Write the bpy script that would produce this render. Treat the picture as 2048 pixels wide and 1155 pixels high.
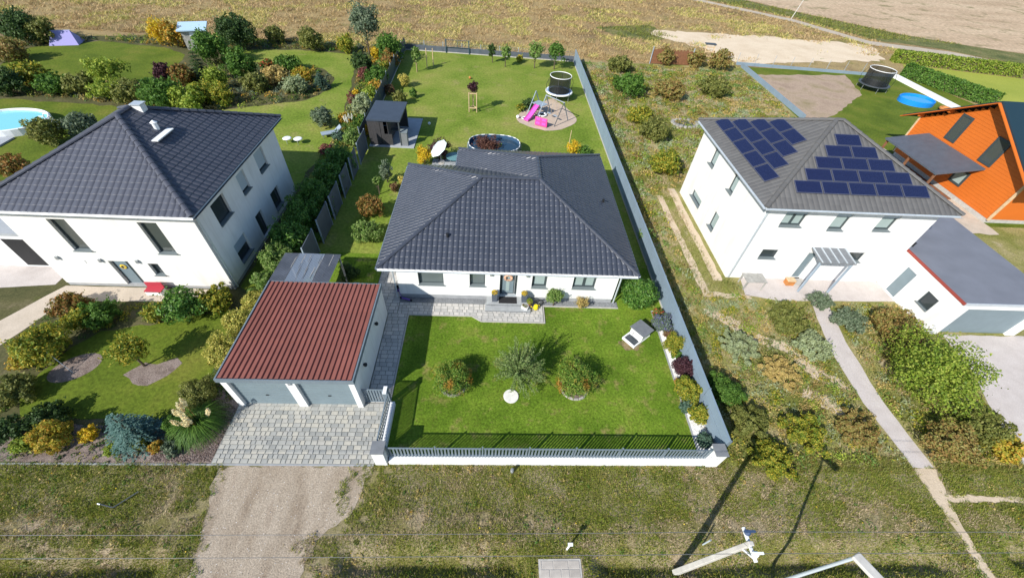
import bpy, math, random
import numpy as np
from mathutils import Vector, Matrix

for o in list(bpy.data.objects):
    bpy.data.objects.remove(o)
scene = bpy.context.scene
COL = scene.collection
random.seed(7)
RNG = np.random.default_rng(11)

# ------------------------------------------------------------------ camera
# world: X along the street, Y away from it, Z up, metres; the drone hovers above the origin
YAW, PITCH, ROLL, FPX = 0.0770904, 0.8054347, -0.0839949, 812.546
_f = Vector((math.sin(YAW) * math.cos(PITCH), math.cos(YAW) * math.cos(PITCH), -math.sin(PITCH)))
_r = Vector((math.cos(YAW), -math.sin(YAW), 0))
_d = _f.cross(_r)
_right = _r * math.cos(ROLL) + _d * math.sin(ROLL)
_down = -_r * math.sin(ROLL) + _d * math.cos(ROLL)
cam_data = bpy.data.cameras.new('drone_camera')
cam_data.sensor_width = 36.0
cam_data.lens = FPX / 2048 * 36.0
cam_data.clip_end = 3000
cam = bpy.data.objects.new('drone_camera', cam_data)
cam.matrix_world = Matrix(((_right.x, -_down.x, -_f.x, 0), (_right.y, -_down.y, -_f.y, 0), (_right.z, -_down.z, -_f.z, 17.5), (0, 0, 0, 1)))
COL.objects.link(cam)
scene.camera = cam

# ------------------------------------------------------------------ light
SUN_TRAVEL = Vector((1.00, 1.01, -1.0)).normalized()
world = bpy.data.worlds.new('World')
scene.world = world
world.use_nodes = True
wn = world.node_tree.nodes
wl = world.node_tree.links
sky = wn.new('ShaderNodeTexSky')
sky.sky_type = 'NISHITA'
sky.sun_disc = False
sky.ozone_density = 4.0
sky.air_density = 1.2
sky.dust_density = 0.4
sky.sun_elevation = math.asin(-SUN_TRAVEL.z)
sky.sun_rotation = math.atan2(-SUN_TRAVEL.x, -SUN_TRAVEL.y)
wl.new(sky.outputs[0], wn['Background'].inputs[0])
wn['Background'].inputs[1].default_value = 0.10
sun_data = bpy.data.lights.new('sun', 'SUN')
sun_data.energy = 4.4
sun_data.angle = math.radians(0.53)
sun_data.color = (1.0, 0.955, 0.88)
sun = bpy.data.objects.new('sun', sun_data)
sun.rotation_euler = SUN_TRAVEL.to_track_quat('-Z', 'Y').to_euler()
sun.location = (-30, -30, 40)
COL.objects.link(sun)
scene.view_settings.view_transform = 'Standard'
scene.view_settings.look = 'None'
scene.view_settings.exposure = 0.62
scene.view_settings.gamma = 1.0
scene.view_settings.use_curve_mapping = False

# ------------------------------------------------------------------ materials
MATS = {}


def newmat(name):
    m = bpy.data.materials.new(name)
    m.use_nodes = True
    MATS[name] = m
    nt = m.node_tree
    return m, nt.nodes, nt.links, nt.nodes['Principled BSDF']


def mixc(N, L, kind, fac, a, b):
    n = N.new('ShaderNodeMix')
    n.data_type = 'RGBA'
    n.blend_type = kind
    for s, v in ((n.inputs[0], fac), (n.inputs[6], a), (n.inputs[7], b)):
        if isinstance(v, (int, float)):
            s.default_value = v
        elif isinstance(v, tuple):
            s.default_value = (*v[:3], 1)
        else:
            L.new(v, s)
    return n.outputs[2]


def ramp(N, L, src, stops, interp='LINEAR'):
    n = N.new('ShaderNodeValToRGB')
    n.color_ramp.interpolation = interp
    e = n.color_ramp.elements
    while len(e) < len(stops):
        e.new(0.5)
    for i, (p, c) in enumerate(stops):
        e[i].position = p
        e[i].color = (*c, 1)
    L.new(src, n.inputs[0])
    return n.outputs[0]


def noise(N, L, scale, detail=3, coord='Object', rough=0.55, stretch=None):
    tc = N.new('ShaderNodeTexCoord')
    src = tc.outputs[coord]
    if stretch:
        mp = N.new('ShaderNodeMapping')
        mp.inputs['Scale'].default_value = stretch
        L.new(src, mp.inputs[0])
        src = mp.outputs[0]
    n = N.new('ShaderNodeTexNoise')
    n.inputs['Scale'].default_value = scale
    n.inputs['Detail'].default_value = detail
    n.inputs['Roughness'].default_value = rough
    L.new(src, n.inputs['Vector'])
    return n.outputs[0]


def bump(N, L, B, src, strength, dist):
    b = N.new('ShaderNodeBump')
    b.inputs['Strength'].default_value = strength
    b.inputs['Distance'].default_value = dist
    L.new(src, b.inputs['Height'])
    L.new(b.outputs[0], B.inputs['Normal'])


def rnd_value(N, L):
    """one random number per object and per loose piece"""
    oi = N.new('ShaderNodeObjectInfo')
    ge = N.new('ShaderNodeNewGeometry')
    ad = N.new('ShaderNodeMath')
    ad.operation = 'ADD'
    L.new(oi.outputs['Random'], ad.inputs[0])
    L.new(ge.outputs['Random Per Island'], ad.inputs[1])
    fr = N.new('ShaderNodeMath')
    fr.operation = 'FRACT'
    L.new(ad.outputs[0], fr.inputs[0])
    return fr.outputs[0]


def M(name, col, rough=0.65, var=0.0, vscale=2.0, bmp=0.0, bscale=60.0, metal=0.0, spec=0.4, emit=None):
    """painted / plain surface with soft patchy wear"""
    m, N, L, B = newmat(name)
    B.inputs['Roughness'].default_value = rough
    B.inputs['Metallic'].default_value = metal
    B.inputs['Specular IOR Level'].default_value = spec
    if var:
        n1 = noise(N, L, vscale, 5)
        lo = tuple(c * (1 - var) for c in col)
        hi = tuple(min(1, c * (1 + var)) for c in col)
        L.new(ramp(N, L, n1, [(0.3, lo), (0.7, hi)]), B.inputs['Base Color'])
    else:
        B.inputs['Base Color'].default_value = (*col, 1)
    if bmp:
        bump(N, L, B, noise(N, L, bscale, 3), bmp, 0.01)
    return m


def MR(name, stops, rough=0.7, bmp=0.3, bscale=30, spec=0.35, var=0.12, vscale=6):
    """pieces that differ one from the next (pavers, tiles, planks)"""
    m, N, L, B = newmat(name)
    c = ramp(N, L, rnd_value(N, L), stops)
    n1 = noise(N, L, vscale, 4)
    c = mixc(N, L, 'MULTIPLY', 1.0, c, ramp(N, L, n1, [(0.3, (1 - var,) * 3), (0.7, (1 + var * 0.5,) * 3)]))
    L.new(c, B.inputs['Base Color'])
    B.inputs['Roughness'].default_value = rough
    B.inputs['Specular IOR Level'].default_value = spec
    if bmp:
        bump(N, L, B, noise(N, L, bscale, 3), bmp, 0.008)
    return m


def GM(name, coarse, cscale, fine=(0.6, 1.3), fscale=14.0, mid=None, mscale=3.0, rough=0.95, bmp=0.6, bdist=0.03, stretch=None):
    """ground: coarse patches of colour, a middle mottle, a fine grain with relief"""
    m, N, L, B = newmat(name)
    c = ramp(N, L, noise(N, L, cscale, 5, stretch=stretch, rough=0.6), coarse)
    if mid:
        f = ramp(N, L, noise(N, L, mscale, 5, rough=0.65), [(mid[0], (0, 0, 0)), (mid[1], (1, 1, 1))])
        c = mixc(N, L, 'MIX', f, c, mid[2])
    nf = noise(N, L, fscale, 4, rough=0.7)
    c = mixc(N, L, 'MULTIPLY', 1.0, c, ramp(N, L, nf, [(0.3, (fine[0],) * 3), (0.7, (fine[1],) * 3)]))
    L.new(c, B.inputs['Base Color'])
    B.inputs['Roughness'].default_value = rough
    B.inputs['Specular IOR Level'].default_value = 0.15
    bump(N, L, B, nf, bmp, bdist)
    return m


def LEAF(name, cols, trans=0.36, rough=0.55, patch=None):
    """leaves and blades: every leaf takes its own colour from a short list"""
    m, N, L, B = newmat(name)
    ge = N.new('ShaderNodeNewGeometry')
    cols = [tuple(min(0.8, v * 1.55) for v in q) for q in cols]
    k = len(cols)
    c = ramp(N, L, ge.outputs['Random Per Island'], [((i + 0.5) / k, cc) for i, cc in enumerate(cols)])
    if patch:
        f = ramp(N, L, noise(N, L, patch[0], 2), [(patch[1], (0, 0, 0)), (patch[1] + 0.12, (1, 1, 1))])
        c = mixc(N, L, 'MIX', f, c, patch[2])
    L.new(c, B.inputs['Base Color'])
    B.inputs['Roughness'].default_value = rough
    B.inputs['Specular IOR Level'].default_value = 0.3
    t = N.new('ShaderNodeBsdfTranslucent')
    L.new(c, t.inputs[0])
    mx = N.new('ShaderNodeMixShader')
    mx.inputs[0].default_value = trans
    L.new(B.outputs[0], mx.inputs[1])
    L.new(t.outputs[0], mx.inputs[2])
    L.new(mx.outputs[0], N['Material Output'].inputs[0])
    return m


# surfaces
M('white_render', (0.735, 0.735, 0.725), 0.9, 0.045, 1.2, 0.25, 120, spec=0.2)
M('cream_render', (0.72, 0.71, 0.68), 0.9, 0.045, 1.0, 0.2, 120, spec=0.2)
M('white_paint', (0.80, 0.80, 0.79), 0.5, 0.03, 3)
M('soffit_white', (0.72, 0.74, 0.75), 0.6)
M('zinc', (0.55, 0.60, 0.64), 0.4, 0.08, 5, metal=0.4)
M('plinth_grey', (0.30, 0.31, 0.32), 0.85, 0.12, 3, 0.3)
M('anthracite', (0.055, 0.065, 0.075), 0.5, 0.1, 4)
M('fence_grey', (0.15, 0.19, 0.22), 0.45, 0.08, 5)
M('door_grey', (0.165, 0.215, 0.24), 0.5, 0.06, 2)
M('frame_dark', (0.045, 0.06, 0.065), 0.45)
M('sill_grey', (0.16, 0.19, 0.20), 0.5)
M('wall_bluegrey', (0.20, 0.265, 0.325), 0.6, 0.07, 0.9, 0.15, 40)
M('cap_grey', (0.17, 0.18, 0.19), 0.8, 0.12, 6, 0.3)
M('black_plastic', (0.015, 0.016, 0.018), 0.5)
M('rubber_mat', (0.018, 0.018, 0.02), 0.95, 0.2, 20, 0.5)
M('step_stone', (0.33, 0.345, 0.35), 0.8, 0.12, 5, 0.3)
M('step_riser', (0.19, 0.20, 0.21), 0.85, 0.25, 9, 0.4)
M('wood_light', (0.55, 0.40, 0.24), 0.8, 0.2, 6)
M('wood_grey', (0.34, 0.33, 0.30), 0.85, 0.25, 5, 0.3)
M('wood_orange', (0.56, 0.135, 0.016), 0.55, 0.05, 0.7)
M('wood_brown', (0.20, 0.09, 0.045), 0.7, 0.2, 4)
M('bark', (0.10, 0.075, 0.05), 0.9, 0.3, 12, 0.6)
M('concrete', (0.42, 0.40, 0.37), 0.9, 0.14, 4, 0.4)
M('concrete_pole', (0.50, 0.48, 0.44), 0.85, 0.15, 3, 0.3)
M('lamp_metal', (0.55, 0.62, 0.68), 0.4, 0.08, 2, metal=0.3)
M('steel', (0.45, 0.48, 0.50), 0.35, 0.1, 3, metal=0.6)
M('steel_blue', (0.28, 0.34, 0.40), 0.5, 0.1, 3)
M('gate_dark', (0.035, 0.075, 0.10), 0.5)
M('insulator_blue', (0.04, 0.07, 0.14), 0.45)
M('wire_black', (0.12, 0.12, 0.12), 0.5)
M('pool_liner', (0.03, 0.075, 0.14), 0.5, 0.1, 2)
M('pool_light', (0.10, 0.42, 0.55), 0.5)
M('pool_blue', (0.01, 0.22, 0.65), 0.4)
M('pink_plastic', (0.80, 0.07, 0.30), 0.4)
M('magenta_plastic', (0.72, 0.10, 0.48), 0.35)
M('yellow_plastic', (0.80, 0.62, 0.01), 0.4)
M('yellow_petal', (0.75, 0.50, 0.02), 0.7)
M('red_plastic', (0.42, 0.04, 0.06), 0.6)
M('purple_plastic', (0.14, 0.07, 0.35), 0.4)
M('pale_fabric', (0.66, 0.76, 0.74), 0.85, 0.05, 3)
M('teal_table', (0.12, 0.25, 0.26), 0.4)
M('purple_fabric', (0.30, 0.28, 0.55), 0.8)
M('trampoline_mat', (0.012, 0.014, 0.018), 0.8)
M('pad_blue', (0.30, 0.45, 0.70), 0.6)
M('wreath', (0.60, 0.36, 0.24), 0.9, 0.45, 14)
M('roof_teal', (0.012, 0.032, 0.045), 0.5)
M('roof_flat', (0.165, 0.175, 0.205), 0.75, 0.10, 0.7, 0.2, 25)
M('fascia_red', (0.28, 0.05, 0.035), 0.6)
M('shed_blue', (0.42, 0.58, 0.72), 0.5)
M('lid_stone', (0.66, 0.65, 0.60), 0.9, 0.12, 8, 0.3)
M('lamp_black', (0.02, 0.02, 0.02), 0.4)
M('corrugated_dark', (0.085, 0.095, 0.115), 0.35, 0.25, 1.5, spec=0.5)
M('panel_grey', (0.085, 0.10, 0.125), 0.6, 0.12, 2)
M('shed_roof', (0.045, 0.06, 0.085), 0.55, 0.1, 2)
M('shed_wall', (0.045, 0.043, 0.045), 0.6, 0.15, 2)
M('terrace_slab', (0.34, 0.36, 0.38), 0.85, 0.1, 2, 0.2)
M('solar_frame', (0.10, 0.11, 0.16), 0.4, metal=0.3)
M('curtain_pane', (0.30, 0.37, 0.36), 0.25)
M('shutter', (0.40, 0.46, 0.50), 0.5)
M('orange_brown', (0.45, 0.18, 0.05), 0.8, 0.2, 3)
M('terracotta', (0.35, 0.13, 0.06), 0.8)
for nm in ('white_render', 'cream_render'):
    m = MATS[nm]
    N, L = m.node_tree.nodes, m.node_tree.links
    B = N['Principled BSDF']
    src = B.inputs['Base Color'].links[0].from_socket
    st = noise(N, L, 1.0, 5, stretch=(3.5, 3.5, 0.35), rough=0.65)
    L.new(mixc(N, L, 'MULTIPLY', 1.0, src, ramp(N, L, st, [(0.34, (0.91, 0.905, 0.90)), (0.52, (1.0, 1.0, 1.0))])), B.inputs['Base Color'])
# glass
for nm, c, r in (('glass_dark', (0.035, 0.045, 0.05), 0.06), ('glass_mid', (0.12, 0.145, 0.145), 0.08), ('glass_dim', (0.06, 0.07, 0.065), 0.08)):
    m, N, L, B = newmat(nm)
    B.inputs['Base Color'].default_value = (*c, 1)
    B.inputs['Roughness'].default_value = r
    B.inputs['Specular IOR Level'].default_value = 0.6
# solar cells: fine grid
m, N, L, B = newmat('solar_cell')
br = N.new('ShaderNodeTexBrick')
tc = N.new('ShaderNodeTexCoord')
L.new(tc.outputs['Object'], br.inputs['Vector'])
br.inputs['Color1'].default_value = (0.008, 0.012, 0.045, 1)
br.inputs['Color2'].default_value = (0.010, 0.015, 0.055, 1)
br.inputs['Mortar'].default_value = (0.03, 0.036, 0.08, 1)
br.inputs['Scale'].default_value = 6
br.inputs['Mortar Size'].default_value = 0.012
br.offset = 0
L.new(br.outputs[0], B.inputs['Base Color'])
B.inputs['Roughness'].default_value = 0.25
# water
for nm, c in (('water_dark', (0.02, 0.05, 0.085)), ('water_turq', (0.22, 0.60, 0.64)), ('water_blue', (0.01, 0.28, 0.75))):
    m, N, L, B = newmat(nm)
    B.inputs['Base Color'].default_value = (*c, 1)
    B.inputs['Roughness'].default_value = 0.05
    B.inputs['Specular IOR Level'].default_value = 0.35
    bump(N, L, B, noise(N, L, 3.5, 2), 0.15, 0.02)
# netting: threads and holes
m, N, L, B = newmat('net_black')
B.inputs['Base Color'].default_value = (0.012, 0.014, 0.014, 1)
B.inputs['Alpha'].default_value = 0.72
m, N, L, B = newmat('mesh_foil')
B.inputs['Base Color'].default_value = (0.035, 0.06, 0.085, 1)
B.inputs['Roughness'].default_value = 0.5
m, N, L, B = newmat('wire_mesh')
B.inputs['Base Color'].default_value = (0.05, 0.08, 0.10, 1)
B.inputs['Alpha'].default_value = 0.28
# clear corrugated sheet
m, N, L, B = newmat('sheet_clear')
B.inputs['Base Color'].default_value = (0.20, 0.24, 0.30, 1)
B.inputs['Roughness'].default_value = 0.3
B.inputs['Alpha'].default_value = 0.86

MR('tile_anthracite', [(0.0, (0.042, 0.049, 0.067)), (0.5, (0.047, 0.054, 0.073)), (1.0, (0.053, 0.060, 0.079))], 0.36, 0.05, 60, 0.55, 0.09, 0.6)
MR('tile_slate', [(0.0, (0.064, 0.069, 0.090)), (1.0, (0.074, 0.079, 0.101))], 0.5, 0.05, 40, 0.4, 0.06, 0.6)
MR('tile_grey', [(0.0, (0.105, 0.103, 0.102)), (1.0, (0.122, 0.12, 0.118))], 0.75, 0.05, 40, 0.25, 0.06, 0.8)
MR('sheet_red', [(0.0, (0.225, 0.078, 0.058)), (1.0, (0.255, 0.088, 0.066))], 0.62, 0.12, 30, 0.4, 0.12, 1.6)
MR('paver', [(0.0, (0.27, 0.275, 0.26)), (0.2, (0.35, 0.35, 0.325)), (0.5, (0.40, 0.395, 0.36)), (0.85, (0.46, 0.435, 0.37)), (1.0, (0.37, 0.365, 0.345))], 0.85, 0.4, 50, 0.25, 0.14, 7)
MR('paver_light', [(0.0, (0.40, 0.39, 0.37)), (0.5, (0.50, 0.48, 0.45)), (0.9, (0.55, 0.52, 0.48)), (1.0, (0.36, 0.36, 0.35))], 0.85, 0.4, 50, 0.25, 0.12, 7)
MR('concrete_paver', [(0.0, (0.37, 0.335, 0.295)), (1.0, (0.45, 0.41, 0.365))], 0.9, 0.4, 30, 0.2, 0.15, 4)
MR('paver_joint', [(0.0, (0.22, 0.22, 0.205)), (1.0, (0.22, 0.22, 0.205))], 0.95, 0.4, 40)
MR('pebble', [(0.0, (0.78, 0.77, 0.75)), (0.7, (0.82, 0.82, 0.81)), (1.0, (0.62, 0.60, 0.57))], 0.85, 0.2, 30)
MR('pebble_grey', [(0.0, (0.18, 0.19, 0.20)), (1.0, (0.32, 0.33, 0.34))], 0.85, 0.2, 30)
MR('bark_chip', [(0.0, (0.07, 0.045, 0.035)), (0.6, (0.18, 0.13, 0.11)), (1.0, (0.34, 0.28, 0.25))], 0.9, 0.2, 30)
MR('gravel_stone', [(0.0, (0.24, 0.195, 0.145)), (1.0, (0.44, 0.37, 0.29))], 0.9, 0.2, 30)
MR('stone_edge', [(0.0, (0.26, 0.25, 0.23)), (1.0, (0.40, 0.38, 0.35))], 0.9, 0.4, 20)

# ground
GM('field_dry', [(0.30, (0.20, 0.145, 0.075)), (0.45, (0.33, 0.235, 0.115)), (0.58, (0.40, 0.30, 0.14)), (0.72, (0.24, 0.17, 0.09))], 0.09, (0.55, 1.25), 6.0, (0.55, 0.7, (0.20, 0.19, 0.05)), 0.25, bmp=0.8, bdist=0.15)
GM('field_sand', [(0.3, (0.40, 0.29, 0.185)), (0.5, (0.50, 0.37, 0.245)), (0.7, (0.56, 0.43, 0.29))], 0.10, (0.6, 1.25), 1.6, (0.55, 0.68, (0.22, 0.19, 0.09)), 0.22, bmp=0.5, bdist=0.1, stretch=(0.5, 1.6, 1))
GM('sand_pale', [(0.3, (0.58, 0.46, 0.32)), (0.6, (0.68, 0.56, 0.41)), (0.8, (0.60, 0.50, 0.34))], 0.3, (0.85, 1.1), 5.0, (0.64, 0.74, (0.28, 0.27, 0.12)), 0.5, bmp=0.4)
GM('track_grey', [(0.3, (0.40, 0.34, 0.27)), (0.7, (0.50, 0.43, 0.34))], 0.5, (0.8, 1.15), 6)
GM('weeds_green', [(0.3, (0.09, 0.11, 0.035)), (0.5, (0.15, 0.16, 0.055)), (0.7, (0.24, 0.21, 0.09))], 0.35, (0.5, 1.3), 4, bmp=0.8, bdist=0.15)
GM('lawn_front', [(0.28, (0.072, 0.132, 0.009)), (0.45, (0.110, 0.185, 0.015)), (0.60, (0.152, 0.235, 0.022)), (0.75, (0.235, 0.240, 0.050))], 0.50, (0.48, 1.45), 9, (0.55, 0.74, (0.30, 0.235, 0.09)), 1.2, bmp=0.7, bdist=0.03)
GM('lawn_worn', [(0.35, (0.10, 0.115, 0.03)), (0.5, (0.23, 0.17, 0.09)), (0.65, (0.32, 0.24, 0.14))], 2.5, (0.6, 1.3), 14)
GM('lawn_back', [(0.28, (0.100, 0.165, 0.014)), (0.45, (0.160, 0.220, 0.029)), (0.60, (0.220, 0.250, 0.048)), (0.75, (0.28, 0.245, 0.082))], 0.20, (0.6, 1.32), 5, (0.58, 0.76, (0.29, 0.25, 0.095)), 0.5, bmp=0.6, bdist=0.05)
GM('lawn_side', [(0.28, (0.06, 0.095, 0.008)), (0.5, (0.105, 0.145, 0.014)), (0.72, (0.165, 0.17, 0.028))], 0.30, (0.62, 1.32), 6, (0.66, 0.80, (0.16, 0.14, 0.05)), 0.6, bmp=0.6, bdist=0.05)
GM('lawn_neon', [(0.3, (0.25, 0.29, 0.045)), (0.7, (0.32, 0.34, 0.06))], 0.2, (0.85, 1.15), 5)
GM('verge_soil', [(0.30, (0.12, 0.12, 0.030)), (0.44, (0.20, 0.18, 0.065)), (0.54, (0.28, 0.235, 0.135)), (0.66, (0.36, 0.285, 0.20)), (0.78, (0.46, 0.36, 0.245))], 0.55, (0.6, 1.3), 14, bmp=0.9, bdist=0.05)
GM('gravel', [(0.28, (0.22, 0.165, 0.115)), (0.42, (0.34, 0.275, 0.205)), (0.60, (0.42, 0.35, 0.27)), (0.78, (0.29, 0.22, 0.16))], 0.8, (0.62, 1.3), 20, (0.62, 0.72, (0.50, 0.425, 0.34)), 3.5, bmp=0.9, bdist=0.03, stretch=(1.6, 0.45, 1))
GM('dirt_path', [(0.3, (0.50, 0.40, 0.28)), (0.7, (0.60, 0.49, 0.36))], 0.9, (0.8, 1.12), 12)
GM('play_sand', [(0.3, (0.42, 0.33, 0.26)), (0.7, (0.52, 0.42, 0.33))], 0.8, (0.85, 1.12), 10)
GM('meadow', [(0.28, (0.13, 0.15, 0.03)), (0.42, (0.21, 0.215, 0.055)), (0.56, (0.30, 0.27, 0.105)), (0.70, (0.42, 0.35, 0.20)), (0.8, (0.26, 0.24, 0.09))], 0.35, (0.6, 1.3), 8, (0.60, 0.74, (0.46, 0.38, 0.25)), 0.55, bmp=0.9, bdist=0.08)
GM('mulch', [(0.3, (0.16, 0.12, 0.10)), (0.5, (0.24, 0.19, 0.165)), (0.7, (0.31, 0.25, 0.22))], 2.0, (0.55, 1.35), 22, bmp=0.9, bdist=0.04)
GM('bed_soil', [(0.3, (0.06, 0.065, 0.025)), (0.55, (0.10, 0.095, 0.04)), (0.75, (0.17, 0.14, 0.085))], 0.8, (0.6, 1.3), 10, (0.6, 0.72, (0.10, 0.11, 0.03)), 0.9)
GM('pave_pink', [(0.3, (0.47, 0.42, 0.39)), (0.7, (0.55, 0.50, 0.47))], 1.5, (0.85, 1.1), 20, bmp=0.3)
GM('pave_sand', [(0.3, (0.46, 0.39, 0.31)), (0.7, (0.55, 0.47, 0.38))], 1.5, (0.85, 1.1), 20, bmp=0.3)
GM('dirt_bare', [(0.3, (0.30, 0.22, 0.16)), (0.5, (0.40, 0.30, 0.22)), (0.7, (0.27, 0.22, 0.12))], 0.4, (0.7, 1.2), 6)

# foliage palettes (leaf colours)
PAL = {
    'globe': ([(0.05, 0.11, 0.015), (0.09, 0.18, 0.025), (0.14, 0.23, 0.03), (0.20, 0.21, 0.04)], (1.3, 0.50, (0.40, 0.21, 0.035))),
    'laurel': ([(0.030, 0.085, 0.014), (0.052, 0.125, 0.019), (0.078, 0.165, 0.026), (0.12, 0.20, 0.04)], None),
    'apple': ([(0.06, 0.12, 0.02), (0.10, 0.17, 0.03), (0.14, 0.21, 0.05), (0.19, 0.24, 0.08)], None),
    'straw': ([(0.30, 0.22, 0.08), (0.40, 0.30, 0.11), (0.24, 0.20, 0.06)], None),
    'redflower': ([(0.05, 0.11, 0.02), (0.08, 0.15, 0.03), (0.40, 0.03, 0.03), (0.07, 0.13, 0.02)], None),
    'lavender': ([(0.09, 0.13, 0.08), (0.12, 0.16, 0.11), (0.11, 0.09, 0.26), (0.08, 0.12, 0.06)], None),
    'brown': ([(0.10, 0.05, 0.03), (0.16, 0.09, 0.045), (0.12, 0.09, 0.03)], None),
    'yellowgreen': ([(0.06, 0.11, 0.012), (0.11, 0.15, 0.015), (0.18, 0.20, 0.02), (0.26, 0.24, 0.03), (0.32, 0.25, 0.03)], (3.0, 0.58, (0.12, 0.16, 0.02))),
    'green': ([(0.035, 0.085, 0.012), (0.06, 0.125, 0.018), (0.09, 0.165, 0.025)], None),
    'purple': ([(0.030, 0.012, 0.018), (0.050, 0.020, 0.026), (0.075, 0.03, 0.035)], None),
    'darkred': ([(0.055, 0.022, 0.018), (0.085, 0.035, 0.025), (0.12, 0.06, 0.04)], None),
    'orange': ([(0.45, 0.16, 0.05), (0.40, 0.22, 0.06), (0.12, 0.13, 0.03)], None),
    'bluegreen': ([(0.04, 0.08, 0.05), (0.06, 0.11, 0.075), (0.09, 0.14, 0.10)], None),
    'greygreen': ([(0.07, 0.10, 0.055), (0.10, 0.135, 0.08), (0.14, 0.17, 0.11)], None),
    'rust': ([(0.16, 0.08, 0.025), (0.25, 0.12, 0.03), (0.14, 0.12, 0.03), (0.09, 0.10, 0.02)], None),
    'rustgreen': ([(0.17, 0.11, 0.035), (0.24, 0.15, 0.05), (0.14, 0.15, 0.03), (0.20, 0.18, 0.06)], None),
    'dark': ([(0.022, 0.044, 0.013), (0.036, 0.068, 0.018), (0.052, 0.092, 0.023)], None),
    'yellow': ([(0.36, 0.27, 0.015), (0.50, 0.37, 0.02), (0.30, 0.27, 0.02), (0.50, 0.28, 0.02)], None),
    'paleyellow': ([(0.36, 0.30, 0.07), (0.45, 0.37, 0.10), (0.26, 0.25, 0.05)], None),
    'olive': ([(0.075, 0.09, 0.020), (0.12, 0.135, 0.030), (0.17, 0.17, 0.045)], None),
    'redbrown': ([(0.13, 0.035, 0.04), (0.20, 0.055, 0.055), (0.10, 0.08, 0.03)], None),
    'orangeleaf': ([(0.34, 0.18, 0.025), (0.42, 0.23, 0.03), (0.24, 0.20, 0.03), (0.18, 0.17, 0.03)], None),
    'lime': ([(0.12, 0.18, 0.02), (0.18, 0.24, 0.03), (0.25, 0.28, 0.04)], None),
    'sage': ([(0.20, 0.24, 0.13), (0.26, 0.29, 0.17), (0.16, 0.19, 0.08)], None),
    'variegated': ([(0.10, 0.13, 0.02), (0.22, 0.22, 0.04), (0.36, 0.33, 0.07), (0.42, 0.36, 0.10)], None),
    'blue': ([(0.055, 0.115, 0.10), (0.085, 0.16, 0.14), (0.13, 0.21, 0.19)], None),
    'fall': ([(0.18, 0.19, 0.02), (0.30, 0.24, 0.025), (0.38, 0.20, 0.03), (0.22, 0.22, 0.03)], None),
    'fallyellow': ([(0.20, 0.19, 0.02), (0.33, 0.27, 0.03), (0.26, 0.17, 0.03)], None),
    'brightgreen': ([(0.075, 0.125, 0.012), (0.12, 0.175, 0.018), (0.17, 0.22, 0.025), (0.21, 0.24, 0.04)], None),
    'feather': ([(0.075, 0.125, 0.030), (0.11, 0.165, 0.045), (0.15, 0.205, 0.065), (0.21, 0.26, 0.10)], None),
}
for k, (cols, pt) in PAL.items():
    LEAF('leaf_' + k, cols, 0.36, 0.4 if k == 'laurel' else 0.6, pt)
LEAF('plume', [(0.62, 0.46, 0.26), (0.72, 0.56, 0.34), (0.55, 0.38, 0.20)], 0.2)
LEAF('plume_pale', [(0.66, 0.62, 0.42), (0.72, 0.68, 0.50)], 0.2)
LEAF('blade_green', [(0.085, 0.125, 0.012), (0.135, 0.175, 0.018), (0.19, 0.21, 0.03), (0.25, 0.235, 0.05)], 0.4)
LEAF('blade_lawn', [(0.050, 0.098, 0.006), (0.084, 0.146, 0.011), (0.130, 0.195, 0.019)], 0.45, 0.6, (0.8, 0.50, (0.21, 0.22, 0.04)))
LEAF('blade_dry', [(0.26, 0.20, 0.125), (0.35, 0.27, 0.18), (0.43, 0.34, 0.23), (0.21, 0.19, 0.08)], 0.35)
LEAF('blade_olive', [(0.10, 0.13, 0.020), (0.16, 0.18, 0.032), (0.22, 0.22, 0.05), (0.15, 0.12, 0.04)], 0.4)
LEAF('blade_field', [(0.22, 0.15, 0.075), (0.32, 0.225, 0.11), (0.41, 0.30, 0.15), (0.24, 0.18, 0.075)], 0.3)
LEAF('blade_gold', [(0.36, 0.29, 0.10), (0.48, 0.39, 0.16), (0.24, 0.23, 0.05), (0.16, 0.18, 0.04)], 0.3)

# ------------------------------------------------------------------ building blocks


def link(o, parent=None):
    COL.objects.link(o)
    if parent is not None:
        o.parent = parent
    return o


def tag(o, label, cat, group=None):
    o['label'] = label
    o['category'] = cat
    if group:
        o['group'] = group
    return o


def struct(o):
    o['kind'] = 'structure'
    return o


def stuff(o, label=None, cat=None):
    o['kind'] = 'stuff'
    if label:
        o['label'] = label
    if cat:
        o['category'] = cat
    return o


def thing(name, label, cat, loc=(0, 0, 0), rz=0.0, group=None):
    o = bpy.data.objects.new(name, None)
    o.empty_display_size = 0.2
    o.location = loc
    o.rotation_euler = (0, 0, rz)
    link(o)
    return tag(o, label, cat, group)


def npmesh(name, V, F):
    """V (n,3) float, F (m,k) int with equal-sided faces"""
    V = np.asarray(V, dtype=np.float32)
    F = np.asarray(F, dtype=np.int32)
    me = bpy.data.meshes.new(name)
    me.vertices.add(len(V))
    me.vertices.foreach_set('co', V.ravel())
    k = F.shape[1]
    me.loops.add(F.size)
    me.loops.foreach_set('vertex_index', F.ravel())
    me.polygons.add(len(F))
    me.polygons.foreach_set('loop_start', np.arange(0, F.size, k, dtype=np.int32))
    me.update(calc_edges=True)
    return me


def npobj(name, V, F, mat, parent=None, loc=None):
    me = npmesh(name, V, F)
    me.materials.append(MATS[mat])
    o = bpy.data.objects.new(name, me)
    if loc:
        o.location = loc
    return link(o, parent)


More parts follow.
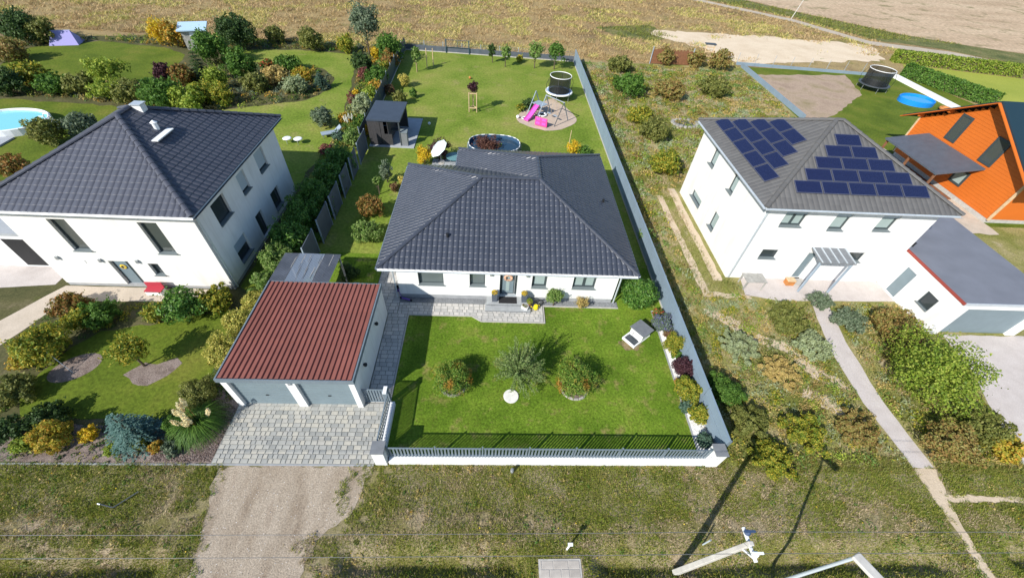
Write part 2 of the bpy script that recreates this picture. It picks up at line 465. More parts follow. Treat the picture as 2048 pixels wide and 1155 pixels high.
class MB:
    def __init__(s):
        s.v = []
        s.f = []

    def hexa(s, p):
        b = len(s.v)
        s.v += [tuple(q) for q in p]
        s.f += [tuple(b + i for i in q) for q in ((0, 3, 2, 1), (4, 5, 6, 7), (0, 1, 5, 4), (1, 2, 6, 5), (2, 3, 7, 6), (3, 0, 4, 7))]
        return s

    def box(s, x0, x1, y0, y1, z0, z1):
        return s.hexa([(x0, y0, z0), (x1, y0, z0), (x1, y1, z0), (x0, y1, z0), (x0, y0, z1), (x1, y0, z1), (x1, y1, z1), (x0, y1, z1)])

    def boxm(s, mp, u0, u1, d0, d1, z0, z1):
        return s.hexa([mp(u0, d0, z0), mp(u1, d0, z0), mp(u1, d1, z0), mp(u0, d1, z0), mp(u0, d0, z1), mp(u1, d0, z1), mp(u1, d1, z1), mp(u0, d1, z1)])

    def beam(s, a, b, w, h, up=(0, 0, 1)):
        a = Vector(a)
        b = Vector(b)
        t = (b - a).normalized()
        x = t.cross(Vector(up))
        if x.length < 1e-4:
            x = t.cross(Vector((0, 1, 0)))
        x.normalize()
        y = x.cross(t)
        x = x * w / 2
        y = y * h / 2
        return s.hexa([a - x - y, a + x - y, b + x - y, b - x - y, a - x + y, a + x + y, b + x + y, b - x + y])

    def tube(s, a, b, r0, r1=None, n=8, cap=True):
        r1 = r0 if r1 is None else r1
        a = Vector(a)
        b = Vector(b)
        t = (b - a).normalized()
        x = t.cross(Vector((0, 0, 1)))
        if x.length < 1e-3:
            x = Vector((1, 0, 0))
        x.normalize()
        y = t.cross(x)
        i0 = len(s.v)
        for c, r in ((a, r0), (b, r1)):
            for k in range(n):
                an = 2 * math.pi * k / n
                s.v.append(tuple(c + x * math.cos(an) * r + y * math.sin(an) * r))
        for k in range(n):
            j = (k + 1) % n
            s.f.append((i0 + k, i0 + j, i0 + n + j, i0 + n + k))
        if cap:
            s.f.append(tuple(i0 + k for k in range(n))[::-1])
            s.f.append(tuple(i0 + n + k for k in range(n)))
        return s

    def path(s, pts, r, n=6, r1=None):
        k = len(pts) - 1
        for i in range(k):
            ra = r if r1 is None else r + (r1 - r) * i / k
            rb = r if r1 is None else r + (r1 - r) * (i + 1) / k
            s.tube(pts[i], pts[i + 1], ra, rb, n)
        return s

    def prism(s, pts, z0, z1):
        n = len(pts)
        i0 = len(s.v)
        s.v += [(p[0], p[1], z0) for p in pts] + [(p[0], p[1], z1) for p in pts]
        s.f.append(tuple(i0 + k for k in range(n))[::-1])
        s.f.append(tuple(i0 + n + k for k in range(n)))
        for k in range(n):
            j = (k + 1) % n
            s.f.append((i0 + k, i0 + j, i0 + n + j, i0 + n + k))
        return s

    def poly(s, pts):
        i0 = len(s.v)
        s.v += [tuple(p) for p in pts]
        s.f.append(tuple(range(i0, i0 + len(pts))))
        return s

    def lathe(s, prof, n=24, c=(0, 0), sx=1.0, sy=1.0):
        i0 = len(s.v)
        for r, z in prof:
            for k in range(n):
                an = 2 * math.pi * k / n
                s.v.append((c[0] + sx * r * math.cos(an), c[1] + sy * r * math.sin(an), z))
        for q in range(len(prof) - 1):
            for k in range(n):
                j = (k + 1) % n
                s.f.append((i0 + q * n + k, i0 + q * n + j, i0 + (q + 1) * n + j, i0 + (q + 1) * n + k))
        return s

    def build(s, name, mat, parent=None, smooth=False, bev=0.0, loc=None):
        me = bpy.data.meshes.new(name)
        me.from_pydata(s.v, [], s.f)
        me.materials.append(MATS[mat])
        if smooth:
            me.polygons.foreach_set('use_smooth', [True] * len(me.polygons))
        me.update()
        o = bpy.data.objects.new(name, me)
        if loc:
            o.location = loc
        link(o, parent)
        if bev:
            md = o.modifiers.new('bevel', 'BEVEL')
            md.width = bev
            md.segments = 2
            md.limit_method = 'ANGLE'
        return o


def share(src, name, parent, loc=(0, 0, 0), rot=(0, 0, 0), scale=(1, 1, 1)):
    """another object with the same mesh data"""
    o = bpy.data.objects.new(name, src.data)
    o.location = loc
    o.rotation_euler = rot
    o.scale = scale
    return link(o, parent)


def inpoly(P, poly):
    """vectorised point in polygon"""
    x, y = P[:, 0], P[:, 1]
    ins = np.zeros(len(P), bool)
    n = len(poly)
    for i in range(n):
        x1, y1 = poly[i]
        x2, y2 = poly[(i + 1) % n]
        c = ((y1 > y) != (y2 > y)) & (x < (x2 - x1) * (y - y1) / (y2 - y1 + 1e-12) + x1)
        ins ^= c
    return ins


def vnoise(x, y, s, seed=0):
    """smooth value noise in 0..1, s = cell size"""
    rg = np.random.default_rng(seed)
    T = rg.random((64, 64))
    u = np.asarray(x) / s + 200
    v = np.asarray(y) / s + 200
    i = np.floor(u).astype(int)
    j = np.floor(v).astype(int)
    a = u - i
    b = v - j
    a = a * a * (3 - 2 * a)
    b = b * b * (3 - 2 * b)
    g = lambda p, q: T[p % 64, q % 64]
    return (g(i, j) * (1 - a) + g(i + 1, j) * a) * (1 - b) + (g(i, j + 1) * (1 - a) + g(i + 1, j + 1) * a) * b


def jag(pts, step=0.4, amp=0.08, seed=1, closed=True):
    """densify an outline and make it uneven"""
    rg = random.Random(seed)
    out = []
    n = len(pts)
    for i in range(n if closed else n - 1):
        a = pts[i]
        b = pts[(i + 1) % n]
        d = math.hypot(b[0] - a[0], b[1] - a[1])
        k = max(1, int(d / step))
        for q in range(k):
            t = q / k
            out.append((a[0] + (b[0] - a[0]) * t + (rg.uniform(-amp, amp) if q else 0), a[1] + (b[1] - a[1]) * t + (rg.uniform(-amp, amp) if q else 0)))
    return out


def sheet(name, pts, z, mat, edge=None, seed=1):
    """flat ground patch"""
    import bmesh
    p = jag(pts, edge[0], edge[1], seed) if edge else pts
    bm = bmesh.new()
    vs = [bm.verts.new((x, y, z)) for x, y in p]
    f = bm.faces.new(vs)
    if f.normal.z < 0:
        f.normal_flip()
    bmesh.ops.triangulate(bm, faces=[f])
    bm.normal_update()
    for q in bm.faces:
        if q.normal.z < 0:
            q.normal_flip()
    me = bpy.data.meshes.new(name)
    bm.to_mesh(me)
    bm.free()
    me.materials.append(MATS[mat])
    o = bpy.data.objects.new(name, me)
    link(o)
    return struct(o)


def blades(name, P, H, W, mat, lean=0.5, Z=None, seed=3):
    """one bent-over triangle per blade"""
    rg = np.random.default_rng(seed)
    n = len(P)
    a = rg.random(n) * 2 * np.pi
    dx, dy = np.cos(a), np.sin(a)
    b = rg.random(n) * 2 * np.pi
    lx, ly = np.cos(b) * lean * H, np.sin(b) * lean * H
    z = np.zeros(n) if Z is None else Z
    V = np.empty((n, 3, 3), np.float32)
    V[:, 0] = np.stack([P[:, 0] - dx * W / 2, P[:, 1] - dy * W / 2, z - 0.01], 1)
    V[:, 1] = np.stack([P[:, 0] + dx * W / 2, P[:, 1] + dy * W / 2, z - 0.01], 1)
    V[:, 2] = np.stack([P[:, 0] + lx, P[:, 1] + ly, z + H], 1)
    return npobj(name, V.reshape(-1, 3), np.arange(3 * n).reshape(-1, 3), mat)


def scatter_poly(poly, n, seed):
    rg = np.random.default_rng(seed)
    xs = [p[0] for p in poly]
    ys = [p[1] for p in poly]
    P = np.stack([rg.uniform(min(xs), max(xs), n), rg.uniform(min(ys), max(ys), n)], 1)
    return P[inpoly(P, poly)]


# ------------------------------------------------------------------ buildings: helpers
def face_front(Y):
    return lambda u, d, z: (u, Y - d, z)


def face_right(X):
    return lambda u, d, z: (X + d, u, z)


def face_left(X):
    return lambda u, d, z: (X - d, u, z)


def face_back(Y):
    return lambda u, d, z: (u, Y + d, z)


def wall_with_openings(mb, mp, u0, u1, z0, z1, th, ops):
    u = u0
    for a, b, c, d in sorted(ops):
        if a > u:
            mb.boxm(mp, u, a, -th, 0, z0, z1)
        if c > z0:
            mb.boxm(mp, a, b, -th, 0, z0, c)
        if d < z1:
            mb.boxm(mp, a, b, -th, 0, d, z1)
        u = b
    if u < u1:
        mb.boxm(mp, u, u1, -th, 0, z0, z1)


def window(parent, mp, a, b, c, d, pane='glass_dark', split=1, sill=True, frame='frame_dark', fw=0.06, blind=0.0, rec=0.14, name='window'):
    f = MB()
    f.boxm(mp, a, a + fw, -rec - 0.06, -rec, c, d)
    f.boxm(mp, b - fw, b, -rec - 0.06, -rec, c, d)
    f.boxm(mp, a + fw, b - fw, -rec - 0.06, -rec, c, c + fw)
    f.boxm(mp, a + fw, b - fw, -rec - 0.06, -rec, d - fw, d)
    for k in range(1, split):
        m_ = a + (b - a) * k / split
        f.boxm(mp, m_ - fw * 0.6, m_ + fw * 0.6, -rec - 0.058, -rec + 0.002, c + fw, d - fw)
    w = f.build(name, frame, parent)
    g = MB()
    g.boxm(mp, a + fw, b - fw, -rec - 0.05, -rec - 0.03, c + fw, d - fw)
    g.build('pane', pane, w)
    if blind:
        q = MB()
        q.boxm(mp, a + 0.01, b - 0.01, -rec + 0.01, -rec + 0.035, d - (d - c) * blind, d - 0.002)
        q.build('roller_blind', 'shutter', w)
    if sill:
        q = MB()
        q.boxm(mp, a + 0.002, b - 0.002, -rec + 0.003, 0.07, c + 0.001, c + 0.03)
        q.boxm(mp, a - 0.04, b + 0.04, 0.0705, 0.085, c - 0.03, c + 0.032)
        q.build('sill', 'sill_grey', w)
    return w


def tile_mesh(profile, w, e, lift, name):
    """one roof tile in its own u, v, n frame: u across, v up the slope; rounded nose, thin lip"""
    k = len(profile)
    V = []
    for v, dz in ((-0.045, lift - 0.030), (-0.045, lift - 0.016), (-0.036, lift - 0.004), (-0.012, lift), (e + 0.02, 0.004)):
        for u, h in profile:
            V.append((u * w, v, h + dz))
    F = []
    for r in range(4):
        for i in range(k - 1):
            F.append((r * k + i, r * k + i + 1, (r + 1) * k + i + 1, (r + 1) * k + i))
    return np.array(V), np.array(F)


def tile_facet(A, B, C, D, w, e, profile, lift=0.035):
    """tiles over a roof slope; A-B eave, D over A and C over B; yields (array of tile verts, frame, row, clipped?)"""
    A, B, C, D = (np.array(p, float) for p in (A, B, C, D))
    u = B - A
    Lu = np.linalg.norm(u)
    u /= Lu
    n = np.cross(u, D - A + (0 if np.linalg.norm(D - A) > 0 else 1))
    n /= np.linalg.norm(n)
    if n[2] < 0:
        n = -n
    v = np.cross(n, u)
    if v[2] < 0:
        v = -v
    lv = (D - A) @ v
    ul0, ul1 = 0.0, (D - A) @ u
    ur0, ur1 = Lu, (C - A) @ u
    tv, tf = tile_mesh(profile, w, e, lift, 't')
    rows = int(math.ceil(lv / e))
    res = []
    umin = min(ul0, ul1)
    umax = max(ur0, ur1)
    for r in range(rows):
        v0 = r * e
        k0 = int(math.floor(umin / w))
        for k in range(k0, int(math.ceil(umax / w)) + 1):
            P = tv.copy()
            P[:, 0] += k * w
            P[:, 1] += v0
            P[:, 1] = np.minimum(P[:, 1], lv)
            t = np.clip(P[:, 1] / lv, 0, 1)
            lo = ul0 + (ul1 - ul0) * t
            hi = ur0 + (ur1 - ur0) * t
            cu = np.clip(P[:, 0], lo, hi)
            clipped = np.any(np.abs(cu - P[:, 0]) > 1e-6)
            if cu.max() - cu.min() < 0.03:
                continue
            mid = P[:, 0].mean()
            P[:, 0] = cu
            W = A + P[:, :1] * u + P[:, 1:2] * v + P[:, 2:] * n
            res.append((W, r, clipped, A + (k * w) * u + v0 * v, u, v, n))
    return res, tf, (tv, tf)


def join_tiles(name, lst, tf, mat, parent, off, smooth=False):
    k = lst[0][0].shape[0]
    V = np.concatenate([t[0] for t in lst]) - np.array(off)
    F = (tf[None] + (np.arange(len(lst)) * k)[:, None, None]).reshape(-1, 4)
    o = npobj(name, V, F, mat, parent)
    if smooth:
        o.data.polygons.foreach_set('use_smooth', [True] * len(F))
    o['kind'] = 'stuff'
    return o


def ridge_caps(parent, a, b, mat, off, r=0.13, seg=0.4, name='ridge_tile', tmpl=None, lift=0.03):
    """half round caps laid end over end along a hip or ridge"""
    a = Vector(a) - Vector(off)
    b = Vector(b) - Vector(off)
    t = b - a
    Ln = t.length
    t.normalize()
    n = max(1, int(round(Ln / seg)))
    s = Ln / n
    if tmpl is None:
        mb = MB()
        K = 6
        for (x, rr) in ((-0.02, r), (s + 0.04, r * 0.86)):
            for k in range(K + 1):
                an = math.pi * k / K
                mb.v.append((x, math.cos(an) * rr, math.sin(an) * rr * 0.75 + (0.012 if x < 0 else 0)))
        for k in range(K):
            mb.f.append((k, k + 1, K + 2 + k, K + 1 + k))
        mb.f.append(tuple(range(K + 1)))
        me = bpy.data.meshes.new(name)
        me.from_pydata(mb.v, [], mb.f)
        me.materials.append(MATS[mat])
        me.update()
    x = t
    y = Vector((0, 0, 1)).cross(x).normalized()
    z = x.cross(y)
    rot = Matrix((x, y, z)).transposed().to_euler()
    for i in range(n):
        o = bpy.data.objects.new(name, me)
        o.location = a + t * (s * i) + z * lift
        o.rotation_euler = rot
        link(o, parent)

# ================================================================== THE SETTING
me = MB()
me.v = [(-900, 6.4, -0.02), (900, 6.4, -0.02), (900, 1200, -0.02), (-900, 1200, -0.02), (-900, -500, -0.9), (900, -500, -0.9), (900, 6.4, -0.9), (-900, 6.4, -0.9)]
me.f = [(0, 1, 2, 3), (4, 5, 6, 7), (7, 6, 1, 0)]
struct(me.build('ground', 'field_dry'))


def ground_h(x, y):
    """street verge: level with a shallow ditch, filled where drive, slab and foot path cross it"""
    x = np.asarray(x, float)
    y = np.asarray(y, float)
    wob = 0.25 * (vnoise(x, y * 0, 4.0, 5) - 0.5)
    d = np.exp(-((y - 2.95 - wob) / 0.42) ** 2) * (0.36 + 0.2 * vnoise(x, y, 2.0, 6))
    m = np.ones_like(x)
    for a, b in ((-10.9, -5.3), (1.7, 3.9), (18.2, 20.2)):
        m *= 1 - np.clip((x - a + 0.6) / 0.6, 0, 1) * np.clip((b + 0.6 - x) / 0.6, 0, 1)
    hump = 0.10 * np.exp(-((y - 4.0) / 0.6) ** 2) * m * vnoise(x, y, 1.5, 8)
    return -d * m + hump


xs = np.arange(-34, 40.01, 0.2)
ys = np.append(np.arange(-6, 6.37, 0.12), 6.462)
GX, GY = np.meshgrid(xs, ys)
V = np.stack([GX.ravel(), GY.ravel(), ground_h(GX.ravel(), GY.ravel())], 1)
nx = len(xs)
ii = np.arange(len(ys) - 1)[:, None] * nx + np.arange(nx - 1)[None]
ii = ii.ravel()
struct(npobj('verge', V, np.stack([ii, ii + 1, ii + nx + 1, ii + nx], 1), 'verge_soil'))

GRAVEL = [(-10.85, 6.40), (-4.62, 6.40), (-4.85, 5.4), (-5.0, 4.8), (-6.1, 3.7), (-6.35, 2.5), (-6.6, -3), (-10.0, -3), (-10.1, 2.6), (-10.35, 4.2), (-10.6, 5.4)]
FOOT = [(18.99, 6.40), (20.05, 6.40), (19.7, 5.35), (21.2, 5.30), (23.1, 5.22), (33, 5.05), (33, 4.85), (23, 5.03), (19.6, 5.08), (19.42, 3.8), (19.3, 2.4), (19.4, -3), (18.85, -3), (18.78, 2.4), (19.05, 3.9), (19.0, 4.9)]
sheet('gravel_drive', GRAVEL, 0.012, 'gravel', (0.25, 0.10), 4)
sheet('foot_path', FOOT, 0.012, 'dirt_path', (0.25, 0.05), 5)
struct(MB().box(-34, -4.6, 6.40, 6.47, -0.2, 0.022).build('kerb', 'plinth_grey'))

# lots
sheet('front_lawn', [(-11.45, 6.55), (10.08, 6.55), (10.08, 19.5), (-11.45, 19.5)], 0.0, 'lawn_front')
sheet('back_lawn', [(-11.45, 19.5), (10.08, 19.5), (10.1, 58.6), (-11.9, 59.6)], 0.0, 'lawn_back')
sheet('neighbour_garden', [(-70, 6.48), (-11.47, 6.48), (-11.47, 19.5), (-11.92, 59.6), (-24, 61), (-44, 59), (-70, 52)], 0.0, 'bed_soil')
sheet('neighbour_meadow', [(10.12, 6.47), (60, 6.47), (60, 25), (34, 25), (33.4, 44), (34, 60.5), (10.3, 58.6)], 0.0, 'meadow')
sheet('far_garden', [(34.02, 25), (60, 25), (62, 44), (58, 61), (34.02, 60.5), (33.42, 44)], 0.0, 'lawn_side')
# left neighbour
sheet('side_lawn', [(-19.9, 8.4), (-14.2, 8.3), (-13.2, 9.6), (-13.1, 14.9), (-14.6, 14.4), (-17, 13.6), (-19.6, 13.0), (-20.3, 12.0), (-20.8, 9.5)], 0.006, 'lawn_side', (0.5, 0.10), 3)
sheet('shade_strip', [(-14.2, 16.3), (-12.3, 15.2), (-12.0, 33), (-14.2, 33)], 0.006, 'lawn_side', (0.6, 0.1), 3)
sheet('rear_lawn', [(-27, 38), (-22, 40.6), (-19.0, 42), (-17.4, 45), (-18.0, 48.5), (-20, 51), (-26, 51.2), (-30, 52.5), (-32.8, 55.3), (-24.5, 56.9), (-17.6, 56.4), (-16.2, 50), (-15.2, 44), (-14.4, 38), (-14.2, 33), (-14.6, 27), (-24, 27), (-30, 33)], 0.006, 'lawn_back', (0.7, 0.15), 6)
sheet('far_lawn', [(-51.5, 46.9), (-52.8, 52.4), (-47.6, 56), (-39.6, 55), (-36.2, 52.9), (-34.5, 47), (-37, 44.2), (-46, 44.2), (-50, 44.6)], 0.006, 'lawn_side', (0.8, 0.2), 7)
sheet('pool_lawn', [(-29.5, 33), (-33, 38.5), (-45, 39), (-50, 33), (-40, 26), (-29.5, 26)], 0.006, 'lawn_side', (0.8, 0.2), 8)
sheet('house_path', [(-24.8, 13.5), (-23.4, 16.05), (-15.8, 16.05), (-15.8, 15.1), (-22.6, 14.95), (-23.6, 12.0), (-27, 9), (-28, 10.5)], 0.012, 'pave_sand', (0.8, 0.03), 9)
sheet('mulch_oval', [(-19.95 + 0.95 * math.cos(a) + 0.6, 10.85 + 0.78 * math.sin(a) + 0.25 * math.cos(a)) for a in np.linspace(0, 6.28, 28)[:-1]], 0.012, 'mulch', (0.3, 0.03), 2)
sheet('mulch_crescent', [(-17.0, 10.5), (-16.3, 10.05), (-15.6, 9.95), (-15.0, 10.5), (-14.7, 11.2), (-15.1, 11.5), (-15.8, 11.1), (-16.4, 11.2)], 0.012, 'mulch', (0.3, 0.05), 2)
sheet('mulch_bed', [(-30, 6.48), (-11.1, 6.48), (-11.12, 9.0), (-12.3, 9.6), (-13.2, 8.4), (-14.2, 8.0), (-19.9, 8.1), (-30, 8.0)], 0.012, 'mulch', (0.4, 0.06), 2)
sheet('side_bed', [(-12.3, 9.6), (-11.12, 9.0), (-11.12, 16.5), (-12.9, 16.0), (-13.1, 12)], 0.014, 'mulch', (0.4, 0.05), 3)
sheet('neighbour_yard', [(-40, 14), (-24.0, 16.1), (-24.0, 21), (-40, 21)], 0.010, 'pave_pink')
# right neighbour
sheet('terrace', [(15.7, 16.8), (17.8, 16.4), (25.3, 16.6), (25.3, 18.35), (16.0, 18.35)], 0.010, 'pave_pink', (0.6, 0.02), 2)
sheet('garden_path', [(19.72, 16.6), (20.8, 16.6), (20.1, 13.4), (19.8, 9.7), (20.0, 6.46), (19.0, 6.46), (18.7, 9.6), (18.85, 12.8)], 0.014, 'pave_pink', (0.5, 0.04), 2)
sheet('neighbour_drive', [(26.4, 14.05), (45, 14.05), (45, 6.46), (24.4, 6.46), (25.2, 9), (26.2, 11.6)], 0.010, 'pave_pink', (0.6, 0.05), 2)
sheet('gravel_strip', [(14.15, 18.0), (14.75, 18.0), (14.75, 28.6), (14.15, 28.6)], 0.010, 'dirt_path', (0.5, 0.05), 2)
sheet('sand_strip', [(13.0, 16.6), (16.0, 16.5), (16.0, 16.8), (13.5, 17.0), (13.4, 27.5), (12.95, 27.5)], 0.010, 'dirt_path', (0.5, 0.07), 3)
sheet('bare_patch', [(34.4, 57.5), (48.3, 59.6), (46, 52.2), (39.5, 46.5), (36.6, 44.3), (34.0, 43.6)], 0.008, 'dirt_bare', (0.8, 0.2), 2)
sheet('yard_border', [(36.5, 24), (39.0, 24), (39.0, 38), (36.0, 40), (35.2, 39)], 0.010, 'pave_sand', (0.7, 0.1), 2)
sheet('bare_strip', [(12.6, 15.6), (14.2, 15.0), (15.2, 13.8), (16.6, 13.2), (17.4, 11.6), (18.4, 10.8), (18.5, 10.3), (17.0, 10.9), (16.2, 12.6), (14.6, 13.2), (13.4, 14.6), (12.5, 15.2)], 0.012, 'dirt_path', (0.18, 0.12), 20)
sheet('bare_strip', [(15.6, 9.9), (16.4, 10.6), (17.2, 9.6), (18.3, 8.7), (18.2, 8.3), (16.9, 9.0), (16.2, 9.6)], 0.012, 'dirt_path', (0.16, 0.10), 21)
# beyond the gardens
TRACK = [(10, 150), (42, 104), (57, 90.8), (64.2, 78.4), (75.8, 75.0), (83, 69.6), (140, 40), (140, 37), (82, 67.0), (75, 72.4), (62.6, 76.0), (55.6, 89.0), (40.5, 102.5), (8, 149)]
SAND = [(25.9, 76.8), (33.6, 77.0), (44, 77.2), (54.2, 76.5), (61.5, 75.9), (62.4, 74.8), (60, 68), (57, 67), (44, 64.0), (34.1, 61.7), (33, 64.3), (30.7, 68.5), (26.9, 71.5), (24.5, 74)]
GSTRIP = [(11, 151), (43.3, 104.2), (58.4, 91.6), (65.2, 79.4), (76.5, 75.8), (84, 70.2), (141, 41), (160, 50), (91, 76.5), (84, 79), (74, 84.6), (64.7, 93.5), (53, 106), (30, 150)]
FARSAND = [(30, 151), (53.2, 106.2), (64.9, 93.7), (74.2, 84.8), (84.2, 79.2), (91.2, 76.7), (160, 50.2), (420, 60), (420, 500), (40, 500)]
sheet('dirt_track', TRACK, 0.002, 'track_grey', (1.5, 0.2), 2)
sheet('sand_lot', SAND, 0.0, 'sand_pale', (1.0, 0.5), 3)
sheet('weed_strip', GSTRIP, 0.0, 'weeds_green', (2.0, 0.4), 4)
sheet('far_field', FARSAND, -0.004, 'field_sand', (3.0, 0.5), 5)
sheet('weed_patch', [(15.8, 76), (25.8, 79.8), (28.2, 73), (24, 70.5), (18.9, 71.2)], -0.010, 'weeds_green', (0.8, 0.4), 6)
sheet('bright_lawn', [(59.0, 62), (61.5, 66.2), (78, 62.6), (95, 57), (88, 42), (64, 48.5)], 0.006, 'lawn_neon')

def leaf_quads(P, Nn, size, rg, aspect=0.55, jitter=0.7):
    """a small four-cornered leaf at every point"""
    n = len(P)
    nn = Nn + rg.normal(size=(n, 3)) * jitter
    nn /= np.linalg.norm(nn, axis=1)[:, None] + 1e-9
    a = rg.normal(size=(n, 3))
    t = np.cross(nn, a)
    t /= np.linalg.norm(t, axis=1)[:, None] + 1e-9
    b = np.cross(nn, t)
    s = size * rg.uniform(0.65, 1.3, n)
    t = t * s[:, None] * 0.5
    b = b * (s * aspect)[:, None] * 0.5
    V = np.stack([P - t, P + b, P + t, P - b], 1).reshape(-1, 3)
    return V, np.arange(4 * n).reshape(-1, 4)


# ---------------- grass that nobody could count
P = scatter_poly([(-21, 1.2), (25, 1.2), (25, 6.47), (-21, 6.47)], 330000, 21)
J = np.stack([vnoise(P[:, 0], P[:, 1], 0.45, 36) - 0.5 + 0.8 * (vnoise(P[:, 0], P[:, 1], 0.15, 38) - 0.5), vnoise(P[:, 0], P[:, 1], 0.45, 37) - 0.5], 1) * np.where(P[:, :1] > -8, 1.9, 1.0)
J[:, 1] = np.minimum(J[:, 1], 6.38 - P[:, 1])
P = P[~inpoly(P + J, [(a, b) for a, b in GRAVEL]) & ~inpoly(P + J * 0.25, FOOT) & ~((P[:, 0] > 1.95) & (P[:, 0] < 3.65) & (P[:, 1] < 3.15))]
band = np.exp(-((P[:, 1] - 4.15 - 0.5 * (vnoise(P[:, 0], P[:, 0] * 0, 5.0, 39) - 0.5)) / 0.38) ** 2) * 0.36 * vnoise(P[:, 0], P[:, 0] * 0, 3.0, 40) ** 0.5 - 0.05 + np.exp(-((P[:, 1] - 3.55) / 0.18) ** 2) * 0.22 * (vnoise(P[:, 0], P[:, 1], 2.4, 35) > 0.4)
dry = vnoise(P[:, 0], P[:, 1], 1.5, 31) * 0.45 + vnoise(P[:, 0], P[:, 1], 0.35, 32) * 0.35 + band
green = dry < 0.53 + 0.10 * RNG.standard_normal(len(P))
bare = (dry > 0.64) & (RNG.random(len(P)) < 0.75)
P_all = P
for nm, mk, mat in (('verge_grass', green & ~bare, 'blade_green'), ('verge_dry_grass', ~green & ~bare, 'blade_dry')):
    Q = P[mk]
    rg = np.random.default_rng(5)
    Hh = rg.uniform(0.03, 0.10, len(Q)) * (0.7 + 0.8 * vnoise(Q[:, 0], Q[:, 1], 0.6, 33))
    stuff(blades(nm, Q, Hh, rg.uniform(0.015, 0.035, len(Q)), mat, 1.0, ground_h(Q[:, 0], Q[:, 1]), 9), 'rough grass of the street verge, ' + ('green blades' if 'dry' not in nm else 'dry brown blades'), 'grass')
P = scatter_poly([(-5.0, 6.9), (9.4, 6.9), (9.4, 15.3), (-5.0, 15.3)], 150000, 22)
P = P[~((P[:, 1] > 14.55) & (P[:, 0] < 0)) & ~((P[:, 1] > 14.2) & (P[:, 0] < 3.1) & (P[:, 0] > -1.0)) & ~((P[:, 0] < -4.45) & (P[:, 1] > 9.0)) & ~((P[:, 0] < -4.1))]
rg = np.random.default_rng(6)
stuff(blades('lawn_grass', P, rg.uniform(0.012, 0.03, len(P)), rg.uniform(0.012, 0.03, len(P)), 'blade_lawn', 1.2, None, 10), 'short mown grass of the front lawn', 'grass')
# meadow
P = scatter_poly([(10.7, 6.6), (26, 6.6), (26, 18.3), (34, 22), (33.2, 58), (10.5, 58)], 190000, 23)
P = P[~inpoly(P, [(14.4, 18), (25.6, 18), (25.6, 28.6), (14.4, 28.6)]) & ~inpoly(P, [(15.7, 16.4), (25.3, 16.4), (25.3, 18.4), (15.7, 18.4)])
      & ~inpoly(P, [(19.8, 16.6), (20.9, 16.6), (20.2, 13.4), (19.9, 9.7), (20.1, 6.46), (18.9, 6.46), (18.6, 9.6), (18.75, 12.8)])
      & ~inpoly(P, [(25.2, 14), (34, 14), (34, 22), (25.2, 22)]) & ~inpoly(P, [(26.4, 14.05), (45, 14.05), (45, 6.46), (24.4, 6.46), (25.2, 9)])]
v1 = vnoise(P[:, 0], P[:, 1], 2.0, 41) * 0.6 + vnoise(P[:, 0], P[:, 1], 0.6, 42) * 0.4
keep = v1 < 0.62
P = P[keep]
v1 = v1[keep]
for nm, mk, mat in (('meadow_grass', v1 < 0.45, 'blade_olive'), ('meadow_dry_grass', v1 >= 0.45, 'blade_dry')):
    Q = P[mk]
    rg = np.random.default_rng(7)
    far = np.clip(Q[:, 1] / 25, 0.6, 2.0)
    stuff(blades(nm, Q, rg.uniform(0.06, 0.22, len(Q)), rg.uniform(0.02, 0.05, len(Q)) * far, mat, 0.9, None, 11), 'wild grass of the meadow garden, ' + ('olive green stems' if 'dry' not in nm else 'dry brown stems'), 'grass')
# dry field
rg = np.random.default_rng(8)
n = 300000
Yv = 59.8 + 75 * rg.random(n) ** 1.25
Xv = rg.uniform(-1, 1, n) * (40 + Yv * 0.75) + 5
P = np.stack([Xv, Yv], 1)
PJ = P + np.stack([vnoise(P[:, 0], P[:, 1], 2.2, 53) - 0.5, vnoise(P[:, 0], P[:, 1], 2.2, 54) - 0.5], 1) * 7 + rg.normal(size=P.shape) * 0.7
P = P[~inpoly(PJ, SAND) & ~inpoly(P, TRACK) & ~inpoly(P, FARSAND) & ~inpoly(P, [(33, 55), (62, 55), (95, 40), (95, 70), (60, 70), (33, 62)])]
P = P[~((P[:, 0] > 66) & (P[:, 1] < 80))]
g1 = vnoise(P[:, 0], P[:, 1], 3.5, 51) * 0.6 + vnoise(P[:, 0], P[:, 1], 1.2, 52) * 0.4
keep = (g1 > 0.35) | (rg.random(len(P)) < 0.3)
P = P[keep]
g1 = g1[keep]
grn = inpoly(P, GSTRIP) | inpoly(P, [(15.8, 76), (25.8, 79.8), (28.2, 73), (24, 70.5), (18.9, 71.2)])
for nm, mk, mat, lab in (('field_grass', (g1 < 0.56) & ~grn, 'blade_field', 'tall dry straw coloured grass of the open field'), ('golden_grass', (g1 >= 0.56) & ~grn, 'blade_gold', 'yellow clumps in the dry grass of the field'), ('weed_growth', grn, 'blade_olive', 'green weeds along the far dirt track')):
    Q = P[mk]
    rq = np.random.default_rng(12)
    far = np.clip(Q[:, 1] / 60, 1, 2)
    hh = rq.uniform(0.10, 0.36, len(Q)) * (0.5 + vnoise(Q[:, 0], Q[:, 1], 1.2, 52))
    stuff(blades(nm, Q, hh, rq.uniform(0.05, 0.12, len(Q)) * far, mat, 1.3, None, 13), lab, 'grass')


